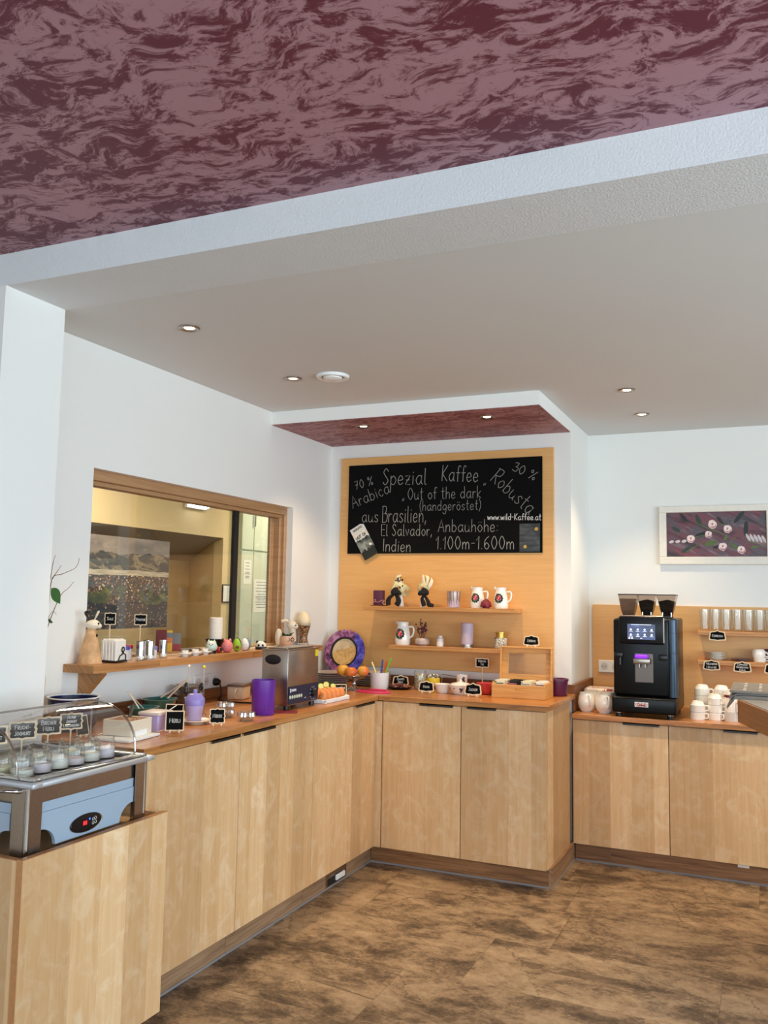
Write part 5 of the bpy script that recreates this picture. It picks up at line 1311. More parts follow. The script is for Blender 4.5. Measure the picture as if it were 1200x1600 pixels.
chalk_sign('chalk sign reading Bircher Müsli under the dome', 'ornate', 0.088, 0.064, ['Bircher', 'Müsli'], (0.490, -2.925, 0.9118), 0.95, 0.04, stick=0.074, group=GS, face=M_SLATEG)
chalk_sign('chalk sign reading Natur Joghurt laktosefrei under the dome', 'ornate', 0.080, 0.060, ['Natur', 'Joghurt', 'laktosefrei'], (0.490, -2.822, 0.9118), 0.95, 0.04, stick=0.078, group=GS, face=M_SLATEG)
chalk_sign('small tilted chalk sign standing on the worktop behind the right end of the dome', 'plain', 0.044, 0.075, None, (0.330, -2.585, CZ), 0.6, 0.2, roll=-0.2, face=M_SLATEG)

# ================================================================== corner and back worktop (z = 0.92)
# round decorated plate leaning on the beech panel
def decor_mat():
    g = G('violet and mauve mottled rim', 0.35)
    x, y, z = g.xyz()
    n = g.noise(g.co, 34.0, 5, 0.7, 0.8)
    a = g.ramp(n, [(0.38, (72, 28, 66)), (0.5, (146, 82, 128)), (0.62, (190, 140, 168))])
    b = g.ramp(n, [(0.38, (38, 34, 110)), (0.5, (78, 72, 184)), (0.64, (120, 116, 208))])
    k = g.math('ADD', x, g.math('MULTIPLY', z, -0.10))
    f = g.ramp(g.math('ADD', k, g.math('MULTIPLY', n, 0.05)), [(0.05, 0.0), (0.075, 1.0)])
    return g.out(g.mix(f, a, b))
t = thing('decor_plate', 'round wooden wall plate with violet mottled rim standing behind the plates', 'plate', (0.170, -0.085, CZ))
MD = T(0, 0.0, 0.187) @ RX(PI / 2 - 0.20)
R = 0.145
MB().lathe([(0.092, 0.004), (0.098, 0.012), (0.140, 0.016), (R, 0.010), (R, 0.0), (0.09, -0.006), (0.085, 0.0)], decor_mat(), seg=56, M=MD).build('rim', t)
MB().lathe([(0.084, 0.004), (0.088, 0.014), (0.095, 0.0145), (0.097, 0.010)], M_BLACKM, seg=56, M=MD).build('dark_ring', t)
def centre_mat():
    g = G('golden centre', 0.4)
    x, y, z = g.xyz(); n = g.noise(g.co, 40, 4, 0.6, 0.6)
    zz = g.math('ADD', z, g.math('MULTIPLY', x, -0.3))
    sand = g.ramp(n, [(0.35, (196, 148, 82)), (0.6, (226, 184, 118))])
    sky = g.ramp(n, [(0.35, (206, 178, 134)), (0.6, (222, 198, 158))])
    return g.out(g.mix(g.math('GREATER_THAN', g.math('ADD', zz, g.math('MULTIPLY', n, 0.03)), 0.222), sand, sky))
MB().lathe([(0, 0.0), (0.06, 0.001), (0.086, 0.006)], centre_mat(), seg=48, M=MD).build('centre', t)
MB().box(-0.06, 0.06, -0.02, 0.03, 0.0, 0.012, M_UPST, 0.002).box(-0.05, -0.04, 0.010, 0.022, 0.010, 0.10, M_UPST).box(0.04, 0.05, 0.010, 0.022, 0.010, 0.10, M_UPST).box(-0.055, 0.055, -0.020, 0.0, 0.012, 0.045, M_UPST).build('easel', t)
# stacks of plates
def plate_stack(x, y, r, n, where):
    for i in range(n):
        z = CZ + i * 0.0122
        pos = 'topmost' if i == n - 1 else ORD[i] + ' from the bottom'
        single(MB().lathe([(0, 0), (r * 0.58, 0), (r * 0.62, 0.003), (r * 0.97, 0.010), (r, 0.0125), (r * 0.96, 0.0128), (r * 0.62, 0.0065), (0, 0.0055)], M_GREYRIM, seg=40),
               'dinner_plate', 'grey rimmed plate of the stack %s, %s' % (where, pos), 'plate', (x, y, z), group='stacked breakfast plates')
plate_stack(0.225, -0.400, 0.118, 7, 'behind the egg tray')
plate_stack(0.420, -0.205, 0.120, 7, 'behind the fruit stand')
# glass stand with fruit
t = thing('fruit_stand', 'footed glass fruit stand in the corner of the worktops', 'fruit stand', (0.445, -0.500, CZ))
MB().lathe([(0, 0.002), (0.050, 0), (0.048, 0.006), (0.020, 0.016), (0.010, 0.026), (0.013, 0.036), (0.009, 0.046), (0.020, 0.058), (0.060, 0.066), (0.095, 0.084), (0.093, 0.086), (0.058, 0.070), (0, 0.064)], M_GLITTER, seg=18).build('glass_bowl', t)
def apple(label, x, y, z, r, ca, cb, rz):
    g = G('ripe fruit skin', 0.35)
    X, Y, Z = g.xyz(); n = g.noise(g.co, 26, 3)
    g.out(g.mix(g.ramp(g.math('ADD', g.math('MULTIPLY', X, 14), n), [(0.2, 0.0), (0.9, 1.0)]), ca, cb))
    t = thing('peach', label, 'fruit', (x, y, z), rz)
    prof = []
    for i in range(17):
        a = PI * i / 16; rr = r * math.sin(a); zz = r - r * 0.94 * math.cos(a) - (0.006 * math.exp(-((PI - a) * 3) ** 2))
        prof.append((rr, zz))
    prof[0] = (0, prof[0][1]); prof[-1] = (0, prof[-1][1] - 0.002)
    MB().lathe(prof, g.m, seg=24).build('flesh', t)
    MB().tube([(0, 0, 1.86 * r), (0.002, 0, 1.99 * r)], 0.0016, M_BROWN, 6).build('stem', t)
OR1, OR2, YE1 = (226, 132, 54), (198, 54, 40), (236, 178, 66)
apple('red cheeked peach at the left of the glass fruit stand', 0.386, -0.535, CZ + 0.075, 0.037, YE1, OR2, 2.6)
apple('orange peach in the middle of the glass fruit stand', 0.452, -0.560, CZ + 0.072, 0.034, OR1, (214, 96, 46), 0.5)
apple('yellow peach at the right of the glass fruit stand', 0.506, -0.512, CZ + 0.077, 0.034, YE1, (226, 120, 56), 0.3)
# eggs on a white tray
t = thing('egg_tray', 'long white tray of brown eggs beside the steel bath', 'tray', (0.560, -1.055, CZ))
MB().box(-0.070, 0.068, -0.155, 0.125, 0, 0.006, M_WHITE, 0.002).box(0.060, 0.068, -0.155, 0.125, 0.004, 0.020, M_WHITE, 0.003).box(-0.070, -0.062, -0.155, 0.125, 0.004, 0.020, M_WHITE, 0.003).box(-0.07, 0.068, 0.117, 0.125, 0.004, 0.020, M_WHITE, 0.003).box(-0.07, 0.068, -0.155, -0.147, 0.004, 0.020, M_WHITE, 0.003).build('tray', t)
rnd = random.Random(3); k = 0
for r in range(3):
    for c in range(5):
        x = 0.560 + 0.033 - r * 0.040; y = -1.055 - 0.112 + c * 0.050
        mb = MB(); egg(mb, 0.0215, 0.056, M_EGGB)
        e = single(mb, 'brown_egg', 'brown egg in the white tray, %s row from the front, %s from the left' % (ORD[r], ORD[c]), 'egg', (x, y, CZ + 0.0065), rnd.uniform(0, 3), 'brown eggs')
for i, (x, y, z, ro, lb) in enumerate(((0.520, -1.060, 0.066, 0.2, 'left'), (0.520, -1.000, 0.070, -0.1, 'middle'), (0.525, -0.930, 0.055, 0.5, 'right'))):
    t = thing('fruit_slice', 'pale yellow round slice set on the brown eggs, the %s one' % lb, 'fruit slice', (x, y, CZ + z - 0.012), 0.6 + ro, 'yellow slices on the eggs')
    MB().cyl(0.016, -0.003, 0.003, M_LIME, seg=24, M=T(0, 0, 0.016) @ RX(PI / 2 - 0.3)).build('rind', t)
    MB().cyl(0.0135, -0.0035, 0.0035, mat('pale pulp', (240, 226, 140), .4), seg=24, M=T(0, 0, 0.016) @ RX(PI / 2 - 0.3)).build('pulp', t)
chalk_sign('plain chalk sign reading weiche Eier Stück at the end of the egg tray', 'plain', 0.078, 0.062, ['weiche Eier', 'Stück'], (0.535, -0.870, CZ), 0.5, 0.45)
# white pot with coloured knives
t = thing('knife_pot', 'white plastic pot holding coloured knives', 'pot', (0.550, -0.372, CZ))
MB().lathe([(0, 0), (0.050, 0), (0.053, 0.004), (0.056, 0.096), (0.053, 0.096), (0.050, 0.006), (0, 0.005)], M_WHITE, seg=32).build('pot', t)
def knife(label, c, p0, p1, w=0.008):
    p0 = Vector(p0); p1 = Vector(p1); b = Vector((0.550, -0.372, CZ))
    t = thing('table_knife', label, 'knife', tuple(b + p0), 0, 'coloured knives in the white pot')
    d = p1 - p0; dn = d.normalized()
    MB().tube([(0, 0, 0), tuple(dn * 0.062)], 0.006, M_STEEL, 8, flat=0.2).build('blade', t)
    n = 6; MB().tube([tuple(dn * 0.058 + (d - dn * 0.058) * (i / n)) for i in range(n + 1)], [w * k for k in (0.8, 1, 1.05, 1.0, 1.05, 1.15, 0.9)], c, 10, flat=0.55).build('handle', t)
knife('cream handled knife leaning left in the white pot', mat('cream handle', (236, 222, 160), .4), (0.012, 0, 0.012), (-0.052, 0.0, 0.155))
knife('pink handled knife in the white pot', mat('salmon handle', (238, 120, 120), .4), (0.000, 0.014, 0.012), (0.012, 0.016, 0.162))
knife('blue handled knife in the white pot', mat('blue handle', (40, 84, 150), .4), (0.006, -0.012, 0.012), (0.024, -0.012, 0.172))
knife('red orange handled knife in the white pot', mat('red handle', (232, 84, 42), .4), (0.008, 0.000, 0.012), (0.046, 0.000, 0.166))
knife('green handled knife leaning right in the white pot', mat('green handle', (128, 206, 60), .4), (-0.004, 0.004, 0.012), (0.076, 0.004, 0.184))
t = thing('cutting_board', 'thin pink oval cutting board at the inner corner', 'cutting board', (0.600, -0.565, CZ))
MB().lathe([(0, 0), (0.985, 0), (1.0, 0.003), (0.985, 0.006), (0, 0.006)], M_HOTPINK, seg=40, M=SCL(0.108, 0.066, 1)).build('board', t)
t = thing('pink_knife', 'pink handled knife lying on the pink cutting board', 'knife', (0.575, -0.545, CZ + 0.0065), -0.05)
MB().tube([(0, 0, 0.006), (0.1, 0, 0.006)], [0.008, 0.009], M_HOTPINK, 8, flat=0.6).build('handle', t)
MB().box(-0.075, 0.002, -0.006, 0.006, 0.001, 0.003, mat('pink blade', (206, 40, 92), .3)).build('blade', t)
# bread spread plate and its sign
t = thing('spread_plate', 'dark plate of chopped reddish sausage pieces behind the Bauern Brot sign', 'plate', (0.660, -0.320, CZ))
MB().lathe([(0, 0), (0.05, 0), (0.072, 0.010), (0.074, 0.013), (0.05, 0.006), (0, 0.005)], M_BLACK, seg=32).build('plate', t)
mb = MB(); rnd = random.Random(8); ms = [mat('sausage a', (98, 40, 34), .5), mat('sausage b', (150, 92, 76), .5), mat('sausage c', (70, 26, 28), .5)]
for i in range(60):
    a = rnd.uniform(0, 2 * PI); q = 0.058 * math.sqrt(rnd.random())
    mb.ell((q * math.cos(a), q * math.sin(a), 0.012 + rnd.uniform(0, 0.022) * (1 - q / 0.07)), (0.011, 0.009, 0.006), ms[i % 3], 8, 6)
o = mb.build('sausage_pieces', t); o['kind'] = 'stuff'
chalk_sign('plaque chalk sign reading Bauern Brot behind the dark plate', 'plaque', 0.105, 0.066, ['Bauern', 'Brot'], (0.615, -0.200, CZ), 0.12, 0.15)
# jars
t = thing('grain_jar', 'clear jar of pale grains behind the Honig sign', 'jar', (0.770, -0.268, CZ))
MB().lathe([(0, 0), (0.034, 0), (0.036, 0.006), (0.036, 0.105), (0.033, 0.112)], M_GLASS, seg=28).build('glass', t)
def grains(a, b, c):
    g = G('loose grains', 0.6); v = g.n('TexVoronoi', Vector=g.co, Scale=150.0)
    s = g.nt.nodes.new('ShaderNodeSeparateColor'); g.nt.links.new(v.outputs['Color'], s.inputs[0])
    return g.out(g.ramp(s.outputs[0], [(0.0, a), (0.4, b), (0.8, c)], 'CONSTANT'))
o = MB().lathe([(0, 0.003), (0.0335, 0.003), (0.0335, 0.088), (0, 0.094)], grains((206, 196, 160), (170, 160, 128), (150, 136, 96)), seg=28).build('grains', t); o['kind'] = 'stuff'
def popcorn(name, label, x, y, z, r):
    mb = MB(); rnd = random.Random(int(x * 1000)); mm = [mat('puffed white', (226, 218, 200), .7), mat('puffed grey', (120, 108, 92), .7)]
    for i in range(40):
        a = rnd.uniform(0, 2 * PI); q = r * math.sqrt(rnd.random())
        mb.ell((q * math.cos(a), q * math.sin(a), rnd.uniform(0.0, 0.022)), (0.007, 0.007, 0.006), mm[i % 3 == 0], 8, 6)
    return mb
t = thing('yellow_jar', 'jar with bright yellow label topped with dried petals', 'jar', (0.822, -0.190, CZ))
MB().lathe([(0, 0), (0.040, 0), (0.042, 0.005), (0.042, 0.075), (0.036, 0.082)], M_GLASS, seg=28).build('glass', t)
MB().lathe([(0.0424, 0.020), (0.0428, 0.020), (0.0428, 0.066), (0.0424, 0.066)], M_YELLOW, seg=28).build('label_band', t)
o = popcorn('petals', '', 0.822, -0.19, 0, 0.030); 
oo = o.build('dried_petals', t); oo.location = (0, 0, 0.062); oo['kind'] = 'stuff'
t = thing('wire_spoon', 'thin metal ladle lying across the jars toward the bowl', 'ladle', (0.865, -0.145, CZ))
MB().tube([(0, 0, 0.085), (0.10, -0.005, 0.075)], 0.0025, M_STEEL, 6).tube([(0.0, 0, 0.085), (-0.006, 0, 0.0)], 0.002, M_STEEL, 6).tube([(0.10, -0.005, 0.075), (0.102, -0.005, 0.0)], 0.002, M_STEEL, 6).ell((0.108, -0.005, 0.076), (0.012, 0.009, 0.005), M_STEEL, 12, 8).build('ladle', t)
chalk_sign('plaque chalk sign reading Honig on the back worktop', 'plaque', 0.094, 0.066, ['Honig'], (0.882, -0.455, CZ), 0.1, 0.14)
t = thing('white_bowl', 'small white ribbed bowl between the Honig sign and the tureen', 'bowl', (0.953, -0.376, CZ))
MB().lathe([(0, 0), (0.030, 0), (0.034, 0.004), (0.049, 0.050), (0.047, 0.051), (0.030, 0.008), (0, 0.007)], M_PORC, seg=36).build('bowl', t)
t = thing('sugar_tureen', 'round porcelain tureen with painted sprigs behind the Zucker sign', 'tureen', (1.066, -0.392, CZ))
MB().lathe([(0, 0), (0.040, 0), (0.044, 0.004), (0.064, 0.048), (0.066, 0.054), (0.063, 0.054), (0, 0.046)], M_PORC, seg=36).build('bowl', t)
MB().lathe([(0.060, 0.054), (0.050, 0.062), (0.020, 0.068), (0.006, 0.072), (0.008, 0.080), (0, 0.084)], M_PORC, seg=36, M=T(-0.0, 0, 0)).build('lid', t)
mb = MB()
for a, z, s in ((-1.9, 0.036, 1), (-1.25, 0.034, 1.5), (-1.12, 0.028, 1.5), (-1.2, 0.020, 1.2), (-1.02, 0.036, 1)):
    mb.ell((0.0585 * math.cos(a), 0.0585 * math.sin(a), z), (0.005 * s, 0.004, 0.003 * s), M_DARKLEAF, 10, 6)
mb.build('painted_sprig', t)
chalk_sign('plaque chalk sign reading Zucker in front of the tureen', 'plaque', 0.100, 0.072, ['Zucker'], (1.170, -0.480, CZ), 0.06, 0.14)
t = thing('saucer', 'white saucer under the small cup behind the tureen', 'saucer', (0.995, -0.155, CZ))
MB().lathe([(0, 0), (0.030, 0), (0.044, 0.010), (0.045, 0.014), (0.030, 0.010), (0, 0.009)], M_PORC, seg=28).lathe([(0.03, 0.012), (0.036, 0.020), (0.040, 0.036), (0, 0.036)], M_PORC, seg=28).build('saucer', t)
t = thing('small_cup', 'small white cup with dark motif standing on the saucer', 'cup', (0.995, -0.155, CZ + 0.0365))
MB().lathe([(0, 0), (0.029, 0), (0.031, 0.003), (0.036, 0.054), (0.034, 0.054), (0.028, 0.006), (0, 0.005)], M_PORC, seg=28).build('cup', t)
mb = MB()
for a, z, s in ((-1.15, 0.030, 1.2), (-1.0, 0.022, 1.4), (-0.85, 0.034, 1.3), (-1.0, 0.040, 0.8), (-0.8, 0.018, 1)): mb.ell((0.0335 * math.cos(a), 0.0335 * math.sin(a), z), (0.004, 0.004 * s, 0.006 * s), M_BLACKM, 8, 6)
mb.build('dark_motif', t)
chalk_sign('chalk sign on a tall stick reading Früchte Tee behind the red bowl', 'ornate', 0.088, 0.060, ['Früchte', 'Tee'], (1.120, -0.150, CZ), 0.05, 0.0, stick=0.135)
t = thing('red_bowl', 'red flower shaped bowl beside the wooden tea box', 'bowl', (1.196, -0.312, CZ))
vs = []; fs = []; n = 40
for r, z, k in ((0.024, 0, 0), (0.030, 0.004, 0), (0.050, 0.040, 0.05), (0.056, 0.064, 0.10), (0.053, 0.064, 0.10), (0.030, 0.010, 0)):
    for i in range(n):
        a = 2 * PI * i / n; rr = r * (1 + k * math.cos(8 * a)); vs.append((rr * math.cos(a), rr * math.sin(a), z))
for q in range(5):
    for i in range(n): fs.append((q * n + i, q * n + (i + 1) % n, (q + 1) * n + (i + 1) % n, (q + 1) * n + i))
fs.append(tuple(range(n))); fs.append(tuple(range(5 * n, 6 * n)))
MB().add(vs, fs, mat('coral red glaze', (206, 66, 70), 0.3, coat=0.3, noise=0.15, nscale=40), True).build('bowl', t)
# wooden tea box
t = thing('tea_box', 'wooden tea box with its glazed lid standing open', 'tea box', (1.405, -0.330, CZ))
x0, x1, y0, y1, h = -0.143, 0.158, -0.100, 0.100, 0.085
MB().box(x0, x1, y0, y0 + 0.010, 0, h - 0.012, M_BOXWOOD, 0.001).box(x0, x1, y1 - 0.010, y1, 0, h, M_BOXWOOD, 0.001).box(x0, x0 + 0.010, y0 + 0.0101, y1 - 0.0101, 0, h, M_BOXWOOD, 0.001).box(x1 - 0.010, x1, y0 + 0.0101, y1 - 0.0101, 0, h, M_BOXWOOD, 0.001).box(x0 + 0.01, x1 - 0.01, y0 + 0.01, y1 - 0.01, 0.001, 0.008, M_BOXWOOD).build('box_body', t)
mb = MB()
for i in (1, 2, 3): mb.box(x0 + i * (x1 - x0) / 4 - 0.002, x0 + i * (x1 - x0) / 4 + 0.002, y0 + 0.0105, y1 - 0.0105, 0.008, h - 0.02, M_BOXWOOD)
mb.build('divider', t)
lid = MB(); ML = T(0, y1 - 0.012, h + 0.001) @ RX(-0.07)
LH = 0.188
lid.box(x0, x1, 0, 0.012, 0, 0.032, M_BOXWOOD, 0.001, ML).box(x0, x1, 0, 0.012, LH - 0.036, LH, M_BOXWOOD, 0.001, ML)
lid.box(x0, x0 + 0.042, 0, 0.012, 0.0321, LH - 0.0361, M_BOXWOOD, 0.001, ML).box(x1 - 0.042, x1, 0, 0.012, 0.0321, LH - 0.0361, M_BOXWOOD, 0.001, ML)
lid.box(x0, x1, -0.030, 0.0, LH - 0.009, LH, M_BOXWOOD, 0.001, ML).box(x0, x0 + 0.008, -0.030, 0, 0, LH - 0.0091, M_BOXWOOD, 0.001, ML).box(x1 - 0.008, x1, -0.030, 0, 0, LH - 0.0091, M_BOXWOOD, 0.001, ML)
l = lid.build('lid', t)
MB().box(x0 + 0.04, x1 - 0.04, 0.004, 0.007, 0.030, LH - 0.034, M_GLASS, 0, ML).build('glass_pane', l)
MB().tube(smooth_pts([(-0.006, y0 - 0.001, h - 0.030), (0.0, y0 - 0.006, h - 0.034), (0.05, y0 - 0.006, h - 0.034), (0.056, y0 - 0.001, h - 0.030)], 3), 0.0022, M_GOLD, 6).build('catch', t)
TEA = [(mat('cream tea paper', (240, 230, 200), .7), M_GREEN, 'cream tea sachets in the leftmost compartment of the tea box'), (M_BLACKM, M_PINK, 'black tea sachets in the second compartment of the tea box'), (mat('pale tea paper', (238, 226, 186), .7), M_BLUEG, 'pale tea sachets in the third compartment of the tea box'), (mat('white tea paper', (240, 234, 218), .7), M_BROWN, 'white tea sachets in the rightmost compartment of the tea box')]
cw = (x1 - x0) / 4
for i, (m1, m2, lb) in enumerate(TEA):
    cx = x0 + cw * (i + 0.5)
    t = thing('tea_sachets', lb, 'tea sachets', (1.405 + cx, -0.330, CZ + 0.0085))
    for k in range(8):
        MB().box(-cw / 2 + 0.0115, cw / 2 - 0.0115, -0.078 + k * 0.019, -0.074 + k * 0.019, 0, 0.085 - 0.004 * (k % 2), m1, 0.001).build('sachet', t)
    mb = MB(); mb.box(-0.022, 0.024, -0.0786, -0.0782, 0.066, 0.071, m2); mb.box(-0.026, -0.016, -0.0786, -0.0782, 0.074, 0.080, m2); mb.build('print', t)
chalk_sign('plaque chalk sign reading Zitrone on top of the tea box lid', 'plaque', 0.096, 0.066, ['Zitrone'], (1.440, -0.240, CZ + h + LH - 0.0005), 0.02, 0.08)
# plum bucket
t = thing('plum_bucket', 'small plum plastic bucket at the right end of the back worktop', 'bucket', (1.572, -0.150, CZ))
MB().lathe([(0, 0), (0.050, 0), (0.052, 0.003), (0.056, 0.084), (0.060, 0.085), (0.060, 0.096), (0.055, 0.097), (0.050, 0.006), (0, 0.005)], M_PLUM, seg=36).build('bucket', t)

# ================================================================== shelves on the beech panel
UZ2, LZ2 = 1.4085, 1.1715
YS = -0.115
t = thing('candle_dish', 'small dark tray under the plum candle on the upper shelf', 'tray', (0.420, YS, UZ2))
MB().box(-0.045, 0.045, -0.030, 0.030, 0, 0.006, M_BROWN, 0.002).build('tray', t)
t = thing('plum_candle', 'square plum candle with a ribbon on the upper shelf', 'candle', (0.420, YS + 0.004, UZ2 + 0.0065))
MB().box(-0.032, 0.032, -0.022, 0.022, 0, 0.092, M_WAXD, 0.004, seg=2).build('wax', t)
mb = MB(); mr = mat('rose gold ribbon', (190, 140, 130), .4)
mb.tube(smooth_pts([(-0.030, -0.024, 0.010), (-0.012, -0.026, 0.024), (-0.016, -0.027, 0.036), (-0.024, -0.026, 0.024), (0.006, -0.027, 0.018), (0.034, -0.026, 0.030), (0.048, -0.026, 0.026), (0.036, -0.026, 0.016), (0.050, -0.028, 0.002)], 4), 0.003, mr, 6, flat=0.5)
mb.build('ribbon', t)
MASKM = mat('gold and cream mask', (188, 160, 124), .45, noise=.55, nscale=70)
def mask(x, label, mirror, deco):
    t = thing('venetian_mask', label, 'mask', (x, YS, UZ2), 0)
    s = mirror; vs = []; fs = []; NX, NY = 16, 10
    C = Vector((0.022 * s, 0.01, 0.108))
    for j in range(NY + 1):
        for i in range(NX + 1):
            u = i / NX * 2 - 1; v = j / NY * 2 - 1
            hh = 0.036 * (1 - 0.25 * u * u)
            vs.append((C.x + u * 0.058, C.y - 0.030 * (1 - u * u) * (1 - 0.3 * v * v), C.z + v * hh))
    for j in range(NY):
        for i in range(NX):
            u = (i + 0.5) / NX * 2 - 1; v = (j + 0.5) / NY * 2 - 1
            if (abs(u) - 0.45) ** 2 / 0.05 + (v + 0.1) ** 2 / 0.10 < 1: continue
            a = j * (NX + 1) + i; fs.append((a, a + 1, a + NX + 2, a + NX + 1))
    MR = T(C.x, C.y, C.z) @ RZ(0.7 * s) @ RY(0.45 * s) @ T(-C.x, -C.y, -C.z)
    MB().add(vs, fs, MASKM, True, MR).build('face_mask', t)
    mb = MB(); rnd = random.Random(3 if s > 0 else 5)
    if deco == 'net':
        for i in range(90):
            a = rnd.uniform(0, PI); q = rnd.uniform(0.2, 1)
            mb.ell((C.x - 0.010 + 0.034 * q * math.cos(a) * (1.15 - 0.5 * q * math.sin(a)), C.y - 0.014 + rnd.uniform(-.006, .006), C.z + 0.010 + 0.082 * q * math.sin(a)), (0.007, 0.005, 0.007), (M_CREAM, M_BLACKM, M_CREAM, M_GOLD)[i % 4], 8, 6)
    else:
        for k in range(7):
            a = 0.75 + k * 0.14
            p = [(C.x + 0.010, C.y - 0.014, C.z - 0.03), (C.x + 0.045 * math.cos(a) + 0.02, C.y - 0.020, C.z + 0.04 * math.sin(a)), (C.x + 0.088 * math.cos(a) + 0.005, C.y - 0.012, C.z + 0.092 * math.sin(a))]
            mb.tube(smooth_pts(p, 4), [0.004, 0.008, 0.012, 0.014, 0.015, 0.014, 0.011, 0.007, 0.002], (M_CREAM, M_CREAM, M_GOLD)[k % 3], 8, flat=0.35, up=(0, 1, 0))
    mb.build('plume', t)
    mb = MB()
    mb.ell((0, 0, 0), (0.030, 0.010, 0.020), M_VELVET, 14, 10, T(C.x - 0.030 * s, C.y - 0.038, C.z - 0.012) @ RY(-0.7 * s)).ell((0, 0, 0), (0.026, 0.009, 0.016), M_VELVET, 14, 10, T(C.x - 0.006 * s, C.y - 0.040, C.z - 0.020) @ RY(0.5 * s)).ell((C.x - 0.024 * s, C.y - 0.046, C.z - 0.024), (0.010, 0.008, 0.011), M_VELVET, 12, 8)
    if s > 0:
        a = [(C.x - 0.03, C.y - 0.036, C.z - 0.030), (-0.040, -0.025, 0.055), (-0.054, -0.020, 0.030), (-0.050, -0.022, 0.006)]
        b = [(C.x - 0.03, C.y - 0.036, C.z - 0.030), (0.010, -0.025, 0.060), (0.018, -0.022, 0.032), (0.002, -0.020, 0.006)]
    else:
        a = [(C.x + 0.022, C.y - 0.036, C.z - 0.030), (-0.012, -0.025, 0.050), (-0.006, -0.022, 0.028), (0.000, -0.022, 0.006)]
        b = [(C.x + 0.022, C.y - 0.036, C.z - 0.030), (0.024, -0.025, 0.040), (0.036, -0.024, 0.014), (0.062, -0.022, 0.005)]
    for q in (a, b): mb.tube(smooth_pts(q, 5), [0.007 + 0.011 * min(1.0, i / 9.0) * (1 if s > 0 else 0.8) for i in range(len(smooth_pts(q, 5)))], M_VELVET, 8, flat=0.3, up=(0, 1, 0))
    mb.build('ribbon', t)
    MB().lathe([(0, 0), (0.018, 0), (0.012, 0.05), (0.006, 0.075), (0, 0.075)], M_FROST, seg=16, M=T(C.x, 0.01, 0)).build('stand', t)
mask(0.548, 'left venetian mask with white and black net plume and black ribbon', 1, 'net')
mask(0.738, 'right venetian mask with long cream feathers and black ribbon', -1, 'feather')
t = thing('candle_glass', 'silvery ribbed candle glass in the middle of the upper shelf', 'candle holder', (0.924, YS, UZ2))
vs = []; fs = []; n = 48
for r, z in ((0.036, 0), (0.037, 0.004), (0.041, 0.085), (0.043, 0.100), (0.040, 0.100), (0.038, 0.080)):
    for i in range(n):
        a = 2 * PI * i / n; rr = r * (1 + 0.03 * math.cos(16 * a)); vs.append((rr * math.cos(a), rr * math.sin(a), z))
for q in range(5):
    for i in range(n): fs.append((q * n + i, q * n + (i + 1) % n, (q + 1) * n + (i + 1) % n, (q + 1) * n + i))
fs.append(tuple(range(n)))
MB().add(vs, fs, mat('silvered mauve glass', (190, 170, 164), 0.22, 0.75), True).build('glass', t)
MB().cyl(0.0385, 0.001, 0.070, M_WAXP).build('candle', t)
def jug(name, label, x, z, s, side=1, spout=-1):
    t = thing(name, label, 'jug', (x, YS, z), 0)
    MB().lathe([(0, 0), (0.041 * s, 0), (0.042 * s, 0.004 * s), (0.044 * s, 0.012 * s), (0.044 * s, 0.035 * s), (0.040 * s, 0.072 * s), (0.032 * s, 0.102 * s), (0.031 * s, 0.108 * s), (0.033 * s, 0.128 * s), (0.031 * s, 0.128 * s), (0.028 * s, 0.104 * s), (0, 0.10 * s)], M_PORC, seg=36).build('jug_body', t)
    MB().tube(smooth_pts([(0.034 * s, 0, 0.100 * s), (0.058 * s, 0, 0.102 * s), (0.066 * s, 0, 0.085 * s), (0.060 * s, 0, 0.055 * s), (0.042 * s, 0, 0.040 * s)], 5), 0.0055 * s, M_PORC, 10).build('handle', t)
    MB().tube([(-0.024 * s, 0, 0.112 * s), (-0.040 * s, 0, 0.128 * s)], [0.010 * s, 0.006 * s], M_PORC, 10).build('spout', t)
    mb = MB(); rnd = random.Random(hash(label) % 97 if False else len(label))
    def dab(a, zz, r, m, ry=None):
        rr = 0.0425 * s if zz < 0.06 else 0.0400 * s
        rr = (0.044 - max(0, zz - 0.045) * 0.17) * s
        q = -PI / 2 + a; mb.ell((rr * math.cos(q), rr * math.sin(q), zz * s), (r * s, r * s * 0.5, (ry or r) * s), m, 10, 6, None)
    for k in range(11):
        a = 2 * PI * k / 11; dab(0.50 * math.cos(a) - 0.05, 0.062 + 0.022 * math.sin(a), 0.0075, (M_DARKLEAF, M_DARKLEAF, M_GREEN)[k % 3])
    for k in range(6):
        a = 2 * PI * k / 6; dab(0.22 * math.cos(a) - 0.05, 0.064 + 0.011 * math.sin(a), 0.0068, (M_RED, M_PINK, M_RED)[k % 3])
    dab(-0.05, 0.064, 0.006, M_PINK); dab(-0.45, 0.088, 0.003, M_DARKLEAF); dab(0.2, 0.032, 0.0025, M_GOLD); dab(0.05, 0.030, 0.0025, M_GOLD)
    mb.build('flower_motif', t)
jug('painted_jug', 'painted white jug left of the red rose on the upper shelf', 1.076, UZ2, 0.98)
jug('painted_jug', 'painted white jug right of the red rose, end of the upper shelf', 1.222, UZ2, 0.98)
t = thing('rose_ornament', 'deep red rose ornament between the two painted jugs', 'ornament', (1.145, YS - 0.050, UZ2))
mb = MB()
for ring, (r, nn, zz, tilt) in enumerate(((0.026, 6, 0.026, 0.5), (0.020, 5, 0.032, 0.8), (0.012, 4, 0.038, 1.1))):
    for k in range(nn):
        a = 2 * PI * k / nn + ring
        mb.ell((0, 0, 0), (0.016, 0.005, 0.020), M_DRED, 12, 8, T(r * math.cos(a), r * math.sin(a), zz) @ RZ(a + PI / 2) @ RX(-0.35))
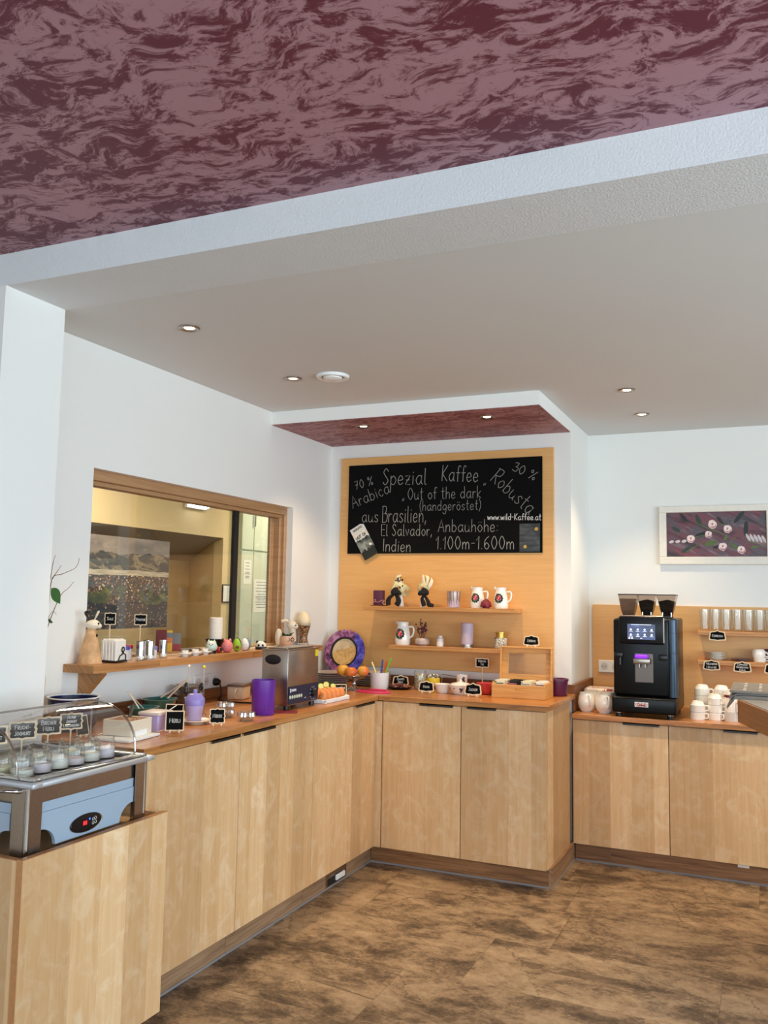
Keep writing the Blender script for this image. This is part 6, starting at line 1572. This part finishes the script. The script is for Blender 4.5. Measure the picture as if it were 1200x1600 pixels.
mb.ell((0, 0, 0.030), (0.016, 0.016, 0.028), M_DRED); mb.lathe([(0, 0), (0.020, 0), (0.024, 0.016), (0, 0.02)], M_DRED); mb.build('petals', t)
jug('painted_jug', 'taller painted white jug at the left of the lower shelf', 0.590, LZ2, 1.10)
t = thing('twig_bowl', 'round grey stone bowl with dark dried twigs on the lower shelf', 'bowl', (0.720, YS, LZ2))
MB().lathe([(0, 0), (0.030, 0), (0.044, 0.012), (0.045, 0.032), (0.034, 0.046), (0.030, 0.044), (0, 0.040)], mat('mottled mauve stone', (176, 158, 150), .6, noise=.3, nscale=30), seg=28).build('bowl', t)
mb = MB(); rnd = random.Random(2)
for k in range(12):
    a = rnd.uniform(0, 2 * PI); p0 = Vector((0.012 * math.cos(a), 0.012 * math.sin(a), 0.04)); p1 = Vector((0.045 * math.cos(a) * rnd.random() + 0.012 * rnd.uniform(-1, 1), 0.03 * math.sin(a), rnd.uniform(0.10, 0.165)))
    mb.tube([p0, (p0 + p1) / 2 + Vector((0.006 * rnd.uniform(-1, 1), 0, 0)), p1], 0.0012, M_BROWN, 5)
    for q in range(4):
        f = rnd.uniform(0.55, 1.0); pp = p0.lerp(p1, f) + Vector((rnd.uniform(-.008, .008), rnd.uniform(-.008, .008), rnd.uniform(-.006, .006)))
        mb.ell(tuple(pp), (0.006, 0.004, 0.005), mat('dark dried petals', (64, 24, 30), .7) if k == 0 and q == 0 else M_WAXD, 8, 6)
mb.build('dried_twigs', t)
t = thing('small_lantern', 'tiny white and glass candle jar on the lower shelf', 'candle jar', (0.838, YS, LZ2))
MB().lathe([(0, 0), (0.022, 0), (0.023, 0.026), (0, 0.026)], M_PORC, seg=24).build('base', t)
MB().lathe([(0.021, 0.0262), (0.021, 0.046), (0.014, 0.052), (0.014, 0.062), (0.017, 0.064), (0, 0.068)], M_FROST, seg=24).build('glass_top', t)
t = thing('pillar_candle', 'thick lilac pillar candle on a silver base on the lower shelf', 'candle', (1.012, YS, LZ2))
MB().lathe([(0, 0), (0.045, 0), (0.045, 0.005), (0.038, 0.008), (0.038, 0.018), (0, 0.018)], M_STEEL, seg=32).build('base', t)
MB().lathe([(0, 0.0185), (0.0365, 0.0185), (0.0375, 0.142), (0.034, 0.146), (0.030, 0.142), (0, 0.140)], M_WAXP, seg=32).build('candle', t)
t = thing('mosaic_jar', 'speckled mosaic jar with a gold neck at the right of the lower shelf', 'jar', (1.222, YS, LZ2))
MB().lathe([(0, 0), (0.036, 0), (0.037, 0.003), (0.037, 0.060), (0.034, 0.064), (0, 0.064)], grains((206, 200, 184), (150, 150, 142), (96, 100, 98)), seg=28).build('body', t)
MB().lathe([(0.029, 0.0642), (0.029, 0.088), (0.032, 0.090), (0.032, 0.098), (0, 0.098)], M_GOLD, seg=28).build('neck', t)

# ================================================================== coffee counter (z = 0.82)
KZ = 0.8205
socket('wall_socket', 'double white wall socket on the splashback beside the coffee machine', (1.752, PYR - 0.0195, 1.050), 2, 0)
# coffee machine
t = thing('coffee_machine', 'black fully automatic coffee machine with bean hoppers', 'coffee machine', (2.040, 0.12, KZ))
x0, x1, yf, yb = 1.872 - 2.04, 2.208 - 2.04, -0.075 - 0.12, 0.36 - 0.12
z = lambda a: a - 0.82
def rp(v, mat_, M=None): return mat_
M_MACH = mat('black machine shell', (7, 7, 8), 0.3, spec=0.25)
M_MACHS = mat('blue black side strip', (58, 74, 92), 0.28, 0.4)
MB().box(x0 + 0.004, x1 + 0.004, yf + 0.070, yb, z(0.850), z(1.370), M_MACH, 0.012, seg=3).build('housing', t)
MB().box(x0, x1 - 0.032, yf, yf + 0.070, z(0.936), z(1.366), M_MACH, 0.014, seg=3).build('front_door', t)
MB().tube([(x1 - 0.016, yf + 0.030, z(0.938)), (x1 - 0.016, yf + 0.030, z(1.364))], 0.027, M_MACHS, 20).build('side_column', t)
mb = MB()
for zz in (1.182, 1.290): mb.tube([(x1 - 0.016 + 0.0272 * math.cos(a * PI / 10), yf + 0.030 + 0.0272 * math.sin(a * PI / 10), z(zz)) for a in range(20)], 0.0010, M_BLACK, 5, True)
mb.build('column_joint', t)
# screen unit
p = MB().box(1.908 - 2.04, 2.152 - 2.04, yf - 0.030, yf + 0.005, z(1.226), z(1.382), M_MACH, 0.010, seg=3).build('screen_unit', t)
MB().box(1.912 - 2.04, 2.148 - 2.04, yf - 0.030, yf - 0.012, z(1.3815), z(1.3845), M_STEEL, 0.001).box(2.149 - 2.04, 2.1545 - 2.04, yf - 0.026, yf - 0.004, z(1.236), z(1.372), M_STEEL, 0.001).build('trim', p)
def screen_mat():
    g = G('touch screen picture', 0.2)
    x, y, zc = g.xyz()
    n = g.noise(g.vec(x, 0.0, g.math('MULTIPLY', zc, 2.0)), 14.0, 3)
    c = g.ramp(n, [(0.3, (14, 18, 44)), (0.55, (44, 58, 116)), (0.8, (110, 128, 190))])
    g.set(g.b.inputs['Emission Color'], c); g.b.inputs['Emission Strength'].default_value = 0.9
    g.b.inputs['Base Color'].default_value = (0.01, 0.01, 0.02, 1); return g.m
sx0, sx1, sz0, sz1 = 1.956 - 2.04, 2.106 - 2.04, z(1.252), z(1.338)
MB().box(sx0, sx1, yf - 0.0312, yf - 0.0300, sz0, sz1, screen_mat()).build('screen', p)
mb = MB(); mi = mat('screen icons', (230, 236, 250), 0.5, emit=(220, 230, 255), estr=0.95)
for r in range(2):
    for c in range(4):
        cx = sx0 + (c + 0.5) * (sx1 - sx0) / 4; cz = sz0 + 0.055 - r * 0.028
        mb.cyl(0.0055, 0, 0.0003, mi, seg=14, M=T(cx, yf - 0.0313, cz) @ FRONT); mb.box(cx - 0.010, cx + 0.010, yf - 0.0316, yf - 0.0313, cz - 0.0105, cz - 0.0085, mi)
for cx in (0.006, 0.020): mb.box(sx0 + cx, sx0 + cx + 0.009, yf - 0.0316, yf - 0.0313, sz0 + 0.004, sz0 + 0.011, mi)
mb.box(sx0 + 0.02, sx1 - 0.02, yf - 0.0316, yf - 0.0313, sz1 - 0.004, sz1 - 0.002, mi)
mb.box((sx0 + sx1) / 2 - 0.005, (sx0 + sx1) / 2 + 0.005, yf - 0.0316, yf - 0.0313, sz0 + 0.006, sz0 + 0.009, mi)
mb.build('screen_icons', p)
# spout
MB().box(1.990 - 2.04, 2.092 - 2.04, yf - 0.001, yf + 0.002, z(1.012), z(1.176), mat('grey back plate', (106, 94, 88), 0.3, 0.7), 0.003).build('splash_plate', t)
n_ = MB().box(1.988 - 2.04, 2.080 - 2.04, yf - 0.055, yf - 0.001, z(1.118), z(1.150), M_STEEL, 0.006, seg=2).build('coffee_spout', t)
mb = MB()
for s in (2.018, 2.050): mb.lathe([(0.007, 0), (0.007, 0.022), (0, 0.022)], M_CHROME, (s - 2.04, yf - 0.030, z(1.098)), 16)
mb.build('nozzle', n_)
MB().box(1.996 - 2.04, 2.064 - 2.04, yf - 0.050, yf - 0.004, z(1.151), z(1.168), mat('violet lit strip', (120, 30, 220), .4, emit=(120, 30, 255), estr=1.3), 0.004).build('lit_strip', n_)
MB().box(1.880 - 2.04, 1.928 - 2.04, yf - 0.020, yf, z(1.148), z(1.178), M_BLACK, 0.006, seg=2).tube([(1.912 - 2.04, yf - 0.010, z(1.148)), (1.912 - 2.04, yf - 0.012, z(1.108))], 0.007, M_DARKSTEEL, 10).build('hot_water_outlet', t)
MB().box(2.122 - 2.04, 2.170 - 2.04, yf - 0.030, yf, z(1.140), z(1.172), M_BLACK, 0.006, seg=2).build('steam_outlet', t)
# drip tray and badge
d = MB().box(x0 - 0.004, x1 + 0.006, yf - 0.045, yb, z(0.846), z(0.934), M_MACH, 0.012, seg=3).build('drip_tray', t)
b = MB().box(1.993 - 2.04, 2.066 - 2.04, yf - 0.0475, yf - 0.0445, z(0.882), z(0.909), M_WHITE, 0.0012).build('badge', t)
mb = MB(); kr = mat('badge red', (176, 34, 44), .5)
write(mb, 'Cimbali', T(2.0305 - 2.04, yf - 0.0479, z(0.8895)) @ FRONT, 0.012, 0.042, kr, 0.0030, center=True)
mb.tube([(2.0295 - 2.04 + 0.032 * math.cos(a * PI / 16), yf - 0.0478, z(0.8955) + 0.0105 * math.sin(a * PI / 16)) for a in range(32)], 0.0009, kr, 5, True)
mb.build('badge_lettering', b)
for a, c in ((x0 + 0.03, yf + 0.0), (x1 - 0.03, yf + 0.0), (x0 + 0.03, yb - 0.04), (x1 - 0.03, yb - 0.04)):
    MB().cyl(0.018, 0, 0.022, M_BLACK, (a, c, 0), 20).cyl(0.0185, 0.020, 0.027, M_CHROME, (a, c, 0), 20).build('foot', t)
# hoppers
def hopper(cx, w0, w1, fill):
    yh = 0.02
    h = MB(); zb, zt = z(1.372), z(1.502)
    def ring(w, d, zz): return [(cx - w, yh - d, zz), (cx + w, yh - d, zz), (cx + w, yh + d, zz), (cx - w, yh + d, zz)]
    vs = ring(w0 * 0.55, w0 * 0.6, zb + 0.012) + ring(w0 * 0.72, w0 * 0.8, zb + 0.040) + ring(w1, w1 * 1.2, zt)
    h.add(vs, [(k * 4 + i, k * 4 + (i + 1) % 4, k * 4 + 4 + (i + 1) % 4, k * 4 + 4 + i) for k in (0, 1) for i in range(4)], M_SMOKE)
    o = h.build('bean_hopper', t)
    MB().box(cx - w1 - 0.002, cx + w1 + 0.002, yh - w1 * 1.2 - 0.002, yh + w1 * 1.2 + 0.002, zt, zt + 0.006, M_BLACK, 0.001).build('hopper_lid', o)
    MB().box(cx - w0 * 0.62, cx + w0 * 0.62, yh - w0 * 0.66, yh + w0 * 0.66, zb - 0.004, zb + 0.012, M_BLACK if fill != 'choc' else M_BLACKM, 0.002).build('hopper_collar', o)
    if fill == 'beans':
        m = MB(); f = 0.97
        vs = ring(w0 * 0.55 * f, w0 * 0.6 * f, zb + 0.013) + ring(w0 * 0.72 * f, w0 * 0.8 * f, zb + 0.040) + ring((w0 * 0.72 + (w1 - w0 * 0.72) * 0.60) * f, (w0 * 0.8 + (w1 * 1.2 - w0 * 0.8) * 0.60) * f, zb + 0.094)
        vs.append((cx, yh, zb + 0.106))
        m.add(vs, [(k * 4 + i, k * 4 + (i + 1) % 4, k * 4 + 4 + (i + 1) % 4, k * 4 + 4 + i) for k in (0, 1) for i in range(4)] + [(8 + i, 8 + (i + 1) % 4, 12) for i in range(4)], M_COFFEE)
        q = m.build('coffee_beans', o); q['kind'] = 'stuff'
        MB().tube([(cx - w0 * 0.5, yh - w0 * 0.68, zb + 0.006), (cx - w0 * 0.5, yh - w0 * 0.68, zb + 0.032)], 0.004, M_CHROME, 8).tube([(cx + w0 * 0.5, yh - w0 * 0.68, zb + 0.006), (cx + w0 * 0.5, yh - w0 * 0.68, zb + 0.032)], 0.004, M_CHROME, 8).build('hopper_clip', o)
    else:
        m = MB(); f = 0.96
        vs = ring(w0 * 0.55 * f, w0 * 0.6 * f, zb + 0.013) + ring(w0 * 0.72 * f, w0 * 0.8 * f, zb + 0.040) + ring((w0 * 0.72 + (w1 - w0 * 0.72) * 0.75) * f, (w0 * 0.8 + (w1 * 1.2 - w0 * 0.8) * 0.75) * f, zb + 0.108)
        m.add(vs, [(k * 4 + i, k * 4 + (i + 1) % 4, k * 4 + 4 + (i + 1) % 4, k * 4 + 4 + i) for k in (0, 1) for i in range(4)] + [(8, 9, 10, 11)], mat('cocoa powder', (140, 120, 106), .9))
        q = m.build('cocoa_powder', o); q['kind'] = 'stuff'
hopper(1.930 - 2.04, 0.054, 0.052, 'choc')
hopper(2.036 - 2.04, 0.048, 0.052, 'beans')
hopper(2.148 - 2.04, 0.048, 0.053, 'beans')
# round white mugs
def mug(x, y, rz, label):
    t = thing('round_mug', label, 'mug', (x, y, KZ), rz, 'round bellied white mugs')
    MB().lathe([(0, 0), (0.030, 0), (0.032, 0.004), (0.046, 0.024), (0.051, 0.050), (0.047, 0.082), (0.040, 0.104), (0.041, 0.110), (0.037, 0.110), (0.043, 0.080), (0.045, 0.05), (0.028, 0.010), (0, 0.008)], M_PORC, seg=36).build('mug_body', t)
    MB().tube(smooth_pts([(0.038, 0, 0.098), (0.058, 0, 0.096), (0.064, 0, 0.075), (0.060, 0, 0.048), (0.048, 0, 0.034)], 5), 0.0055, M_PORC, 10, flat=0.8).build('handle', t)
mug(1.700, 0.028, -1.05, 'front left of the four round white mugs beside the machine')
mug(1.806, 0.000, -0.95, 'front right of the four round white mugs beside the machine')
mug(1.703, 0.147, -2.2, 'rear left of the four round white mugs beside the machine')
mug(1.808, 0.124, -2.4, 'rear right of the four round white mugs beside the machine')
# printed napkin packs
def napk():
    g = G('printed napkin pack', 0.35)
    x, y, zc = g.xyz()
    v = g.n('TexVoronoi', Vector=g.vec(g.math('MULTIPLY', x, 1.0), y, zc), Scale=16.0)
    ring = g.ramp(v.outputs['Distance'], [(0.18, (150, 34, 54)), (0.30, (232, 214, 196)), (0.42, (180, 60, 70)), (0.50, (228, 216, 204))], 'CONSTANT')
    return g.out(ring)
t = thing('napkin_pack', 'printed napkin pack with red rosettes behind the white mugs', 'napkins', (1.735, 0.285, KZ))
MB().box(-0.082, 0.100, -0.085, 0.085, 0, 0.118, napk(), 0.012, seg=3).build('pack', t)
MB().box(-0.0835, -0.060, -0.0865, 0.0865, -0.0, 0.1195, M_WAXP, 0.012, seg=3).build('wrapper_end', t)
# inverted stacking cups
M_CUPW = mat('white hotel cup', (240, 237, 230), 0.2, coat=0.4)
def cup_proto(loc, label, rz):
    t = thing('coffee_cup', label, 'cup', loc, rz, 'stacked white cups on the coffee counter')
    MB().lathe([(0.0375, 0), (0.0405, 0.0), (0.0405, 0.036), (0.036, 0.040), (0.031, 0.052), (0.027, 0.056), (0.027, 0.058), (0.024, 0.058), (0.023, 0.055), (0, 0.055), (0, 0.050), (0.03, 0.046), (0.0375, 0.034), (0.0375, 0.0)], M_CUPW, seg=32).build('cup_body', t)
    MB().tube(smooth_pts([(0.040, 0, 0.034), (0.056, 0, 0.033), (0.060, 0, 0.020), (0.054, 0, 0.009), (0.040, 0, 0.008)], 4), 0.004, M_CUPW, 8).build('handle', t)
    return t
proto = None
for (x, y, n, rz, nm) in ((2.312, 0.030, 2, -0.35, 'front left stack'), (2.330, 0.135, 4, -0.3, 'rear left stack'), (2.404, 0.055, 3, -0.75, 'front right stack'), (2.432, 0.150, 4, -0.5, 'rear right stack')):
    for k in range(n):
        lb = 'upturned white cup in the %s, %s' % (nm, 'topmost' if k == n - 1 else ORD[k] + ' from the bottom')
        loc = (x, y, KZ + k * 0.0412)
        r_ = rz + (0.25 if (k % 2) else 0.0)
        # the cups nest: each stands over the foot of the one below
        if proto is None: proto = cup_proto(loc, lb, r_)
        else: copy_thing(proto, loc, lb, r_)
t = thing('milk_can', 'white milk tin with a dark red band beside the stacked cups', 'tin', (2.487, 0.048, KZ))
MB().lathe([(0, 0), (0.043, 0), (0.043, 0.050), (0, 0.050)], mat('grey white ceramic', (206, 204, 200), .25, coat=.4), seg=32).build('lower_cup', t)
MB().lathe([(0, 0.0505), (0.037, 0.0505), (0.038, 0.150), (0.032, 0.162), (0, 0.166)], M_PORC, seg=32).build('tin_body', t)
MB().lathe([(0.0382, 0.128), (0.0386, 0.128), (0.0386, 0.142), (0.0382, 0.142)], M_DRED, seg=32).build('band', t)
MB().tube(smooth_pts([(0.030, -0.028, 0.10), (0.046, -0.046, 0.11), (0.052, -0.050, 0.085), (0.040, -0.040, 0.05)], 4), 0.006, M_PORC, 8).build('handle', t)

# shelf of glasses, saucers, signs
g0 = thing('drinking_glass', 'first clear drinking glass from the left on the shelf above the coffee counter', 'glass', (2.331, 0.452, 1.2985), 0, 'drinking glasses on the shelf')
MB().lathe([(0, 0.0), (0.026, 0), (0.0272, 0.003), (0.0298, 0.128), (0.0285, 0.128), (0.0255, 0.010), (0, 0.009)], M_GLASS, seg=24).build('glass_body', g0)
for i in range(1, 11):
    copy_thing(g0, (2.331 + i * 0.0612, 0.452, 1.2985), '%s clear drinking glass from the left on the shelf above the coffee counter' % ORD[i], 0)
for i in range(5):
    x = 2.392 + 0.004 * (i % 2)
    single(MB().lathe([(0, 0), (0.030, 0), (0.034, 0.004), (0.058, 0.0085), (0.060, 0.0105), (0.034, 0.007), (0, 0.006)], M_CUPW, seg=32), 'saucer',
           'white saucer of the stack on the lower cup shelf, %s from the bottom' % ORD[i], 'saucer', (x, 0.465, 1.1235 + i * 0.0098), 0, 'saucer stack on the shelf')
for i in range(2):
    single(MB().lathe([(0, 0), (0.030, 0), (0.034, 0.003), (0.056, 0.006), (0.058, 0.008), (0.034, 0.005), (0, 0.004)], mat('mauve saucer', (150, 128, 132), .3), seg=32), 'saucer',
           ('lower' if i == 0 else 'upper') + ' of two mauve saucers right of the white saucer stack', 'saucer', (2.530, 0.465, 1.1235 + i * 0.007), 0, 'mauve saucers')
t = thing('stacked_cup', 'lower white cup at the right end of the cup shelf', 'cup', (2.630, 0.455, 1.1235))
MB().lathe([(0, 0), (0.032, 0), (0.036, 0.024), (0.034, 0.024), (0.030, 0.004), (0, 0.004)], M_CUPW, seg=28).build('cup_body', t)
MB().tube(smooth_pts([(0.034, 0, 0.022), (0.050, -0.006, 0.022), (0.054, -0.006, 0.012), (0.034, 0, 0.006)], 4), 0.004, M_CUPW, 8).build('handle', t)
t = thing('stacked_cup', 'upper tilted white cup at the right end of the cup shelf', 'cup', (2.626, 0.455, 1.148))
MB().lathe([(0, 0), (0.034, 0), (0.038, 0.020), (0.036, 0.040), (0.026, 0.050), (0, 0.051)], M_CUPW, seg=28).build('cup_body', t)
MB().tube(smooth_pts([(0.036, -0.010, 0.034), (0.052, -0.014, 0.022), (0.050, -0.014, 0.008), (0.036, -0.010, 0.008)], 4), 0.004, M_CUPW, 8).build('handle', t)
t = thing('grey_cup', 'grey cup with a plum rim behind the white cups on the shelf', 'cup', (2.700, 0.500, 1.1235))
MB().lathe([(0, 0), (0.030, 0), (0.042, 0.060), (0.042, 0.070), (0.038, 0.070), (0, 0.01)], mat('grey glaze', (150, 152, 158), .3), seg=28).build('cup_body', t)
MB().lathe([(0.0422, 0.062), (0.0428, 0.062), (0.0428, 0.073), (0.040, 0.073)], M_PLUM, seg=28).build('rim', t)
YG = PYR - 0.171
def hang(label, xc, zt, w, h, lines):
    return chalk_sign(label, 'plaque', w, h, lines, (xc, YG, zt - h), 0, 0.0, feet=False, th=0.003, group='signs on the cup shelves')
hang('plaque chalk sign reading Espresso on the glass shelf edge', 2.404, 1.305, 0.098, 0.066, ['Espresso'])
hang('plaque chalk sign reading Verlängerter Melange on the saucer shelf edge', 2.368, 1.130, 0.098, 0.066, ['Verlängerter', 'Melange'])
hang('plaque chalk sign reading Cappuccino Häferlkaffee Kakao on the saucer shelf edge', 2.537, 1.128, 0.100, 0.068, ['Cappuccino', 'Häferlkaffee', 'Kakao'])
hang('plaque chalk sign reading Tee cut off at the right edge of the picture', 2.703, 1.126, 0.100, 0.068, ['Tee'])

# ------------------------------------------------------------------ rose painting
def paint_mat():
    g = G('dark red drapery painting', 0.4)
    x, y, zc = g.xyz()
    d = g.math('ADD', g.math('MULTIPLY', x, 0.55), g.math('MULTIPLY', zc, 1.0))
    e = g.math('SUBTRACT', g.math('MULTIPLY', x, 0.6), zc)
    n = g.noise(g.vec(g.math('MULTIPLY', d, 12), g.math('MULTIPLY', e, 2.2), 0.0), 1.6, 5, 0.6, 0.9)
    m = g.noise(g.vec(g.math('MULTIPLY', x, 6), 0.0, g.math('MULTIPLY', zc, 8)), 1.2, 3)
    c = g.ramp(n, [(0.30, (30, 18, 26)), (0.42, (78, 36, 48)), (0.52, (122, 58, 66)), (0.58, (84, 56, 68)), (0.66, (152, 116, 124)), (0.74, (90, 50, 60))])
    c2 = g.ramp(n, [(0.35, (30, 30, 34)), (0.55, (84, 74, 80)), (0.7, (60, 60, 66))])
    return g.out(g.mix(g.ramp(m, [(0.44, 0.0), (0.64, 1.0)]), c, c2))
t = thing('framed_painting', 'framed painting of pale roses on dark red cloth in a white frame', 'painting', (2.38, PYR - 0.001, 1.700))
fx0, fx1, fz0, fz1 = 2.064 - 2.38, 2.730 - 2.38, 0.0, 0.366
mb = MB(); mwf = mat('whitewashed frame', (232, 226, 214), 0.55, noise=0.04, nscale=30)
mb.box(fx0, fx1, -0.030, -0.001, fz0, fz0 + 0.048, mwf, 0.003).box(fx0, fx1, -0.030, -0.001, fz1 - 0.040, fz1, mwf, 0.003)
mb.box(fx0, fx0 + 0.044, -0.030, -0.001, fz0 + 0.0481, fz1 - 0.0401, mwf, 0.003).box(fx1 - 0.044, fx1, -0.030, -0.001, fz0 + 0.0481, fz1 - 0.0401, mwf, 0.003); mb.build('frame', t)
mb = MB(); mb.box(fx0 + 0.04, fx1 - 0.04, -0.016, -0.004, fz0 + 0.045, fz1 - 0.038, paint_mat())
AX, AZ = fx0 + 0.044, fz0 + 0.048; AW, AH = fx1 - fx0 - 0.088, fz1 - fz0 - 0.088
rnd = random.Random(12); YP = [-0.0163]
def blob(u, v, ru, rv, m, rot=0, n=14, jit=0.1):
    YP[0] -= 0.00004
    cx, cz = AX + u * AW, AZ + v * AH; out = []
    for i in range(n):
        a = 2 * PI * i / n; k = 1 + rnd.uniform(-jit, jit)
        px, pz = ru * k * math.cos(a), rv * k * math.sin(a)
        out.append((cx + px * math.cos(rot) - pz * math.sin(rot), cz + px * math.sin(rot) + pz * math.cos(rot)))
    mb.poly(out, m, T(0, YP[0], 0) @ FRONT)
pl = [mat('painted leaf a', (38, 58, 48), .5), mat('painted leaf b', (86, 104, 52), .5), mat('painted leaf c', (24, 32, 34), .5), mat('painted stripe', (206, 196, 196), .5)]
for u, v, L, W, r, k in ((.10, .62, .03, .012, -.6, 0), (.18, .88, .035, .012, -.9, 2), (.33, .82, .04, .014, -1.2, 0), (.36, .50, .04, .014, .4, 2), (.20, .16, .035, .012, .6, 0), (.45, .30, .04, .016, .3, 1), (.52, .22, .03, .01, .2, 2), (.60, .42, .018, .009, 1.2, 1), (.70, .20, .035, .012, -.7, 1), (.80, .62, .045, .013, 1.5, 2), (.88, .21, .025, .008, .1, 1), (.74, .88, .05, .012, .9, 2), (.55, .80, .03, .01, -.9, 2)): blob(u, v, L, W, pl[k], r)
for i in range(5): blob(.82 + i * .038, .42 - 0.01 * i, .008, .026, pl[3], .45)
for i in range(3): blob(.05 + i * .065, .34 + 0.006 * i, .015, .009, pl[3], .25)
for u, v, L, r in ((.34, .46, .05, .18), (.52, .56, .05, -.45), (.66, .34, .045, .9), (.30, .24, .07, .55), (.88, .30, .06, -.3), (.40, .66, .07, -.5), (.58, .70, .05, -.4)): blob(u, v, L, .0028, pl[1], r, 10, 0.02)
pr = [mat('painted rose pink', (232, 196, 192), .5), mat('painted rose light', (244, 222, 214), .5), mat('painted rose shade', (190, 126, 128), .5)]
for u, v, s in ((.25, .40, 1.0), (.43, .50, .85), (.47, .72, 1.05), (.62, .61, 1.0), (.57, .22, 1.0), (.75, .15, .95)):
    blob(u, v, .024 * s, .026 * s, pr[0]); blob(u + .006, v - .02, .018 * s, .016 * s, pr[2]); blob(u - .010, v + .02, .014 * s, .018 * s, pr[1], .4); blob(u + .016, v + .01, .010 * s, .016 * s, pr[1], -.4); blob(u, v + .01, .006 * s, .008 * s, pr[2])
mb.build('canvas', t)
